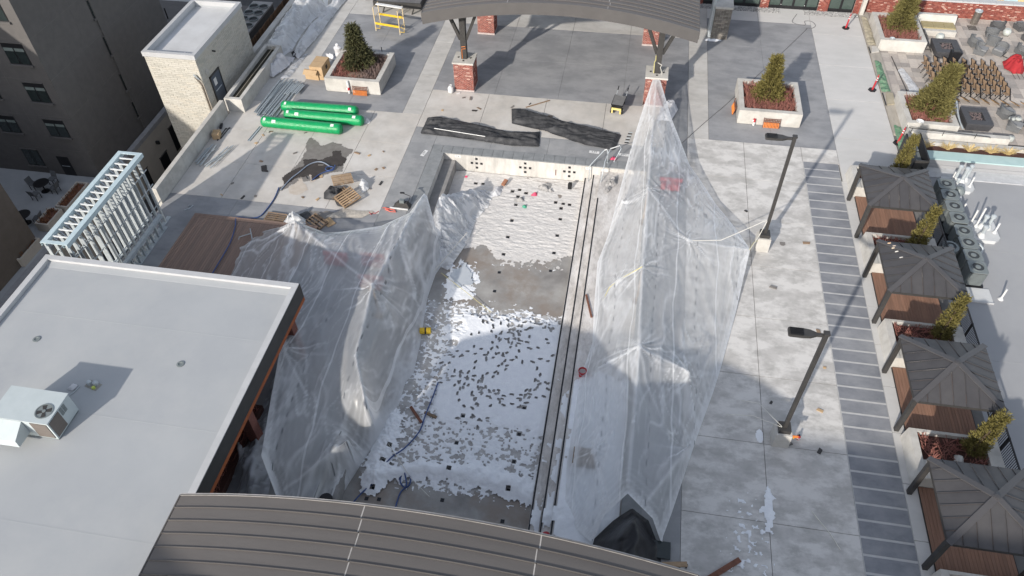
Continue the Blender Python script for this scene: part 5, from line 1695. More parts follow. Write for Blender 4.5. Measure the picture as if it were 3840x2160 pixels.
p2 = Q(550, 1030, *O4)
pallet('broken pallet at the back edge of the left tent', (p2.x, p2.y, 0), R(-32), PALLET_OLD, (R(6), 0), 6)
tag(MB().box(-.35, .35, -.25, .25, 0, .04).build('brown_board', CARD, None), 'flat brown board lying by the broken pallet', 'board')
bb = bpy.data.objects['brown_board']
p3 = Q(705, 1010, *O4)
bb.location = (p3.x, p3.y, .01)
bb.rotation_euler = (0, 0, R(-40))
tag(cloth_heap('tied_sheet_end', [tuple(Q(a, b, *O4))[:2] for a, b in ((190, 1010), (250, 940), (330, 910), (450, 990), (450, 1050), (320, 1060), (200, 1050))], .5, FILM_PILE, folds=.25, seed=41, edge=.4, fscale=2, res=.05), 'bunched end of the plastic sheet tied above the left tent peak', 'plastic sheet')
tag(cloth_heap('grey_tarp', [tuple(Q(a, b, *O4))[:2] for a, b in ((360, 930), (460, 880), (500, 920), (520, 990), (430, 970))], .06, DARK_TARP, folds=.06, seed=42, edge=.2, fscale=2, res=.05), 'flat dark grey tarp piece behind the tied sheet end', 'tarpaulin')
# debris: sand by the pallets
tag(cloth_heap('sand_spill', [tuple(Q(a, b, *O4))[:2] for a, b in ((640, 950), (880, 860), (1080, 880), (1240, 880), (1080, 960), (900, 960), (760, 960))], .02, mat('sandy_grit', (.48, .44, .38), (.36, .33, .29), scale=9, rough=1), folds=.03, seed=43, edge=.3, fscale=5, res=.06), 'thin spill of sandy grit around the pallet heap', 'grit')
bpy.data.objects['sand_spill']['kind'] = 'stuff'

# hoses
def hose(label, name, pts, m_, r=.035):
    pts = [Vector(p) for p in pts]
    out = []
    n = len(pts)
    for i in range(n-1):
        p0, p1_, p2_, p3_ = pts[max(i-1, 0)], pts[i], pts[i+1], pts[min(i+2, n-1)]
        for k in range(8):
            t_ = k/8
            out.append(.5*((2*p1_)+(p2_-p0)*t_+(2*p0-5*p1_+4*p2_-p3_)*t_*t_+(3*p1_-p0-3*p2_+p3_)*t_**3))
    out.append(pts[-1])
    return tag(MB().tube(out, r, 7).build(name, m_, smooth=True), label, 'hose')


W3 = (600, 640, 640)
hz = .045
h1 = [Q(a, b, *O4, hz) for a, b in ((520, 525), (590, 470), (660, 440), (740, 425), (765, 405), (740, 385), (690, 390), (668, 415), (700, 435), (760, 410), (780, 375))]
hose('blue hose end coiled in a loop on the wet stain', 'blue_hose', [(p.x, p.y, .04+.012*i) for i, p in enumerate(h1)], BLUE_HOSE, .034)
h2 = [Q(a, b, *O4, hz) for a, b in ((725, 380), (640, 330), (560, 325), (470, 360), (370, 440), (290, 500), (230, 560), (160, 640))]
hose('grey-blue hose arching over the wet stain', 'grey_hose', h2, HOSE_GREY, .038)
h3 = [Q(a, b, *W3, z_) for a, b, z_ in ((1345, 190, .05), (1290, 320, .05), (1180, 470, .05), (1110, 525, .05), (1000, 540, .06), (870, 530, .12), (850, 640, .25), (800, 800, .25), (720, 950, .25), (600, 1150, .25), (560, 1230, .25))]
hose('long blue hose running over the wooden deck towards the white roof', 'blue_hose', h3, BLUE_HOSE, .034)
h4 = [D(x, y, FZ+.14) for x, y in ((1102, 962), (1088, 1000), (1070, 1045), (1055, 1085), (1020, 1125), (985, 1150), (960, 1180), (945, 1210), (915, 1235), (890, 1262), (870, 1290))]
hose('long blue hose curving over the snow on the pool floor beside the left tent', 'blue_hose', h4, BLUE_HOSE, .034)
h5 = [D(x, y, FZ+.08) for x, y in ((1030, 1190), (1012, 1190), (1005, 1210), (1015, 1228), (1030, 1215), (1030, 1195), (1020, 1188))]
h5 = [D(1022, 1188, FZ+.14), D(1008, 1200, FZ+.1), D(1008, 1215, FZ+.08), D(1018, 1226, FZ+.08), D(1028, 1222, FZ+.08), D(1033, 1206, FZ+.1), D(1026, 1190, FZ+.12), D(1018, 1187, FZ+.16), D(1020, 1200, FZ+.2), D(1022, 1222, FZ+.15), D(1008, 1238, FZ+.06), D(1000, 1258, FZ+.06), D(994, 1280, FZ+.06), D(990, 1300, FZ+.06)]
hose('blue hose with a small loop on the bare near end of the pool floor', 'blue_hose', h5, BLUE_HOSE, .034)
hose('thin pale cable looping over the far deck by the glass doors', 'pale_cable', [Q(a, b, 2700, 0, 640, .02) for a, b in ((870, 160), (820, 250), (960, 285), (960, 240), (1040, 245), (1080, 290), (1040, 320), (980, 320), (960, 350), (700, 600), (430, 850), (60, 1190), (-60, 1290), (-300, 1500), (-600, 1780))], mat('grey_cable', (.14, .14, .145), rough=.6), .018)
hose('thin dark cable curled across the far pool floor', 'dark_cable', [Q(a, b, 1700, 540, 400, FZ+.03) for a, b in ((1930, 690), (1700, 690), (1500, 670), (1380, 640), (1345, 610), (1400, 600), (1500, 660), (1700, 700), (1800, 720), (2000, 780), (2150, 810), (2350, 790))], mat('grey_brown_cable', (.2, .17, .15), rough=.7), .014)
# small things in and by the pool
t = thing('red_bucket', 'round red bucket with a dark rim on the frosty pool steps beside the right tent', 'bucket', (-.72, 21.85, -.34))
MB().lathe((-.72, 21.85, -.34), [(.17, 0), (.2, .38), (.205, .40), (.18, .40), (.15, .05)], 18).build('shell', RED, t)
MB().lathe((-.72, 21.85, -.34), [(.17, .30), (.17, .31)], 16).build('contents', mat('grey_mortar', (.4, .38, .37), rough=.9), t)
MB().tube([(-.92, 21.85, .03), (-.9, 21.7, .0), (-.72, 21.6, -.06), (-.54, 21.7, .0), (-.52, 21.85, .03)], .012, 5).build('handle', GALV, t)
t = thing('yellow_canister', 'yellow canister with dark print lying at the edge of the left tent', 'canister', (-9.05, 24.05, FZ))
MB().cyl((-9.35, 24.0, FZ+.17), (-8.8, 24.1, FZ+.17), .17, 16).build('body', YELLOW, t)
MB().cyl((-9.1, 24.045, FZ+.17), (-9.02, 24.06, FZ+.17), .174, 16).build('print_band', BLACK, t)
tag(cloth_heap('pink_cloth', [tuple(Q(a, b, 1700, 540, 400, FZ))[:2] for a, b in ((1400, 940), (1450, 895), (1525, 890), (1515, 950), (1450, 960))], .12, PINK, folds=.1, seed=44, z0=FZ, edge=.15, fscale=4, res=.035), 'crumpled pink cloth on the far pool floor', 'cloth')
tag(cloth_heap('green_cloth', [tuple(Q(a, b, 1700, 540, 400, FZ))[:2] for a, b in ((1240, 1140), (1280, 1110), (1335, 1130), (1320, 1180), (1270, 1175))], .08, mat('green_cloth', (.1, .42, .27), rough=.8), folds=.08, seed=45, z0=FZ, edge=.12, fscale=4, res=.035), 'small green scrap on the far pool floor', 'cloth')
t = thing('pink_flag', 'small pink marker flag on a wire by the far pool wall', 'flag', tuple(Q(1375, 875, 1520, 520, 320, FZ)))
fp = Q(1375, 875, 1520, 520, 320, FZ)
MB().bar((fp.x, fp.y, FZ+.02), (fp.x+.35, fp.y+.45, FZ+.35), .015).build('wire', GALV, t)
MB().hexa([(fp.x-.08, fp.y-.08, FZ+.02), (fp.x+.08, fp.y-.08, FZ+.02), (fp.x+.1, fp.y+.06, FZ+.06), (fp.x-.06, fp.y+.06, FZ+.06)], [(fp.x-.08, fp.y-.08, FZ+.05), (fp.x+.08, fp.y-.08, FZ+.05), (fp.x+.1, fp.y+.06, FZ+.09), (fp.x-.06, fp.y+.06, FZ+.09)]).build('pennant', PINK, t)
rs = np.random.RandomState(15)
for (pts_, lb) in ((((1190, 990), (1250, 960), (1290, 1010), (1270, 1060), (1110, 1050), (1090, 970)), 'grey heap of wet rubble left of the pink cloth'), (((1530, 790), (1680, 730), (1780, 750), (1780, 840), (1850, 880), (1700, 880), (1600, 860)), 'grey broken slab by the far pool wall'),
                   (((2310, 680), (2430, 620), (2520, 610), (2510, 740), (2420, 800), (2340, 900), (2290, 900)), 'dark rubble at the top of the pool steps by the tent')):
    P_ = [tuple(Q(a, b, 1700 if a < 2000 else 1700+0, 540, 400, FZ if a < 2000 else -.34))[:2] for a, b in pts_]
    if pts_[0][0] > 2000:
        P_ = [tuple(Q(a-1000, b, 2000-0, 540, 400, -.34))[:2] for a, b in pts_]
        P_ = [(p[0], p[1]) for p in P_]
    t_ = cloth_heap('rubble_heap', P_, .12, mat('wet_rubble', (.26, .25, .24), (.42, .41, .4), scale=5, rough=.9, detail=8), folds=.16, seed=46+len(P_), z0=(FZ if pts_[0][0] < 2000 else -.34), edge=.2, fscale=3.5, res=.04)
    tag(t_, lb, 'rubble')
t = thing('black_box', 'small black open box standing on the far pool floor', 'box', tuple(Q(650, 830, 2000, 540, 400, FZ)))
bp_ = Q(650, 830, 2000, 540, 400, FZ)
MB().box(bp_.x-.1, bp_.x+.1, bp_.y, bp_.y+.16, FZ+.01, FZ+.42).build('body', BLACK, t)
MB().hexa([(bp_.x-.1, bp_.y-.02, FZ), (bp_.x+.14, bp_.y-.02, FZ), (bp_.x+.14, bp_.y, FZ), (bp_.x-.1, bp_.y, FZ)], [(bp_.x-.05, bp_.y+.16, FZ+.46), (bp_.x+.15, bp_.y+.16, FZ+.46), (bp_.x+.15, bp_.y+.2, FZ+.46), (bp_.x-.05, bp_.y+.2, FZ+.46)]).build('flap', BLACK, t)
for (x0, y0, x1, y1, lb, m_) in ((1033, 1023, 1060, 1063, 'brown timber offcut on the snow beside the blue hose', RUST), (1068, 1037, 1098, 1050, 'grey plank half buried in the snow right of the blue hose', PALLET_OLD)):
    p, q = D(x0, y0, FZ+.12), D(x1, y1, FZ+.12)
    tag(MB().bar(p, q, .13, .07).build('plank', m_), lb, 'plank')
p, q = T(2, 1, 560, 775, -.3), T(2, 1, 600, 945, -.3)
tag(MB().bar(p, q, .10, .06).build('plank', RUST), 'thin dark plank along the pool steps beside the right tent', 'plank')
p, q = Q(800, 1330, 2400, 1800, 560, .06), Q(1290, 1030, 2400, 1800, 560, .06)
tag(MB().bar(p, q, .2, .09).build('plank', RUST), 'reddish-brown plank on the snowy deck near the black tarpaulin', 'plank')
t = thing('timber_frame', 'small timber frame on the dark slab beside the black tarpaulin', 'frame', (3.5, 13.6, 0))
p, q = Q(290, 1095, 2400, 1800, 560, .3), Q(610, 1090, 2400, 1800, 560, .3)
MB().bar(p, q, .2, .06).build('top_rail', PALLET, t)
for (a, b) in ((400, 1130), (600, 1120), (620, 1260), (430, 1260)):
    g_ = Q(a, b, 2400, 1800, 560, .1)
    MB().box(g_.x-.03, g_.x+.03, g_.y-.03, g_.y+.03, 0, .28).build('leg', BLACK, t)
MB().bar(Q(430, 1270, 2400, 1800, 560, .2), Q(640, 1280, 2400, 1800, 560, .2), .06).build('bottom_rail', GALV, t)
MB().box(2.95, 3.6, 13.2, 13.9, .05, .12).build('glass_panel', GLASS_DK, t)
t = thing('red_float', 'red round float and a white ring behind the near canopy edge', 'float', (-1.3, 13.6, -.9))
MB().lathe((-1.35, 13.75, -.97), [(.2, 0), (.2, .3), (.12, .4), (.02, .42)], 16).build('dome', RED, t)
MB().tube([(-1.25+.3*math.cos(a), 13.55+.12*math.sin(a), -.6) for a in [k*math.pi/6 for k in range(7)]], .02, 5).build('ring', WHITE, t)
# handrails at the pool steps
for (pts_, lb) in (([(-1.88, 37.3, -.97), (-1.88, 37.35, .15), (-1.8, 37.45, .25), (-1.1, 38.2, .82), (-.95, 38.25, .85), (-.88, 38.1, .8), (-.84, 38.02, -.0)], 'steel pool handrail with white ends at the far steps, left one'),
                   ([(-1.1, 36.5, -.34), (-1.02, 36.9, .3), (-.98, 37.4, .6), (-.75, 38.35, .85), (-.2, 38.75, .85), (-.1, 38.6, .75), (-.45, 38.2, .03)], 'grey steel pool handrail bent over the far coping, right one')):
    t = thing('pool_handrail', lb, 'handrail', pts_[0], 'handrails at the pool steps')
    MB().tube(pts_, .028, 7).build('rail', GALV, t, smooth=True)
    MB().lathe((pts_[-1][0], pts_[-1][1], .022), [(.06, 0), (.06, .02)], 10).build('flange', GALV, t)
    MB().tube([pts_[3], pts_[4]], .036, 7).build('white_grip', WHITE, t)
tag(cloth_heap('pink_rag', [(-.75, 38.3), (-.35, 38.3), (-.3, 38.6), (-.6, 38.65)], .08, PINK, folds=.05, seed=47, z0=.02, edge=.12, fscale=4, res=.035), 'pink rag on the far coping under the bent handrail', 'cloth')
# rebar handles: bent galvanised frame by the left tent
tag(MB().tube([tuple(Q(a, b, *W3, z_)) for a, b, z_ in ((1020, 655, .45), (1045, 780, .3), (1020, 810, .15), (920, 800, .12), (890, 780, .15), (900, 750, .2), (1030, 710, .4))], .03, 6).build('bent_pipe', GALV), 'bent galvanised pipe frame at the top corner of the left tent', 'pipe')
# grey floor machine by the pool corner
g0 = Q(1540, 830, *O4)
t = thing('floor_machine', 'grey floor machine with a black handle at the pool edge behind the left tent', 'machine', (g0.x, g0.y, 0))
MB().hexa([(g0.x-.55, g0.y-.2, 0), (g0.x+.5, g0.y-.2, 0), (g0.x+.5, g0.y+.25, 0), (g0.x-.55, g0.y+.25, 0)], [(g0.x-.25, g0.y-.1, .35), (g0.x+.3, g0.y-.1, .35), (g0.x+.3, g0.y+.15, .35), (g0.x-.25, g0.y+.15, .35)]).build('housing', STEEL_DK, t)
MB().box(g0.x-.12, g0.x+.15, g0.y-.12, g0.y+.08, .351, .55).build('motor', HVAC, t)
MB().tube([(g0.x+.3, g0.y, .2), (g0.x+.45, g0.y+.3, .6), (g0.x-.05, g0.y+.35, .75)], .025, 6).build('handle', BLACK, t)
MB().bar((g0.x-.15, g0.y+.33, .76), (g0.x+.1, g0.y+.36, .76), .07).build('grip', BLACK, t)
MB().bar((g0.x-.7, g0.y-.25, .06), (g0.x+.4, g0.y-.28, .06), .07).build('skid', WHITE, t)
tag(MB().tube([tuple(Q(a, b, *O4, .04)) for a, b in ((1310, 845), (1340, 840), (1380, 865), (1340, 860), (1400, 885), (1460, 890), (1450, 870), (1350, 845))], .03, 5).build('orange_straps', mat('coral_strap', (.68, .16, .12), rough=.6)), 'tangled coral-red straps beside the grey floor machine', 'strap')
tag(MB().tube([tuple(Q(a, b, *O4, .03)) for a, b in ((1160, 890), (1185, 920), (1200, 900), (1230, 905), (1270, 880))], .02, 5).build('tangled_cable', RED), 'short red cord with scraps on the slab right of the pallet heap', 'cord')

# small scraps and offcuts scattered over the work area
rs = np.random.RandomState(77)
for k in range(46):
    if k < 26:
        x, y, z = rs.uniform(-23.5, -14.2), rs.uniform(31.0, 40.5), .006
    elif k < 36:
        x, y, z = rs.uniform(4.6, 10.6), rs.uniform(16, 38), .006
    else:
        x, y, z = rs.uniform(-12.5, -2), rs.uniform(40.4, 44.0), .006
    a, l, w = rs.uniform(0, 3.1), rs.uniform(.06, .22), rs.uniform(.03, .09)
    c, s_ = math.cos(a), math.sin(a)
    P = [(x+c*l-s_*w, y+s_*l+c*w), (x-c*l-s_*w, y-s_*l+c*w), (x-c*l+s_*w, y-s_*l-c*w), (x+c*l*.7+s_*w, y+s_*l*.7-c*w)]
    o = MB().prism(P[::1] if True else P, z, z+rs.uniform(.015, .05)).build('debris_scrap', [PALLET_OLD, STAIN, CARD, STEEL_DK][k % 4], deck)
    o['kind'] = 'stuff'
# ================================================================== PLANTERS, TREES
def crown_mesh(mb, h, r0, n, seed, shape=1.0, lean=(0, 0), leaf=.11, z0=.1, gap=.25, up=.5):
    """small leaf-sized faces on sprays spread through a tapering crown"""
    rs = np.random.RandomState(seed)
    nspray = n//9
    for k in range(nspray):
        u = rs.rand()**1.25
        z = z0+u*(h-z0)
        rr = r0*((1-u)**shape if shape > 0 else (.42*(1-u)**.45+.58*(1-u)**-shape))*(.72+.5*vnoise(np.array([k*.37]), np.array([z*1.7]), seed)[0])+.05
        a = rs.uniform(0, 6.283)
        q = rs.uniform(.35, 1.0)**.6
        if vnoise(np.array([a*1.6+seed]), np.array([z*2.1]), seed+2)[0] < gap and q > .6:
            q *= .65
        c = Vector((lean[0]*u+math.cos(a)*rr*q, lean[1]*u+math.sin(a)*rr*q, z))
        out = Vector((math.cos(a), math.sin(a), up+rs.uniform(-.25, .25))).normalized()
        for j in range(9):
            b = c+out*leaf*(j*.35-.6)+Vector(rs.uniform(-1, 1, 3))*leaf*.55
            d = (out+Vector(rs.uniform(-1, 1, 3))*.7).normalized()
            s = d.cross(Vector(rs.uniform(-1, 1, 3))).normalized()*leaf*.24
            e = b+d*leaf*rs.uniform(.7, 1.5)
            mb.add([b-s, b+s, e+s*.25, e-s*.25], [(0, 1, 2, 3)])
    return mb


def conifer(name, label, loc, h, r0, n, seed, matl, group, **kw):
    t = thing(name, label, 'tree', loc, group)
    lean = kw.get('lean', (0, 0))
    MB().tube([(0, 0, -.05), (lean[0]*.45, lean[1]*.45, h*.5), (lean[0]*.95, lean[1]*.95, h*.93)], [.07, .045, .012], 7).build('trunk', BARK, t, local=True)
    crown_mesh(MB(), h, r0, n, seed, **kw).build('crown', matl, t, local=True)
    return t


def twigs(name, label, x0, x1, y0, y1, z, n, matl, seed, h=(.15, .5)):
    rs = np.random.RandomState(seed)
    mb = MB()
    for k in range(n):
        cx, cy = rs.uniform(x0+.1, x1-.1), rs.uniform(y0+.1, y1-.1)
        for j in range(4):
            dx, dy = rs.uniform(-.28, .28, 2)
            ex, ey = min(max(cx+dx, x0+.02), x1-.02), min(max(cy+dy, y0+.02), y1-.02)
            mb.bar((cx, cy, z), (ex, ey, z+rs.uniform(*h)), .016)
    o = mb.build(name, matl)
    o['kind'] = 'stuff'
    o['label'] = label
    return o


def planter(label, x0, x1, y0, y1, h, wall=.32, soil=.28, group='square concrete planters', plinth=True):
    t = thing('concrete_planter', label, 'planter', ((x0+x1)/2, (y0+y1)/2, 0), group)
    for (a, b, c, d) in ((x0, x0+wall, y0, y1), (x1-wall, x1, y0, y1), (x0+wall+.002, x1-wall-.002, y0, y0+wall), (x0+wall+.002, x1-wall-.002, y1-wall, y1)):
        MB().box(a, b, c, d, .06, h).build('side_wall', WALLCONC, t)
    MB().box(x0+.05, x1-.05, y0+.05, y1-.05, 0, .06).build('plinth', WALLCONC, t)
    MB().box(x0+wall, x1-wall, y0+wall, y1-wall, .06, h-soil).build('soil', SOIL, t)
    return t


planter('square concrete planter with the dark spruce, cartons at its left side', -20.86, -16.93, 43.3, 47.25, 1.03)
planter('square concrete planter with the golden conifer on the right dark slab', 7.15, 11.1, 43.45, 47.3, 1.03)
planter('concrete planter at the back of the patio beside the bench', 17.55, 20.75, 54.2, 58.4, .9)
planter('concrete planter at the front of the patio beside the low wall', 17.55, 20.65, 43.75, 47.4, .9)
conifer('spruce_tree', 'dark green spruce in the planter behind the green rolls', (-19.05, 45.5, .7), 3.15, 1.05, 9000, 1, LEAF_DK, 'conifers in planters', shape=1.25, leaf=.15, gap=.42, up=.05)
conifer('conifer_tree', 'golden-green conifer in the planter on the right dark slab', (9.05, 45.5, .7), 3.0, 1.0, 8500, 2, LEAF_YL, 'conifers in planters', shape=-4, leaf=.125, gap=.3, up=.7)
conifer('conifer_tree', 'olive conifer in the back patio planter against the brick wall', (19.2, 56.5, .6), 3.2, 1.0, 8000, 3, LEAF_OL, 'conifers in planters', shape=-2.5, leaf=.15, gap=.3, up=.6, lean=(.15, .1))
conifer('conifer_tree', 'olive spreading conifer in the front patio planter before the folding chairs', (19.25, 45.6, .6), 3.1, 1.15, 9500, 4, LEAF_OL, 'conifers in planters', shape=-2.2, leaf=.16, gap=.3, up=.8, lean=(.45, .1))
twigs('red_twig_shrubs', 'bare reddish twigs round the golden conifer', 7.47, 10.78, 43.77, 46.98, .72, 420, TWIG, 21)
twigs('red_twig_shrubs', 'bare reddish twigs at the left of the spruce planter', -20.54, -18.6, 43.62, 46.93, .72, 170, TWIG, 22)
twigs('dead_twig_shrubs', 'grey dead twigs at the right of the spruce planter', -18.6, -17.25, 43.62, 46.93, .72, 150, TWIG_GREY, 23)
twigs('red_twig_shrubs', 'bare reddish twigs in the back patio planter', 17.87, 20.43, 54.52, 58.08, .6, 330, TWIG, 24)
twigs('red_twig_shrubs', 'bare reddish twigs in the front patio planter', 17.87, 20.33, 44.07, 47.08, .6, 300, TWIG, 25)
tag(cloth_heap('soil_mound', [(-19.9, 43.65), (-18.2, 43.65), (-17.4, 44.2), (-18.2, 45.0), (-19.6, 44.6)], .28, mat('brown_soil', (.15, .10, .075), (.10, .07, .055), scale=6, rough=1, bump=(20, .8, .03)), folds=.06, z0=.74, edge=.5, seed=48, res=.06), 'brown heap of soil in front of the spruce inside its planter', 'soil')
bpy.data.objects['soil_mound']['kind'] = 'stuff'
tag(MB().box(-17.9, -17.85, 47.3, 47.34, .75, 1.35).build('plastic_stake', BLACK), 'thin black stake behind the spruce planter', 'stake')
t = thing('white_barrel', 'dented white barrel wrapped in plastic behind the spruce planter', 'barrel', (-21.2, 47.3, 0))
MB().lathe((-21.2, 47.3, 0), [(.22, 0), (.27, .2), (.25, .8), (.3, 1.1), (.12, 1.2)], 14).build('barrel', SACK, t)
MB().lathe((-21.2, 47.3, 0), [(.1, 1.201), (.14, 1.32), (.05, 1.4)], 10).build('neck', SACK, t)


def heater_rack(label, x, y, along, face):
    """small stand hung on the planter side: rows of orange tubes over red rails"""
    t = thing('tube_rack', label, 'rack', (x, y, 0), 'orange tube racks on the planters', 0 if face == 'S' else -math.pi/2)
    for z in (.62, .50, .38):
        MB().bar((-.5, -.12, z), (.5, -.12, z), .035).build('rail', RUST, t, local=True)
    tb = None
    for k in range(11):
        if tb is None:
            tb = MB().tube([(0, -.22, .02), (0, -.1, .36)], .032, 6).build('orange_tube', ORANGE, t, local=True)
            tb.location = (-.45, 0, 0)
        else:
            instance(tb.data, 'orange_tube', (-.45+.09*k, 0, 0), t)
    for k in range(9):
        MB().tube([(-.4+.1*k, -.12, .39), (-.4+.1*k, -.1, .6)], .018, 5).build('red_tube', RUST, t, local=True)
    for s in (-.52, .52):
        MB().bar((s, -.2, 0), (s, -.06, .66), .03).build('leg', RUST, t, local=True)
    return t


heater_rack('rack of orange tubes on the front of the spruce planter', -18.35, 43.28, 1, 'S')
heater_rack('rack of orange tubes on the front of the golden conifer planter', 9.3, 43.42, 1, 'S')
heater_rack('rack of orange tubes on the left side of the golden conifer planter', 7.12, 44.9, 1, 'W')
for (x, y, lb) in ((-19.15, 43.18, 'white and red gauge post beside the tubes on the spruce planter'), (8.2, 43.32, 'white and red gauge beside the tubes on the golden conifer planter')):
    t = thing('gauge_post', lb, 'gauge', (x, y, 0), 'gauges beside the tube racks')
    MB().cyl((x, y, .05), (x+.02, y, .3), .07, 10).build('base', WHITE, t)
    MB().cyl((x, y, .31), (x, y+.02, .52), .085, 10).build('red_body', RED, t)
    if x < 0:
        MB().cyl((x, y, .53), (x-.02, y+.03, 1.0), .08, 10).build('sleeve', WHITE, t)
    MB().cyl((x-.09, y-.06, .42), (x-.09, y-.02, .42), .06, 10).build('dial', WHITE, t)
# trough planter beside the tower
t = thing('trough_planter', 'long narrow concrete trough with dark soil beside the tower door', 'planter', (-26.1, 44, 0))
for (a, b, c, d) in ((-26.75, -26.5, 40.0, 47.2), (-25.75, -25.5, 40.0, 47.2), (-26.498, -25.752, 40.0, 40.25), (-26.498, -25.752, 46.95, 47.2)):
    MB().box(a, b, c, d, 0, .98).build('side_wall', WALLCONC, t)
MB().box(-26.5, -25.75, 40.25, 46.95, 0, .72).build('soil', mat('dark_moss_soil', (.05, .047, .035), (.03, .028, .02), scale=12, rough=1, bump=(25, .8, .03)), t)
MB().cyl((-26.0, 40.2, .99), (-25.95, 47.0, .99), .025, 6).build('irrigation_pipe', mat('tan_tube', (.34, .29, .22), rough=.6), t)

# ================================================================== LAMP POSTS
def lamp_post(label, x, y):
    t = thing('lamp_post', label, 'street lamp', (x, y, 0), 'lamp posts on the right deck')
    MB().hexa([(-.36, -.36, 0), (.36, -.36, 0), (.36, .36, 0), (-.36, .36, 0)], [(-.34, -.34, .9), (.34, -.34, .9), (.34, .34, .9), (-.34, .34, .9)]).build('concrete_base', WALLCONC, t, local=True)
    MB().box(-.25, .25, -.25, .25, .901, 1.12).build('base_cover', STEEL_DK, t, local=True)
    MB().box(-.078, .078, -.078, .078, 1.12, 7.3).build('pole', STEEL_DK, t, local=True)
    MB().box(-.11, .11, -.11, .11, 7.3, 7.38).build('pole_cap', STEEL_DK, t, local=True)
    hd = MB()
    prof = [(-.1, .05), (-.32, .06), (-.55, .17), (-.8, .2), (-1.3, .2), (-1.36, .16)]
    for (xa, wa), (xb, wb) in zip(prof[:-1], prof[1:]):
        hd.hexa([(xb, -wb, 7.15), (xa, -wa, 7.15), (xa, wa, 7.15), (xb, wb, 7.15)], [(xb, -wb, 7.27), (xa, -wa, 7.27), (xa, wa, 7.27), (xb, wb, 7.27)])
    h_ = hd.build('lamp_head', STEEL_DK, t, local=True)
    fin = None
    for k in range(9):
        if fin is None:
            fin = MB().box(-1.30, -.82, -.008, .008, 7.271, 7.31).build('cooling_fin', BLACK, h_, local=True)
            fin.location = (0, -.16, 0)
        else:
            instance(fin.data, 'cooling_fin', (0, -.16+.04*k, 0), h_)
    return t


lamp_post('dark lamp post beside the corner of the right tent, farther of two', 8.06, 31.75)
lamp_post('dark lamp post with flat ribbed head on the near right deck, nearer of two', 8.17, 19.42)
t = thing('orange_bracket', 'small orange bracket hanging on the base of the near lamp post', 'bracket', (8.62, 19.2, 0))
MB().box(8.5, 8.76, 19.13, 19.17, .78, .90).build('plate', ORANGE, t)
MB().box(8.56, 8.61, 19.11, 19.129, .72, .779).build('hook', YELLOW, t)
t = thing('spray_bottle', 'small red and white bottle at the foot of the near lamp post', 'bottle', (9.0, 19.65, 0))
MB().lathe((9.0, 19.65, 0), [(.09, 0), (.09, .16), (.04, .22)], 12).build('body', RED, t)
MB().lathe((9.0, 19.65, 0), [(.094, .06), (.094, .12)], 12).build('white_label', WHITE, t)
MB().lathe((9.0, 19.65, 0), [(.04, .221), (.045, .28)], 10).build('cap', BLACK, t)
tag(MB().tube([(8.35, 19.35, .02), (8.55, 19.2, .03), (8.75, 19.3, .02), (8.6, 19.42, .04), (8.4, 19.32, .03)], .02, 5).build('cable_coil', BLACK), 'small coil of black cord in front of the near lamp base', 'cord')

# ================================================================== STEEL STUD WALL FRAME (left)
t = thing('stud_wall_frame', 'tall box frame of galvanised steel studs on the left edge of the deck, partly behind the white roof', 'frame', (-26.1, 25.6, 0))
SX0, SX1, SY0, SY1, SZ = -26.72, -25.58, 22.1, 29.15, 4.55
for x in (SX0, SX1):
    MB().box(x-.13, x+.13, SY0-.1, SY1+.1, SZ-.01, SZ+.02).build('top_track', GALV_BLUE, t)
    MB().box(x-.13, x-.12, SY0-.1, SY1+.1, SZ-.22, SZ-.011).build('top_track', GALV_BLUE, t)
    MB().box(x+.12, x+.13, SY0-.1, SY1+.1, SZ-.22, SZ-.011).build('top_track', GALV_BLUE, t)
    MB().box(x-.12, x+.12, SY0-.08, SY1+.08, .0, .05).build('bottom_track', GALV, t)
for y in (SY0, SY1):
    MB().box(SX0+.132, SX1-.132, y-.1, y+.1, SZ-.01, SZ+.02).build('top_track', GALV_BLUE, t)
y = SY0
rung_n = 0
sa = None
while y < SY1+.05:
    for x in (SX0, SX1):
        if sa is None:
            m_ = MB().box(-.09, .09, -.003, .003, .05, SZ-.02)
            m_.box(-.09, -.084, -.003, .05, .05, SZ-.02).box(.084, .09, -.003, .05, .05, SZ-.02)
            sa = m_.build('stud', GALV, t, local=True)
            sa.location = (x+26.1, y-25.6, 0)
        else:
            instance(sa.data, 'stud', (x+26.1, y-25.6, 0), t)
    if .3 < y-SY0:
        MB().box(SX0+.12, SX1-.12, y-.03, y+.03, SZ-.09, SZ-.03).build('cross_brace', mat('white_galv', (.66, .68, .68), rough=.4) if 'white_galv' not in bpy.data.materials else bpy.data.materials['white_galv'], t)
        MB().bar((SX0+.1, y, SZ-.15), (SX1-.1, y-.2, SZ-.9), .05).build('diagonal_brace', GALV, t)
    y += .475
for z in (1.3, 2.5, 3.5):
    for x in (SX0, SX1):
        MB().box(x-.02, x+.02, SY0, SY1, z, z+.035).build('bridging', GALV, t)
for k, yy in enumerate((23.2, 24.2, 25.1, 26.1, 27.0)):
    MB().box(SX1+.095, SX1+.30, yy-.05, yy+.35, .62+.02*k, .70+.02*k).build('bracket', mat('white_galv2', (.62, .64, .65), rough=.4) if k == 0 else bpy.data.materials['white_galv2'], t)
MB().box(SX1+.12, SX1+.34, SY0-.1, 28.4, .95, .99).build('counter_track', GALV, t)
MB().box(SX1+.12, SX1+.13, SY0-.1, 28.4, .80, .949).build('counter_track', GALV, t)
MB().box(SX1+.33, SX1+.34, SY0-.1, 28.4, .80, .949).build('counter_track', GALV, t)
for k in range(12):
    MB().box(SX1+.16, SX1+.30, SY0+.2+.52*k, SY0+.23+.52*k, .05, .80).build('short_stud', GALV, t)
MB().box(SX1+.12, SX1+.34, SY0-.1, 28.4, .001, .045).build('bottom_track', GALV, t)
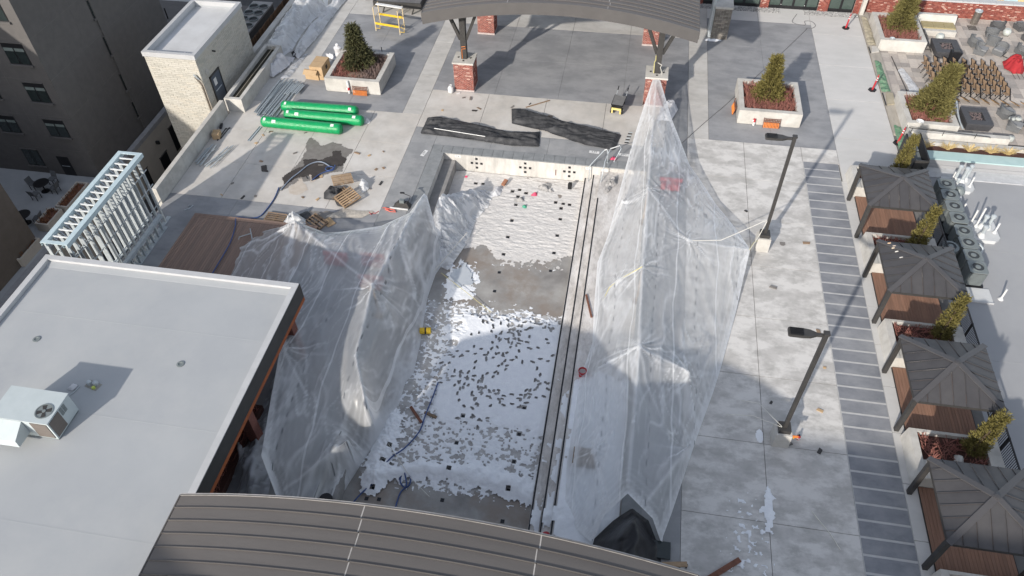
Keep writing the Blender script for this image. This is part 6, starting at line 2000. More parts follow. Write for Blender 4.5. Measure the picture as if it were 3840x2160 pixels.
tag(MB().tube([(-24.95, 29.9, .02), (-24.7, 30.1, .05), (-24.9, 30.3, .02), (-24.6, 30.35, .06), (-24.75, 30.0, .03)], .03, 5).build('wire_scraps', GALV), 'tangle of wire scraps at the end of the stud frame', 'wire')

# ---- wooden deck
t = thing('wooden_deck', 'brown composite deck half covered by the left tent, lit by a streak of sun', 'deck', (-20.5, 25.5, 0))
MB().box(-24.1, -16.6, 21.5, 29.62, .001, .14).build('frame', mat('deck_frame', (.1, .075, .06), rough=.9), t)
bd = None
x = -24.1+.31
k = 0
while x < -16.6:
    if bd is None:
        bd = MB().box(-.066, .066, -3.9, 3.9, .141, .17).build('deck_board', WOOD_DULL, t, local=True)
        bd.location = (x+20.5, 25.4-25.5, 0)
    else:
        instance(bd.data, 'deck_board', (x+20.5, 25.4-25.5, random.uniform(-.002, .002)), t)
    x += .145
for (a, b, c, d) in ((-24.1, -16.6, 29.318, 29.45), (-24.1, -16.6, 29.468, 29.62), (-24.1, -23.97, 21.5, 29.31), (-23.955, -23.87, 21.5, 29.31)):
    MB().box(a, b, c, d, .141, .172).build('border_board', WOOD_DULL, t)

# ---- yellow scaffold frame and the dark flat shelter behind it
t = thing('scaffold_trestle', 'yellow scaffold trestle with a white plank on top', 'trestle', (-18.7, 52.3, 0))
fx = [(-19.85, 52.0), (-19.72, 52.85), (-17.83, 51.65), (-17.7, 52.5)]
YEL_PALE = mat('worn_yellow_tube', (.66, .52, .26), (.60, .50, .36), scale=5, rough=.6)
for (x, y) in fx:
    MB().cyl((x, y, 0), (x, y, 1.9), .04, 8).build('post', YEL_PALE, t)
    MB().lathe((x, y, 0), [(.07, 0), (.07, .02)], 8).build('foot', GALV, t)
for (i, j, z) in ((0, 2, .62), (1, 3, .95)):
    a, b = fx[i], fx[j]
    MB().bar((a[0], a[1], z), (b[0], b[1], z), .05, .16).build('beam', YELLOW, t)
for (i, j) in ((0, 1), (2, 3)):
    a, b = fx[i], fx[j]
    for z in (.5, 1.1, 1.85):
        MB().cyl((a[0], a[1], z), (b[0], b[1], z), .025, 6).build('rung', YEL_PALE, t)
    MB().tube([(a[0]+.1, a[1], .62), (a[0]+.35, a[1], .5), (a[0]+.35, a[1], .2), (a[0]+.02, a[1], .22)], .022, 6).build('brace_loop', YELLOW, t)
MB().bar((-19.7, 52.45, 1.96), (-17.55, 52.1, 1.96), .26, .06).build('plank', WHITE, t)
t = thing('flat_shelter', 'dark flat-topped shelter with a deep rim behind the yellow trestle', 'shelter', (-18.6, 55, 0))
MB().box(-20.75, -16.85, 54.6, 54.68, .62, 1.08).build('rim', STEEL_DK, t)
MB().box(-20.75, -16.85, 58.4, 58.48, .62, 1.08).build('rim', STEEL_DK, t)
MB().box(-20.75, -20.67, 54.682, 58.398, .62, 1.08).build('rim', STEEL_DK, t)
MB().box(-16.93, -16.85, 54.682, 58.398, .62, 1.08).build('rim', BLACK, t)
for k in range(4):
    MB().box(-20.66+.935*k, -20.66+.935*(k+1)-.015, 54.69, 58.39, .9, .96).build('top_panel', mat('slate_top', (.17, .165, .165), (.13, .128, .13), scale=2, rough=.6) if k == 0 else bpy.data.materials['slate_top'], t)
for (x, y) in ((-19.9, 54.9), (-17.5, 54.9), (-19.9, 58.1), (-17.5, 58.1)):
    MB().bar((x-.25, y, 0), (x, y, .62), .1).build('leg', STEEL_DK, t)

# ---- wheelbarrow
t = thing('wheelbarrow', 'black wheelbarrow with a yellow nose guard and two wheels on the pale slab', 'wheelbarrow', (-.6, 44.1, 0), None, R(-8))
MB().hexa([(-.28, -.55, .32), (.28, -.55, .32), (.3, .45, .3), (-.3, .45, .3)], [(-.4, -.75, .66), (.4, -.75, .66), (.42, .6, .62), (-.42, .6, .62)]).build('tray_shell', BLACK, t, local=True)
MB().hexa([(-.3, -.5, .661), (.3, -.5, .661), (.32, .4, .641), (-.32, .4, .641)], [(-.36, -.68, .672), (.36, -.68, .672), (.38, .52, .655), (-.38, .52, .655)]).build('tray_inside', mat('tray_grey', (.2, .2, .2), rough=.7), t, local=True)
for s in (-1, 1):
    MB().lathe((0, 0, 0), [(.05, -.05), (.2, -.05), (.22, -.03), (.22, .03), (.2, .05), (.05, .05)], 16).build('wheel', BLACK, t, local=True)
    wh = t.children[-1]
    wh.location = (s*.36, -.62, .22)
    wh.rotation_euler = (0, R(90), 0)
    MB().tube([(s*.3, -.6, .3), (s*.33, .6, .5), (s*.33, 1.25, .72)], .025, 6).build('handle', GALV, t, local=True)
    MB().tube([(s*.33, 1.1, .68), (s*.33, 1.4, .78)], .035, 6).build('grip', BLACK, t, local=True)
    MB().bar((s*.3, .5, .4), (s*.3, .62, 0), .045).build('leg', STEEL_DK, t, local=True)
MB().tube([(-.33, .72, .55), (-.2, .5, .64), (.2, .5, .64), (.33, .72, .55)], .02, 6).build('brace', GALV, t, local=True)
g_ = MB().box(-.32, .32, -.86, -.8, .38, .52)
g_.box(-.32, -.22, -.86, -.8, .12, .379).box(.22, .32, -.86, -.8, .12, .379)
g_.build('nose_guard', mat('pale_yellow', (.72, .60, .22), rough=.5), t, local=True)

# ---- gas bottle and bits at the brick pier
t = thing('gas_bottle', 'white gas bottle standing at the foot of the left brick pier', 'gas bottle', (-12.2, 44.35, 0))
MB().lathe((-12.2, 44.35, 0), [(.14, 0), (.19, .05), (.2, .36), (.16, .44), (.06, .47)], 18).build('tank', WHITE, t, smooth=True)
MB().lathe((-12.2, 44.35, 0), [(.11, .471), (.11, .58), (.09, .58), (.09, .48)], 14).build('collar', WHITE, t)
MB().lathe((-12.2, 44.35, 0), [(.03, .471), (.03, .55)], 8).build('valve', GALV, t)
tag(MB().bar((-11.75, 44.2, .04), (-11.55, 44.35, .04), .07, .05).build('white_offcut', WHITE), 'short white offcut beside the gas bottle', 'offcut')
tag(MB().bar(tuple(T(2, 0, 105, 810, .02)), tuple(T(2, 0, 285, 757, .02)), .10, .03).build('loose_lath', PALLET_OLD), 'thin lath lying across the edge of the canopy slab', 'lath')
t = thing('drain_grate', 'row of short dark and grey bars beside the left edge of the right tent', 'grate', tuple(T(2, 0, 880, 1040, 0)))
for k in range(8):
    c = T(2, 0, 895-4.5*k, 998+11*k, .02)
    MB().box(c.x-.13, c.x+.13, c.y-.04, c.y+.03, .003, .03).build('bar', BLACK if k % 2 else GALV, t)
MB().box(*(lambda a, b: (a.x-.02, a.x+.02, a.y-.02, a.y+.02))(T(2, 0, 985, 805, 0), 0), .1, .4).build('pier_hook', STEEL_DK)
tag(bpy.data.objects['pier_hook'], 'small dark hook at the corner foot of the brick pier by the tent', 'hook')

# ================================================================== CABANAS, PLANTERS BETWEEN, RAILING
CX0, CX1 = 13.3, 17.0


HIP = mat('charcoal_hip_cap', (.07, .068, .071), (.08, .078, .081), scale=1.5, rough=.5)


def cabana():
    """built at the origin: front-left post at (0, 0), 3.7 deep in x, 3.22 long in y"""
    t = thing('cabana', 'x', 'cabana', (0, 0, 0), 'charcoal hip-roofed cabanas')
    L, W, ov, ze, za = 3.22, 3.36, .08, 2.42, 3.12
    for (x, y) in ((0, 0), (0, L), (W, 0), (W, L)):
        MB().box(x-.095, x+.095, y-.095, y+.095, 0, ze-.02).build('post', STEEL_DK, t, local=True)
    for (a, b, c, d) in ((-.06, .06, .08, L-.08), (W-.06, W+.06, .08, L-.08), (.08, W-.08, -.06, .06), (.08, W-.08, L-.06, L+.06)):
        MB().box(a, b, c, d, ze-.2, ze-.021).build('beam', STEEL_DK, t, local=True)
    x0, x1, y0, y1 = -ov, W+.16, -.14, L+.2
    ap = Vector(((x0+x1)/2, (y0+y1)/2, za))
    cs = [Vector((x0, y0, ze)), Vector((x1, y0, ze)), Vector((x1, y1, ze)), Vector((x0, y1, ze))]
    for k in range(4):
        A, B = cs[k], cs[(k+1) % 4]
        n = 7
        up = (ap-(A+B)/2)
        nrm = (B-A).cross(ap-A).normalized()
        for i in range(n):
            u0, u1 = i/n+.004, (i+1)/n-.004
            def top(u):
                f = min(u, 1-u)*2
                return A.lerp(B, u)+up*f
            pts = [A.lerp(B, u0), A.lerp(B, u1), top(u1)]
            if u0 < .5 < u1:
                pts.append(ap.copy())
            pts.append(top(u0))
            mb = MB()
            m_ = len(pts)
            lo = [p-nrm*.03 for p in pts]
            mb.add(lo+pts, [tuple(reversed(range(m_))), tuple(range(m_, 2*m_))]+[(j, (j+1) % m_, m_+(j+1) % m_, m_+j) for j in range(m_)])
            if i:
                a_, b_ = A.lerp(B, i/n), top(i/n)
                if (b_-a_).length > .15:
                    mb.bar(a_+nrm*.018, b_-(b_-a_).normalized()*.06+nrm*.018, .018, .04, up=nrm)
            mb.build('roof_panel', CAB_ROOF, t, local=True)
        MB().bar(A+Vector((0, 0, .01)), ap+Vector((0, 0, .01)), .24, .05).build('hip_cap', HIP, t, local=True)
        MB().bar(A-Vector((0, 0, .07)), B-Vector((0, 0, .07)), .03, .12).build('eave_trim', STEEL_DK, t, local=True)
    MB().lathe((ap.x, ap.y, za), [(.12, .0), (.12, .045), (.06, .06)], 8).build('roof_boss', CAB_ROOF, t, local=True)
    fl = MB().box(.4, W+.12, -.3, L+.3, .002, .05).build('floor_frame', BLACK, t, local=True)
    b = None
    x = .47
    while x < W+.1:
        if b is None:
            b = MB().box(-.068, .068, -.3, L+.3, .051, .075).build('floor_board', WOOD, t, local=True)
            b.location = (x, 0, 0)
        else:
            instance(b.data, 'floor_board', (x, 0, 0), t)
        x += .145
    return t


cab_y = [33.38, 27.1, 20.78, 14.48]
cab_lab = ['charcoal hip-roofed cabana farthest along the right edge, next to the black railing corner', 'charcoal hip-roofed cabana with leaf scraps on its roof, second from the far end', 'charcoal hip-roofed cabana beside the nearer lamp post, third from the far end', 'charcoal hip-roofed cabana at the bottom right corner']
cab0 = cabana()
cab0.location = (CX0, cab_y[0], 0)
cab0['label'] = cab_lab[0]
for yy, lb in zip(cab_y[1:], cab_lab[1:]):
    dup(cab0, (CX0, yy, 0), None, lb)
# concrete planters with bench ends between the cabanas
gaps = [(36.95, 39.0, 'farthest planter along the railing, at the corner by the teal parapet'), (30.65, 33.05, 'concrete planter between the first and second cabana'), (24.35, 26.75, 'concrete planter between the second and third cabana'), (18.05, 20.45, 'concrete planter between the third and bottom-right cabana'), (11.7, 14.15, 'concrete planter at the bottom right edge of the picture')]
for gi, (g0_, g1_, lb) in enumerate(gaps):
    t = thing('cabana_planter', lb, 'planter', (15, (g0_+g1_)/2, 0), 'concrete planters between the cabanas')
    x0, x1 = 13.42, 17.1
    a, b = g0_-.02, g1_+.02
    wl = .14
    MB().hexa([(x0, a+.0, .003), (x0+.42, a, .003), (x0+.42, b, .003), (x0, b, .003)], [(x0+.12, a, .72), (x0+.42, a, .72), (x0+.42, b, .72), (x0+.12, b, .72)]).build('front_wall', WALLCONC, t)
    MB().hexa([(x0+.423, a, .003), (x1, a, .003), (x1, a+.95, .003), (x0+.423, a+.95, .003)], [(x0+.423, a+.06, .66), (x1, a+.06, .66), (x1, a+.95, .66), (x0+.423, a+.95, .66)]).build('side_wall', WALLCONC, t)
    MB().box(x0+.423, x1, b-wl, b, .003, .72).build('side_wall', WALLCONC, t)
    MB().box(x1-.55, x1, a+.953, b-wl-.002, .003, .72).build('back_wall', WALLCONC, t)
    MB().box(x0+.423, x1-.553, a+.953, b-wl-.002, .003, .5).build('soil', SOIL, t)
    twigs('red_twig_shrubs', 'bare reddish twigs in the ' + lb, x0+.45, x1-.58, a+.98, b-.16, .5, 70, TWIG, 60+gi, (.1, .34))
tr_lab = ['golden conifer at the railing corner beyond the first cabana', 'golden conifer leaning between the first and second cabana', 'golden conifer leaning between the second and third cabana', 'golden conifer leaning between the third and bottom-right cabana']
con = conifer('conifer_tree', tr_lab[0], (16.0, 38.35, .5), 2.9, .33, 4200, 7, LEAF_YL, 'golden conifers between the cabanas', shape=.6, leaf=.1, gap=.4, up=1.2, lean=(.15, .05))
con2 = conifer('conifer_tree', tr_lab[1], (15.95, 32.3, .5), 2.75, .33, 3600, 8, LEAF_YL, 'golden conifers between the cabanas', shape=.65, leaf=.1, gap=.4, up=1.2, lean=(.2, .1))
dup(con2, (15.95, 26.05, .5), .35, tr_lab[2])
dup(con2, (15.95, 19.75, .5), -.3, tr_lab[3])
tag(cloth_heap('grey_rock', [(15.15, 19.1), (15.5, 19.0), (15.6, 19.4), (15.25, 19.5)], .25, WALLCONC, folds=.05, z0=.5, edge=.12, seed=51, res=.035), 'grey rock in the planter between the third and bottom-right cabana', 'rock')
for (dx, dy, c_) in ((.28, 3.0, (.62, .45, .3)), (.45, 2.75, (.6, .5, .42)), (.4, 2.62, (.62, .52, .4)), (.5, 2.35, (.6, .58, .55)), (.62, 1.9, (.6, .58, .55))):
    z = 2.42+.7*min(dx+.08, .9)/1.97+.05
    nm = 'dry_leaf'
    o_ = MB().add([(13.3+dx, 27.1+dy, z), (13.3+dx+.16, 27.1+dy+.03, z+.05), (13.3+dx+.15, 27.1+dy+.09, z+.07), (13.3+dx, 27.1+dy+.06, z+.03), (13.3+dx+.07, 27.1+dy+.03, z+.09)], [(0, 1, 4), (1, 2, 4), (2, 3, 4), (3, 0, 4)]).build(nm, mat('leaf_%d' % int(dx*100+dy), c_, rough=.9))
    tag(o_, {3.0: 'tan leaf scrap nearest the far corner post of the second cabana roof', 2.75: 'pale tan leaf scrap just below the topmost one on the second cabana roof', 2.62: 'pale leaf scrap in the middle of the scraps on the second cabana roof', 2.35: 'small white scrap below the tan leaves on the second cabana roof', 1.9: 'lone white scrap lowest on the second cabana roof'}[dy], 'leaf', 'leaf scraps on the second cabana roof')
# black railing along the right edge, in bays
t = thing('black_railing', 'black metal railing with close bars along the right edge of the deck behind the cabanas', 'railing', (17.4, 27, 0))
RX = 17.42
pst = None
for k in range(18):
    yy = 12.3+1.6*k
    if pst is None:
        pst = MB().box(-.035, .035, -.035, .035, 0, 1.12).build('post', BLACK, t, local=True)
        pst.location = (RX-17.4, yy-27, 0)
    else:
        instance(pst.data, 'post', (RX-17.4, yy-27, 0), t)
for k in range(17):
    a, b = 12.34+1.6*k, 12.26+1.6*(k+1)
    MB().box(RX-.03, RX+.03, a, b, 1.06, 1.11).build('top_rail', BLACK, t)
    MB().box(RX-.02, RX+.02, a, b, .12, .16).build('bottom_rail', BLACK, t)
    pk = MB()
    n_ = 14
    for i in range(n_):
        y_ = a+(b-a)*(i+.5)/n_
        pk.box(RX-.01, RX+.01, y_-.01, y_+.01, .161, 1.059)
    pk.build('pickets', BLACK, t)['kind'] = 'stuff'
# dark bin cabinet at the railing corner
t = thing('service_gate', 'dark steel gate frame with grey mesh panel at the far corner of the railing', 'gate', (17.3, 40.2, 0))
MB().box(16.85, 16.95, 38.9, 41.6, 0, 1.5).build('panel', BLACK, t)
MB().box(16.95, 17.7, 38.9, 39.0, 0, 1.5).build('panel', STEEL_DK, t)
MB().box(17.62, 17.7, 39.0, 41.6, 0, 1.6).build('rail', BLACK, t)
MB().box(17.0, 17.6, 39.2, 40.6, .9, .98).build('shelf', HVAC, t)
MB().box(17.0, 17.6, 40.7, 41.5, .6, 1.0).build('crate', GALV, t)

# ================================================================== RIGHT-HAND ROOF WITH CONDENSERS
RZ = -.6
t = thing('flat_roof_building', 'pale flat roof below the railing at the right, crowded with condensers and pipes', 'building', (26, 30, -8))
MB().box(17.52, 46, -5, 41.9, -8, RZ-.05).build('wall', STUCCO_PALE, t)
MB().box(17.52, 46, -5, 41.9, RZ-.049, RZ).build('roof_membrane', ROOF_GREY, t)
MB().box(17.53, 46, 41.25, 41.95, RZ+.001, RZ+.25).build('parapet', ROOF_GREY, t)
MB().box(18.2, 46, 41.3, 42.05, RZ+.25, RZ+.62).build('parapet', ROOF_GREY, t)
MB().box(18.2, 46, 41.25, 42.1, RZ+.62, RZ+.70).build('parapet_cap', TEAL, t)
for (yy) in (40.2, 34.0, 26.0):
    MB().box(17.6, 46, yy, yy+.06, RZ+.0005, RZ+.006).build('membrane_lap', ROOF_GREY, t)
MB().box(17.6, 46, 40.26, 41.24, RZ, RZ+.05).build('walkway_pad', mat('pale_pad', (.53, .54, .55), rough=.6), t)


def condenser(label, x, y, s=.46, h=1.0, round_=False):
    t = thing('condenser_unit', label, 'condenser', (x, y, RZ), 'condenser units on the right roof')
    MB().box(-s-.06, s+.06, -s-.06, s+.06, 0, .08).build('base_pad', BLACK, t, local=True)
    if round_:
        MB().lathe((0, 0, 0), [(s, .08), (s, h-.05), (s*.97, h)], 20).build('casing', HVAC, t, local=True)
    else:
        c = .1
        poly = [(-s+c, -s), (s-c, -s), (s, -s+c), (s, s-c), (s-c, s), (-s+c, s), (-s, s-c), (-s, -s+c)]
        MB().prism([(p[0]*.96, p[1]*.96) for p in poly], .081, h-.061).build('coil_core', STEEL_DK, t, local=True)
        lv = None
        for k in range(10):
            mb = MB()
            z = .1+k*.082
            if lv is None:
                lv = MB().prism(poly, 0, .05).build('louvre', HVAC, t, local=True)
                lv.location = (0, 0, z)
            else:
                instance(lv.data, 'louvre', (0, 0, z), t)
        MB().prism(poly, h-.06, h).build('top_cover', HVAC, t, local=True)
    MB().lathe((0, 0, h), [(s*.72, .001), (s*.72, .03), (s*.64, .035), (s*.64, .004)], 20).build('fan_ring', HVAC, t, local=True)
    MB().lathe((0, 0, h), [(s*.64, .001), (s*.64, .006)], 20).build('fan_grille', mat('grille_dark', (.05, .057, .062), rough=.6) if 'grille_dark' not in bpy.data.materials else bpy.data.materials['grille_dark'], t, local=True)
    MB().lathe((0, 0, h), [(s*.3, .007), (s*.3, .03), (s*.2, .04)], 14).build('fan_hub', HVAC, t, local=True)
    return t


ord_ = ['farthest', 'second', 'third', 'fourth', 'fifth', 'sixth', 'seventh']
base_c = condenser('grey condenser unit at the far end of the row on the right roof', 18.95, 38.45)
ys = [37.45, 36.45, 35.45, 34.35, 33.4, 32.4, 31.5]
lbs = ['grey condenser unit second from the far end of the row', 'grey condenser unit third from the far end of the row', 'grey condenser unit in the middle of the row, beside the lower pipe pad', 'grey condenser unit just nearer than the pipe pad in the row', 'grey condenser unit with a red sticker, third from the near end of the row', 'grey condenser unit second from the near end of the row', 'grey condenser unit at the near end of the row, its louvred front in the sun']
for k, (yy, lb) in enumerate(zip(ys, lbs)):
    dup(base_c, (18.95+.02*k, yy, RZ), R(random.uniform(-3, 3)), lb)
condenser('single round-topped condenser in shade by the railing, left of the row', 18.05, 33.0, .45, .95, True)
PIPE = mat('pale_pvc_pipe', (.64, .65, .66), rough=.45)
PAD = mat('roof_curb_white', (.56, .57, .57), (.52, .53, .53), scale=2, rough=.6)


def pipe_pad(label, x0, x1, y0, y1, pipes, flues):
    t = thing('pipe_curb', label, 'roof pipes', ((x0+x1)/2, (y0+y1)/2, RZ))
    MB().prism([(x0, y0+.2), (x0+.2, y0), (x1-.3, y0), (x1, y0+.3), (x1, y1), (x0, y1)], RZ+.003, RZ+.22).build('curb', PAD, t)
    for (x, y, h, r_) in pipes:
        MB().cyl((x, y, RZ+.22), (x, y, RZ+.22+h), r_, 10).build('vent_pipe', WHITE, t)
        MB().lathe((x, y, RZ+.221), [(r_*2.6, 0), (r_*1.3, .14)], 12).build('pipe_boot', PAD, t)
    for (x, y, h, r_) in flues:
        f = MB().cyl((x, y, RZ+.22), (x, y, RZ+.22+h), r_, 12).build('flue', GALV, t)
        MB().lathe((x, y, RZ+.22+h), [(r_*1.5, .0), (r_*1.6, .12), (r_*.5, .18)], 12).build('flue_cap', GALV, f)
        MB().lathe((x, y, RZ+.221), [(r_*2.4, 0), (r_*1.2, .25)], 12).build('flue_boot', PAD, t)
    return t


pipe_pad('white roof curb crowded with pipes and capped flues, at the far end by the teal parapet', 19.25, 21.0, 38.9, 40.2, [(19.75, 39.7, .75, .045), (20.75, 39.4, .7, .045)], [(20.0, 39.9, .95, .09), (20.35, 39.75, .95, .1), (20.6, 39.95, 1.0, .08), (19.95, 39.35, .4, .07)])
pipe_pad('white roof curb with pipes and capped flues beside the middle condensers', 19.75, 21.35, 34.6, 36.3, [(20.05, 36.0, .95, .05), (20.25, 35.75, 1.35, .05), (21.15, 35.35, .7, .05)], [(20.55, 35.75, .7, .09), (20.85, 35.7, .8, .09), (20.35, 34.95, .6, .1)])
t = thing('pipe_gooseneck', 'bundle of insulated lines bending out of a grey hood behind the far condensers', 'pipes', (19.9, 38.3, RZ))
MB().box(19.55, 20.05, 38.3, 38.75, RZ, RZ+.35).build('hood_base', PAD, t)
MB().lathe((19.85, 38.5, RZ+.35), [(.32, 0), (.34, .15), (.2, .4), (.05, .45)], 14).build('hood', HVAC, t)
for k in range(3):
    MB().tube([(19.75+.06*k, 38.3, RZ+.5), (19.72+.07*k, 37.9, RZ+.45), (19.62+.06*k, 37.4, RZ+.2), (19.5+.06*k, 37.0, RZ+.06)], .03, 6).build('line', PIPE if k else BLACK, t, smooth=True)
for (x, y, h, lean, lb) in ((19.75, 37.1, .7, .12, 'white vent pipe beside the second condenser'), (18.35, 39.6, .5, .0, 'short white vent pipe beside the railing at the far end'), (20.3, 30.3, .75, .0, 'lone white vent pipe on the open roof near the condensers')):
    t = thing('vent_pipe', lb, 'vent pipe', (x, y, RZ), 'white vent pipes on the right roof')
    MB().cyl((x, y, RZ), (x+lean, y, RZ+h), .05, 10).build('pipe', WHITE, t)
    MB().lathe((x, y, RZ+.001), [(.15, 0), (.07, .13)], 12).build('boot', PAD, t)
t = thing('pipe_elbow', 'silver insulated pipe elbows between the near condensers', 'pipes', (19.75, 33.6, RZ))
MB().tube([(19.75, 34.0, RZ), (19.75, 34.0, RZ+.5), (19.85, 33.8, RZ+.6), (20.0, 33.6, RZ+.5), (19.9, 33.3, RZ+.1)], .07, 8).build('elbow', GALV, t, smooth=True)
MB().tube([(19.7, 33.5, RZ+.02), (19.7, 33.3, RZ+.4), (19.65, 33.0, RZ+.45), (19.55, 32.8, RZ+.2)], .04, 8).build('line', WHITE, t, smooth=True)
t = thing('roof_slab_pad', 'low pale pad on the right roof in front of the nearest condenser', 'pad', (19.0, 30.6, RZ))
MB().box(18.2, 19.85, 29.9, 30.9, RZ+.003, RZ+.05).build('slab', PAD, t)
MB().box(18.2, 19.85, 29.84, 29.898, RZ+.003, RZ+.09).build('edge_strip', WHITE_METAL, t)
# planted trough and low wall between roof and patio
t = thing('low_patio_wall', 'long low pale concrete wall with a thin handrail in front of the patio', 'wall', (21, 43.2, 0))
MB().hexa([(17.6, 43.0, -.6), (23.6, 43.0, -.6), (23.6, 43.55, -.6), (17.6, 43.55, -.6)], [(17.6, 43.2, .62), (23.6, 43.2, .62), (23.6, 43.55, .62), (17.6, 43.55, .62)]).build('wall', WALLCONC, t)
MB().tube([(17.55, 43.25, .9), (17.6, 43.08, .95), (22.3, 43.02, .78), (22.35, 43.05, .7)], .025, 6).build('handrail', STEEL_DK, t)
for x in (17.7, 19.6, 21.5):
    MB().cyl((x, 43.1, .55), (x, 43.07, .9), .02, 6).build('bracket', STEEL_DK, t)
t = thing('grass_trough', 'narrow trough of dry ornamental grass tufts behind the teal parapet', 'planter', (22, 42.5, -.6))
MB().box(17.6, 34, 42.62, 42.95, -.6, .32).build('back_kerb', WALLCONC, t)
MB().box(18.0, 34, 42.12, 42.6, -.6, .1).build('soil', SOIL, t)
rs = np.random.RandomState(17)
for k in range(12):
    cx = 18.6+1.25*k+rs.uniform(-.2, .2)
    mb = MB()
    for j in range(70):
        a = rs.uniform(0, 6.28)
        l_ = rs.uniform(.25, .65)
        mb.bar((cx+rs.uniform(-.1, .1), 42.36+rs.uniform(-.08, .08), .1), (cx+math.cos(a)*l_, 42.36+math.sin(a)*l_*.5, .1+rs.uniform(.15, .5)), .02, .006)
    mb.build('grass_tuft', STRAW, t)

# ================================================================== PATIO, TOP RIGHT
pt = MB().box(17.0, 36, 42.97, 60.1, -.6, -.05).build('patio_base', JOINT)
pt['kind'] = 'structure'
cells = []
x = 17.72
while x < 30.5:
    y = 43.6
    while y < 60.0:
        cells.append((x, y))
        y += .61
    x += .61
cells.sort(key=lambda c: (c[0]-0)**2+(c[1]-0)**2+((c[0]-22)**2)*3)
pv = None
rest = MB()
for i, (x, y) in enumerate(cells):
    dz = random.uniform(-.003, .004)
    if i < 299:
        if pv is None:
            pv = MB().box(.006, .604, .006, .604, -.049, .0).build('paving_stone', PAVER, pt)
            pv.location = (x, y, dz)
        else:
            instance(pv.data, 'paving_stone', (x, y, dz), pt)
    else:
        rest.box(x+.006, x+.604, y+.006, y+.604, -.049, dz)
rest.build('paving_stones', PAVER_J, pt)['kind'] = 'stuff'
# ledge with geotextile between walkway and patio
lg = MB().box(16.98, 17.70, 43.6, 60.0, -.05, .10).build('ledge', mat('weathered_ledge', (.40, .37, .32), (.30, .275, .24), scale=2, rough=.9, stretch=(2, .4, 1)))
tag(lg, 'weathered pale ledge between the walkway and the patio', 'ledge')
for (y0, y1, nm, m_, lb) in ((54.7, 59.2, 'tan_geotextile', BURLAP, 'tan geotextile sheet on the ledge at the far end'), (48.4, 52.6, 'green_mesh', GREENCLOTH, 'green mesh strip on the ledge beside the middle red delineator'), (41.4, 44.6, 'green_mesh', GREENCLOTH, 'green mesh strip at the near end of the walkway by the third red delineator')):
    P_ = [(16.93, y0), (17.55, y0+.1), (17.5, y1-.3), (17.1, y1)]
    tag(cloth_heap(nm, P_, .05, m_, folds=.08, seed=int(y0), z0=.10, edge=.15, fscale=2, res=.06), lb, 'fabric')
for (y0, y1, lb) in ((46.8, 48.3, 'pale broken slab on the ledge between the two green meshes'), (53.6, 54.5, 'short pale slab on the ledge near the far geotextile')):
    t = thing('loose_slab', lb, 'slab', (17.3, (y0+y1)/2, .1))
    MB().hexa([(17.05, y0, .105), (17.6, y0+.2, .105), (17.65, y1, .105), (17.2, y1, .105)], [(17.05, y0, .17), (17.6, y0+.2, .19), (17.65, y1, .2), (17.2, y1, .17)]).build('slab', BURLAP if y0 < 50 else WALLCONC, t)
    MB().box(16.95, 17.02, y0, y1, .101, .13).build('edge', BLACK, t)


def delineator(label, x, y, lean):
    t = thing('traffic_delineator', label, 'traffic post', (x, y, 0), 'red delineators along the walkway')
    MB().prism([(.28*math.cos(k*math.pi/3), .28*math.sin(k*math.pi/3)) for k in range(6)], 0, .06).build('base', BLACK, t, local=True)
    q = Vector(lean)
    MB().tube([Vector((0, 0, .06)), q*.45+Vector((0, 0, .5)), q+Vector((0, 0, 1.08))], [.065, .06, .05], 10).build('post', RED, t, local=True)
    for u in (.70, .85):
        MB().tube([q*u+Vector((0, 0, .06+1.02*u)), q*(u+.055)+Vector((0, 0, .06+1.02*(u+.055)))], .064, 10).build('reflective_band', WHITE, t, local=True)
    MB().tube([q+Vector((0, 0, 1.08)), q+Vector((.0, 0, 1.2))], .03, 8).build('handle', RED, t, local=True)


delineator('red delineator post with white bands near the glass doors, farthest of three', 15.75, 57.3, (.06, .0, 0))
delineator('red delineator post with white bands beside the green mesh, middle of three', 16.42, 48.75, (.08, .02, 0))
delineator('red delineator post with white bands by the first golden conifer, nearest of three', 17.05, 42.7, (.1, .05, 0))

# fire tables
def fire_table(label, x0, x1, y0, y1, h=.55):
    t = thing('fire_table', label, 'fire pit', ((x0+x1)/2, (y0+y1)/2, 0), 'charcoal fire tables on the patio')
    cx, cy = (x0+x1)/2, (y0+y1)/2
    MB().hexa([(x0+.1, y0+.1, 0), (x1-.1, y0+.1, 0), (x1-.1, y1-.1, 0), (x0+.1, y1-.1, 0)], [(x0, y0, h-.1), (x1, y0, h-.1), (x1, y1, h-.1), (x0, y1, h-.1)]).build('body', CHARCOAL, t)
    for (a, b, c, d) in ((x0, cx-.42, y0, y1), (cx+.42, x1, y0, y1), (cx-.418, cx+.418, y0, cy-.5), (cx-.418, cx+.418, cy+.5, y1)):
        MB().box(a, b, c, d, h-.098, h).build('top_slab', CHARCOAL, t)
    mb = MB()
    rs_ = np.random.RandomState(int(y0*10))
    for k in range(110):
        x, y, r_ = rs_.uniform(cx-.36, cx+.36), rs_.uniform(cy-.44, cy+.44), rs_.uniform(.03, .06)
        mb.add([(x-r_, y, h-.07), (x, y-r_, h-.07), (x+r_, y, h-.06), (x, y+r_, h-.07), (x, y, h-.07+r_)], [(0, 1, 4), (1, 2, 4), (2, 3, 4), (3, 0, 4)])
    mb.build('lava_stones', mat('lava_stone', (.16, .12, .12), (.08, .07, .07), scale=12, rough=.9) if 'lava_stone' not in bpy.data.materials else bpy.data.materials['lava_stone'], t)['kind'] = 'stuff'
    MB().box(cx-.40, cx+.40, cy-.48, cy+.48, h-.0975, h-.075).build('burner_tray', BLACK, t)


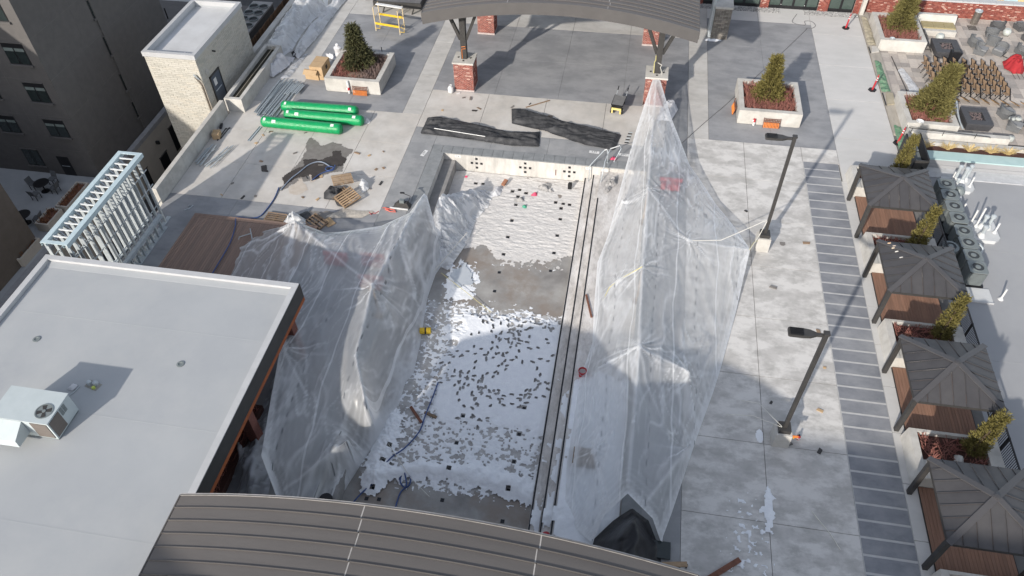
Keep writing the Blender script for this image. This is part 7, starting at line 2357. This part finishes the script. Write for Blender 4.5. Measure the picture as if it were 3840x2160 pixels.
fire_table('charcoal fire table at the back of the patio with a black speaker box in front', 21.4, 23.15, 53.6, 55.6)
fire_table('charcoal fire table at the front of the patio beside the planter', 21.45, 23.05, 44.7, 46.65)
t = thing('black_bin', 'black tapered bin with a recessed lid in front of the back fire table', 'bin', (22.5, 53.2, 0))
MB().hexa([(22.25, 52.95, 0), (22.75, 52.95, 0), (22.75, 53.4, 0), (22.25, 53.4, 0)], [(22.18, 52.9, .95), (22.82, 52.9, .95), (22.82, 53.45, .95), (22.18, 53.45, .95)]).build('body', BLACK, t)
MB().box(22.28, 22.72, 53.0, 53.36, .951, .99).build('lid', STEEL_DK, t)
t = thing('trash_can', 'brushed steel cylindrical litter bin by the brick garden wall', 'bin', (25.4, 59.35, 0))
MB().lathe((25.4, 59.35, 0), [(.26, 0), (.26, 1.0)], 20).build('shell', mat('brushed_steel', (.30, .27, .24), (.24, .215, .19), scale=6, rough=.35, metal=.7), t)
MB().lathe((25.4, 59.35, 0), [(.27, 1.001), (.27, 1.08), (.16, 1.1), (.15, 1.03)], 20).build('rim', GALV, t)
t = thing('concrete_bench', 'white concrete bench with a tan cushioned seat beside the back planter', 'bench', (22.3, 57.6, 0))
MB().hexa([(20.95, 58.3, 0), (23.75, 58.3, 0), (23.75, 58.75, 0), (20.95, 58.75, 0)], [(20.95, 58.45, .95), (23.7, 58.45, .95), (23.7, 58.75, .95), (20.95, 58.75, .95)]).build('backrest', WALLCONC, t)
MB().box(21.2, 23.55, 57.0, 58.29, .0, .40).build('base', WALLCONC, t)
for k in range(3):
    MB().box(21.22+.775*k, 21.22+.775*(k+1)-.02, 57.35, 58.28, .401, .50).build('seat_cushion', mat('tan_cushion', (.30, .25, .13), (.34, .29, .17), scale=4, rough=.9) if k == 0 else bpy.data.materials['tan_cushion'], t)
t = thing('easel_sign', 'dark slatted A-frame leaning beside the back planter', 'frame', (20.95, 55.2, 0))
for s in (0, .55):
    MB().bar((20.85+s, 54.5, 0), (20.85, 56.2, .9), .05).build('side_rail', STEEL_DK, t)
for k in range(5):
    MB().bar((20.9, 54.7+.25*k, .1+.15*k), (21.35-.08*k, 54.7+.25*k, .1+.15*k), .04).build('slat', STEEL_DK, t)
for (x, y, lb, g_) in ((22.3, 56.45, 'white drum stool between the bench and the back fire table', 0), (27.35, 57.9, 'white drum stool among the grey tub chairs', 0)):
    t = thing('drum_stool', lb, 'stool', (x, y, 0), 'white drum stools on the patio')
    MB().lathe((x, y, 0), [(.2, 0), (.29, .18), (.29, .3), (.2, .46)], 18).build('body', mat('pale_glaze', (.50, .53, .50), rough=.35) if 'pale_glaze' not in bpy.data.materials else bpy.data.materials['pale_glaze'], t, smooth=True)
    MB().lathe((x, y, 0), [(.19, .461), (.19, .475)], 16).build('top', bpy.data.materials['pale_glaze'], t)


def tub_chair(x, y, a, lb, m_=None):
    t = thing('tub_chair', lb, 'chair', (x, y, 0), 'grey wicker tub chairs on the patio', a)
    m_ = m_ or WICKER
    MB().hexa([(-.36, -.38, .02), (.36, -.38, .02), (.36, .36, .02), (-.36, .36, .02)], [(-.4, -.42, .38), (.4, -.42, .38), (.4, .38, .38), (-.4, .38, .38)]).build('base', m_, t, local=True)
    MB().box(-.31, .31, -.42, .25, .381, .47).build('seat_cushion', mat('grey_cushion', (.25, .255, .26), (.21, .215, .22), scale=4, rough=.9) if 'grey_cushion' not in bpy.data.materials else bpy.data.materials['grey_cushion'], t, local=True)
    n = 12
    mb = MB()
    for k in range(n):
        t0, t1 = R(-12+204*k/n), R(-12+204*(k+1)/n)
        def P_(th, r_, z):
            return (math.cos(th)*r_, math.sin(th)*r_*.95-.02, z)
        def hz(th):
            return .62+.16*max(0, math.sin(th))
        mb.hexa([P_(t0, .40, .382), P_(t0, .47, .382), P_(t1, .47, .382), P_(t1, .40, .382)], [P_(t0, .42, hz(t0)), P_(t0, .5, hz(t0)), P_(t1, .5, hz(t1)), P_(t1, .42, hz(t1))])
    mb.build('curved_back', m_, t, local=True)
    for (sx, sy) in ((-.3, -.34), (.3, -.34), (-.3, .3), (.3, .3)):
        MB().box(sx-.03, sx+.03, sy-.03, sy+.03, 0, .02).build('foot', BLACK, t, local=True)
    return t


tubs = [(24.65, 56.0, 100, 'grey tub chair nearest the black bin side of the back fire table', 0), (24.75, 54.85, 60, 'grey tub chair right of the back fire table, with its seat towards the camera', 0), (26.1, 54.95, -40, 'grey tub chair in front of the two joined chairs, right of the fire table', 0), (26.0, 56.35, 150, 'grey tub chair in the middle of the back group', 0), (26.2, 57.6, 170, 'grey tub chair farther back below the litter bin', 0), (26.9, 58.75, 190, 'dark grey tub chair against the brick garden wall', 1),
        (28.6, 58.9, 200, 'dark grey tub chair at the top right corner by the brick wall', 1), (28.7, 57.2, 20, 'dark grey tub chair at the right edge behind the white drum stool', 1), (27.7, 55.2, 110, 'grey tub chair above the red canvas heap', 0), (28.0, 54.1, 95, 'grey tub chair beside the red canvas heap', 0),
        (24.4, 46.75, 110, 'grey tub chair at the back right of the front fire table', 0), (24.55, 45.3, 60, 'grey tub chair with two white cushions right of the front fire table', 0), (25.7, 45.6, 20, 'dark grey tub chair at the right edge in the front group', 1), (25.4, 43.9, 10, 'dark wicker tub chair in the shade at the end of the low wall', 1)]
for (x, y, a, lb, dkk) in tubs:
    tub_chair(x, y, R(a), lb, WICKER_DK if dkk else None)
for (x, y, lb) in ((24.35, 45.65, 'round white cushion on the front tub chair, left one'), (24.75, 45.7, 'round white cushion on the front tub chair, right one'), (24.0, 43.95, 'white round pouffe at the end of the low patio wall')):
    z = .47 if y > 45 else 0
    t = thing('round_cushion', lb, 'cushion', (x, y, z))
    MB().lathe((x, y, z), [(.14, 0), (.2, .06), (.2, .3 if z == 0 else .14), (.13, .36 if z == 0 else .19)], 16).build('cover', WICKER if False else mat('pale_cushion', (.42, .44, .42), rough=.9) if 'pale_cushion' not in bpy.data.materials else bpy.data.materials['pale_cushion'], t, smooth=True)
    MB().lathe((x, y, z), [(.03, .361 if z == 0 else .191), (.025, .375 if z == 0 else .205)], 8).build('button', BLACK, t)
# red folded canvas parasol
tag(cloth_heap('red_canvas', [(25.9, 52.8), (26.3, 52.2), (27.0, 52.25), (27.35, 53.0), (27.3, 53.9), (26.6, 54.2), (26.0, 53.7)], .55, RED_CLOTH, folds=.3, seed=52, edge=.45, fscale=2.2, res=.05), 'heaped red canvas of a folded parasol on the patio', 'parasol')
t = thing('parasol_ribs', 'thin dark ribs sticking out from under the red canvas', 'ribs', (26.6, 52.2, 0))
for k in range(4):
    MB().cyl((26.2+.3*k, 52.6, .15), (26.35+.3*k, 51.55, .03), .015, 5).build('rib', STEEL_DK, t)
tag(MB().cyl((26.0, 54.9, .03), (26.3, 53.9, .3), .03, 6).build('parasol_pole', STEEL_DK), 'dark pole of the folded parasol behind the red canvas', 'pole')
# patio strip of water / film
tag(cloth_heap('clear_sheet', [(18.55, 51.6), (18.95, 52.0), (19.3, 50.6), (19.75, 48.6), (19.7, 47.6), (18.9, 47.6), (18.85, 49.6)], .015, FILM_PILE, folds=.03, seed=53, z0=.005, edge=.1, res=.06), 'strip of clear plastic lying flat on the patio paving', 'plastic sheet')
tag(MB().bar((18.45, 53.5, .02), (18.8, 47.6, .02), .05, .03).build('paving_edge_bar', STEEL_DK), 'long thin dark bar on the patio beside the clear strip', 'bar')
t = thing('drain_cover', 'dark slatted drain cover in the paving below the litter bin', 'grate', (25.1, 58.7, 0))
for k in range(7):
    MB().box(24.85+.09*k, 24.85+.09*k+.05, 58.3, 59.0, .005, .02).build('slat', STEEL_DK, t)
for (x, y, z, lb, r_) in ((18.35, 54.35, .9, 'steel ring bowl on the front rim of the back planter', .2), (18.3, 43.9, .9, 'white round dish on the near corner of the front planter', .24)):
    t = thing('rim_dish', lb, 'dish', (x, y, z))
    MB().lathe((x, y, z), [(r_*.6, 0), (r_, .08), (r_*.9, .09), (r_*.5, .03)], 16).build('dish', GALV if r_ < .22 else WHITE, t)
    MB().lathe((x, y, z), [(r_*.3, .031), (r_*.3, .06)], 10).build('dish_centre', WHITE, t)
tag(MB().tube([(21.0, 47.2, .5), (21.15, 47.4, .7), (21.3, 47.1, .6), (21.25, 46.2, .4), (21.2, 45.2, .3), (21.3, 44.6, .2)], .06, 7).build('bent_post', GALV), 'bent grey metal post between the front planter and the fire table', 'post')
# rows of folding chairs


def folding_chair():
    t = thing('folding_chair', 'x', 'folding chair', (0, 0, 0), 'rows of brown folding chairs on the patio')
    for s in (-.2, .2):
        MB().bar((s, -.34, 0), (s, .2, 1.0), .055).build('side_frame', BLACK, t, local=True)
        MB().bar((s*.9, .28, 0), (s*.9, -.16, .46), .03).build('rear_leg', BLACK, t, local=True)
    bk_ = MB()
    for k in range(7):
        u = .36+.1*k
        bk_.bar((-.21, -.34+.54*u, u), (.21, -.34+.54*u, u), .014, .062)
    bk_.build('back_slats', CHAIR_WOOD, t, local=True)
    MB().box(-.19, .19, -.2, .2, .44, .465).build('seat', CHAIR_WOOD, t, local=True)
    return t


fc = folding_chair()
cnt = 0
colx = [20.35, 21.0, 21.62, 22.25, 22.88, 23.5, 24.12, 24.75]
cname = ['first', 'second', 'third', 'fourth', 'fifth', 'sixth', 'seventh', 'eighth']
rname = ['back', 'second', 'third', 'fourth', 'fifth', 'front']
for i, x in enumerate(colx):
    for j in range(6):
        if i == 0 and j > 3:
            continue
        lb = 'brown slatted folding chair in the %s row, %s from the left' % (rname[j], cname[i])
        loc = (x+.03*j, 52.1-.66*j, 0)
        rz = R(118)+random.uniform(-.06, .06)
        if cnt == 0:
            fc.location, fc['label'] = loc, lb
            fc.rotation_euler = (0, 0, rz)
        else:
            dup(fc, loc, rz, lb)
        cnt += 1
for i in range(8):
    x, y = 21.6+.62*i, 48.15-.02*i
    t = thing('tan_chair_seat', 'tan folded seat leaning at the front of the folding chairs, %s from the left' % cname[i], 'seat', (x, y, 0), 'tan seats in front of the folding chairs', R(118))
    MB().hexa([(-.22, -.24, .1), (.22, -.24, .1), (.22, .24, .32), (-.22, .24, .32)], [(-.22, -.25, .125), (.22, -.25, .125), (.22, .23, .345), (-.22, .23, .345)]).build('seat_board', CHAIR_SEAT, t, local=True)
    for s in (-.2, .2):
        MB().bar((s, -.3, 0), (s, .3, .4), .03).build('side_frame', BLACK, t, local=True)
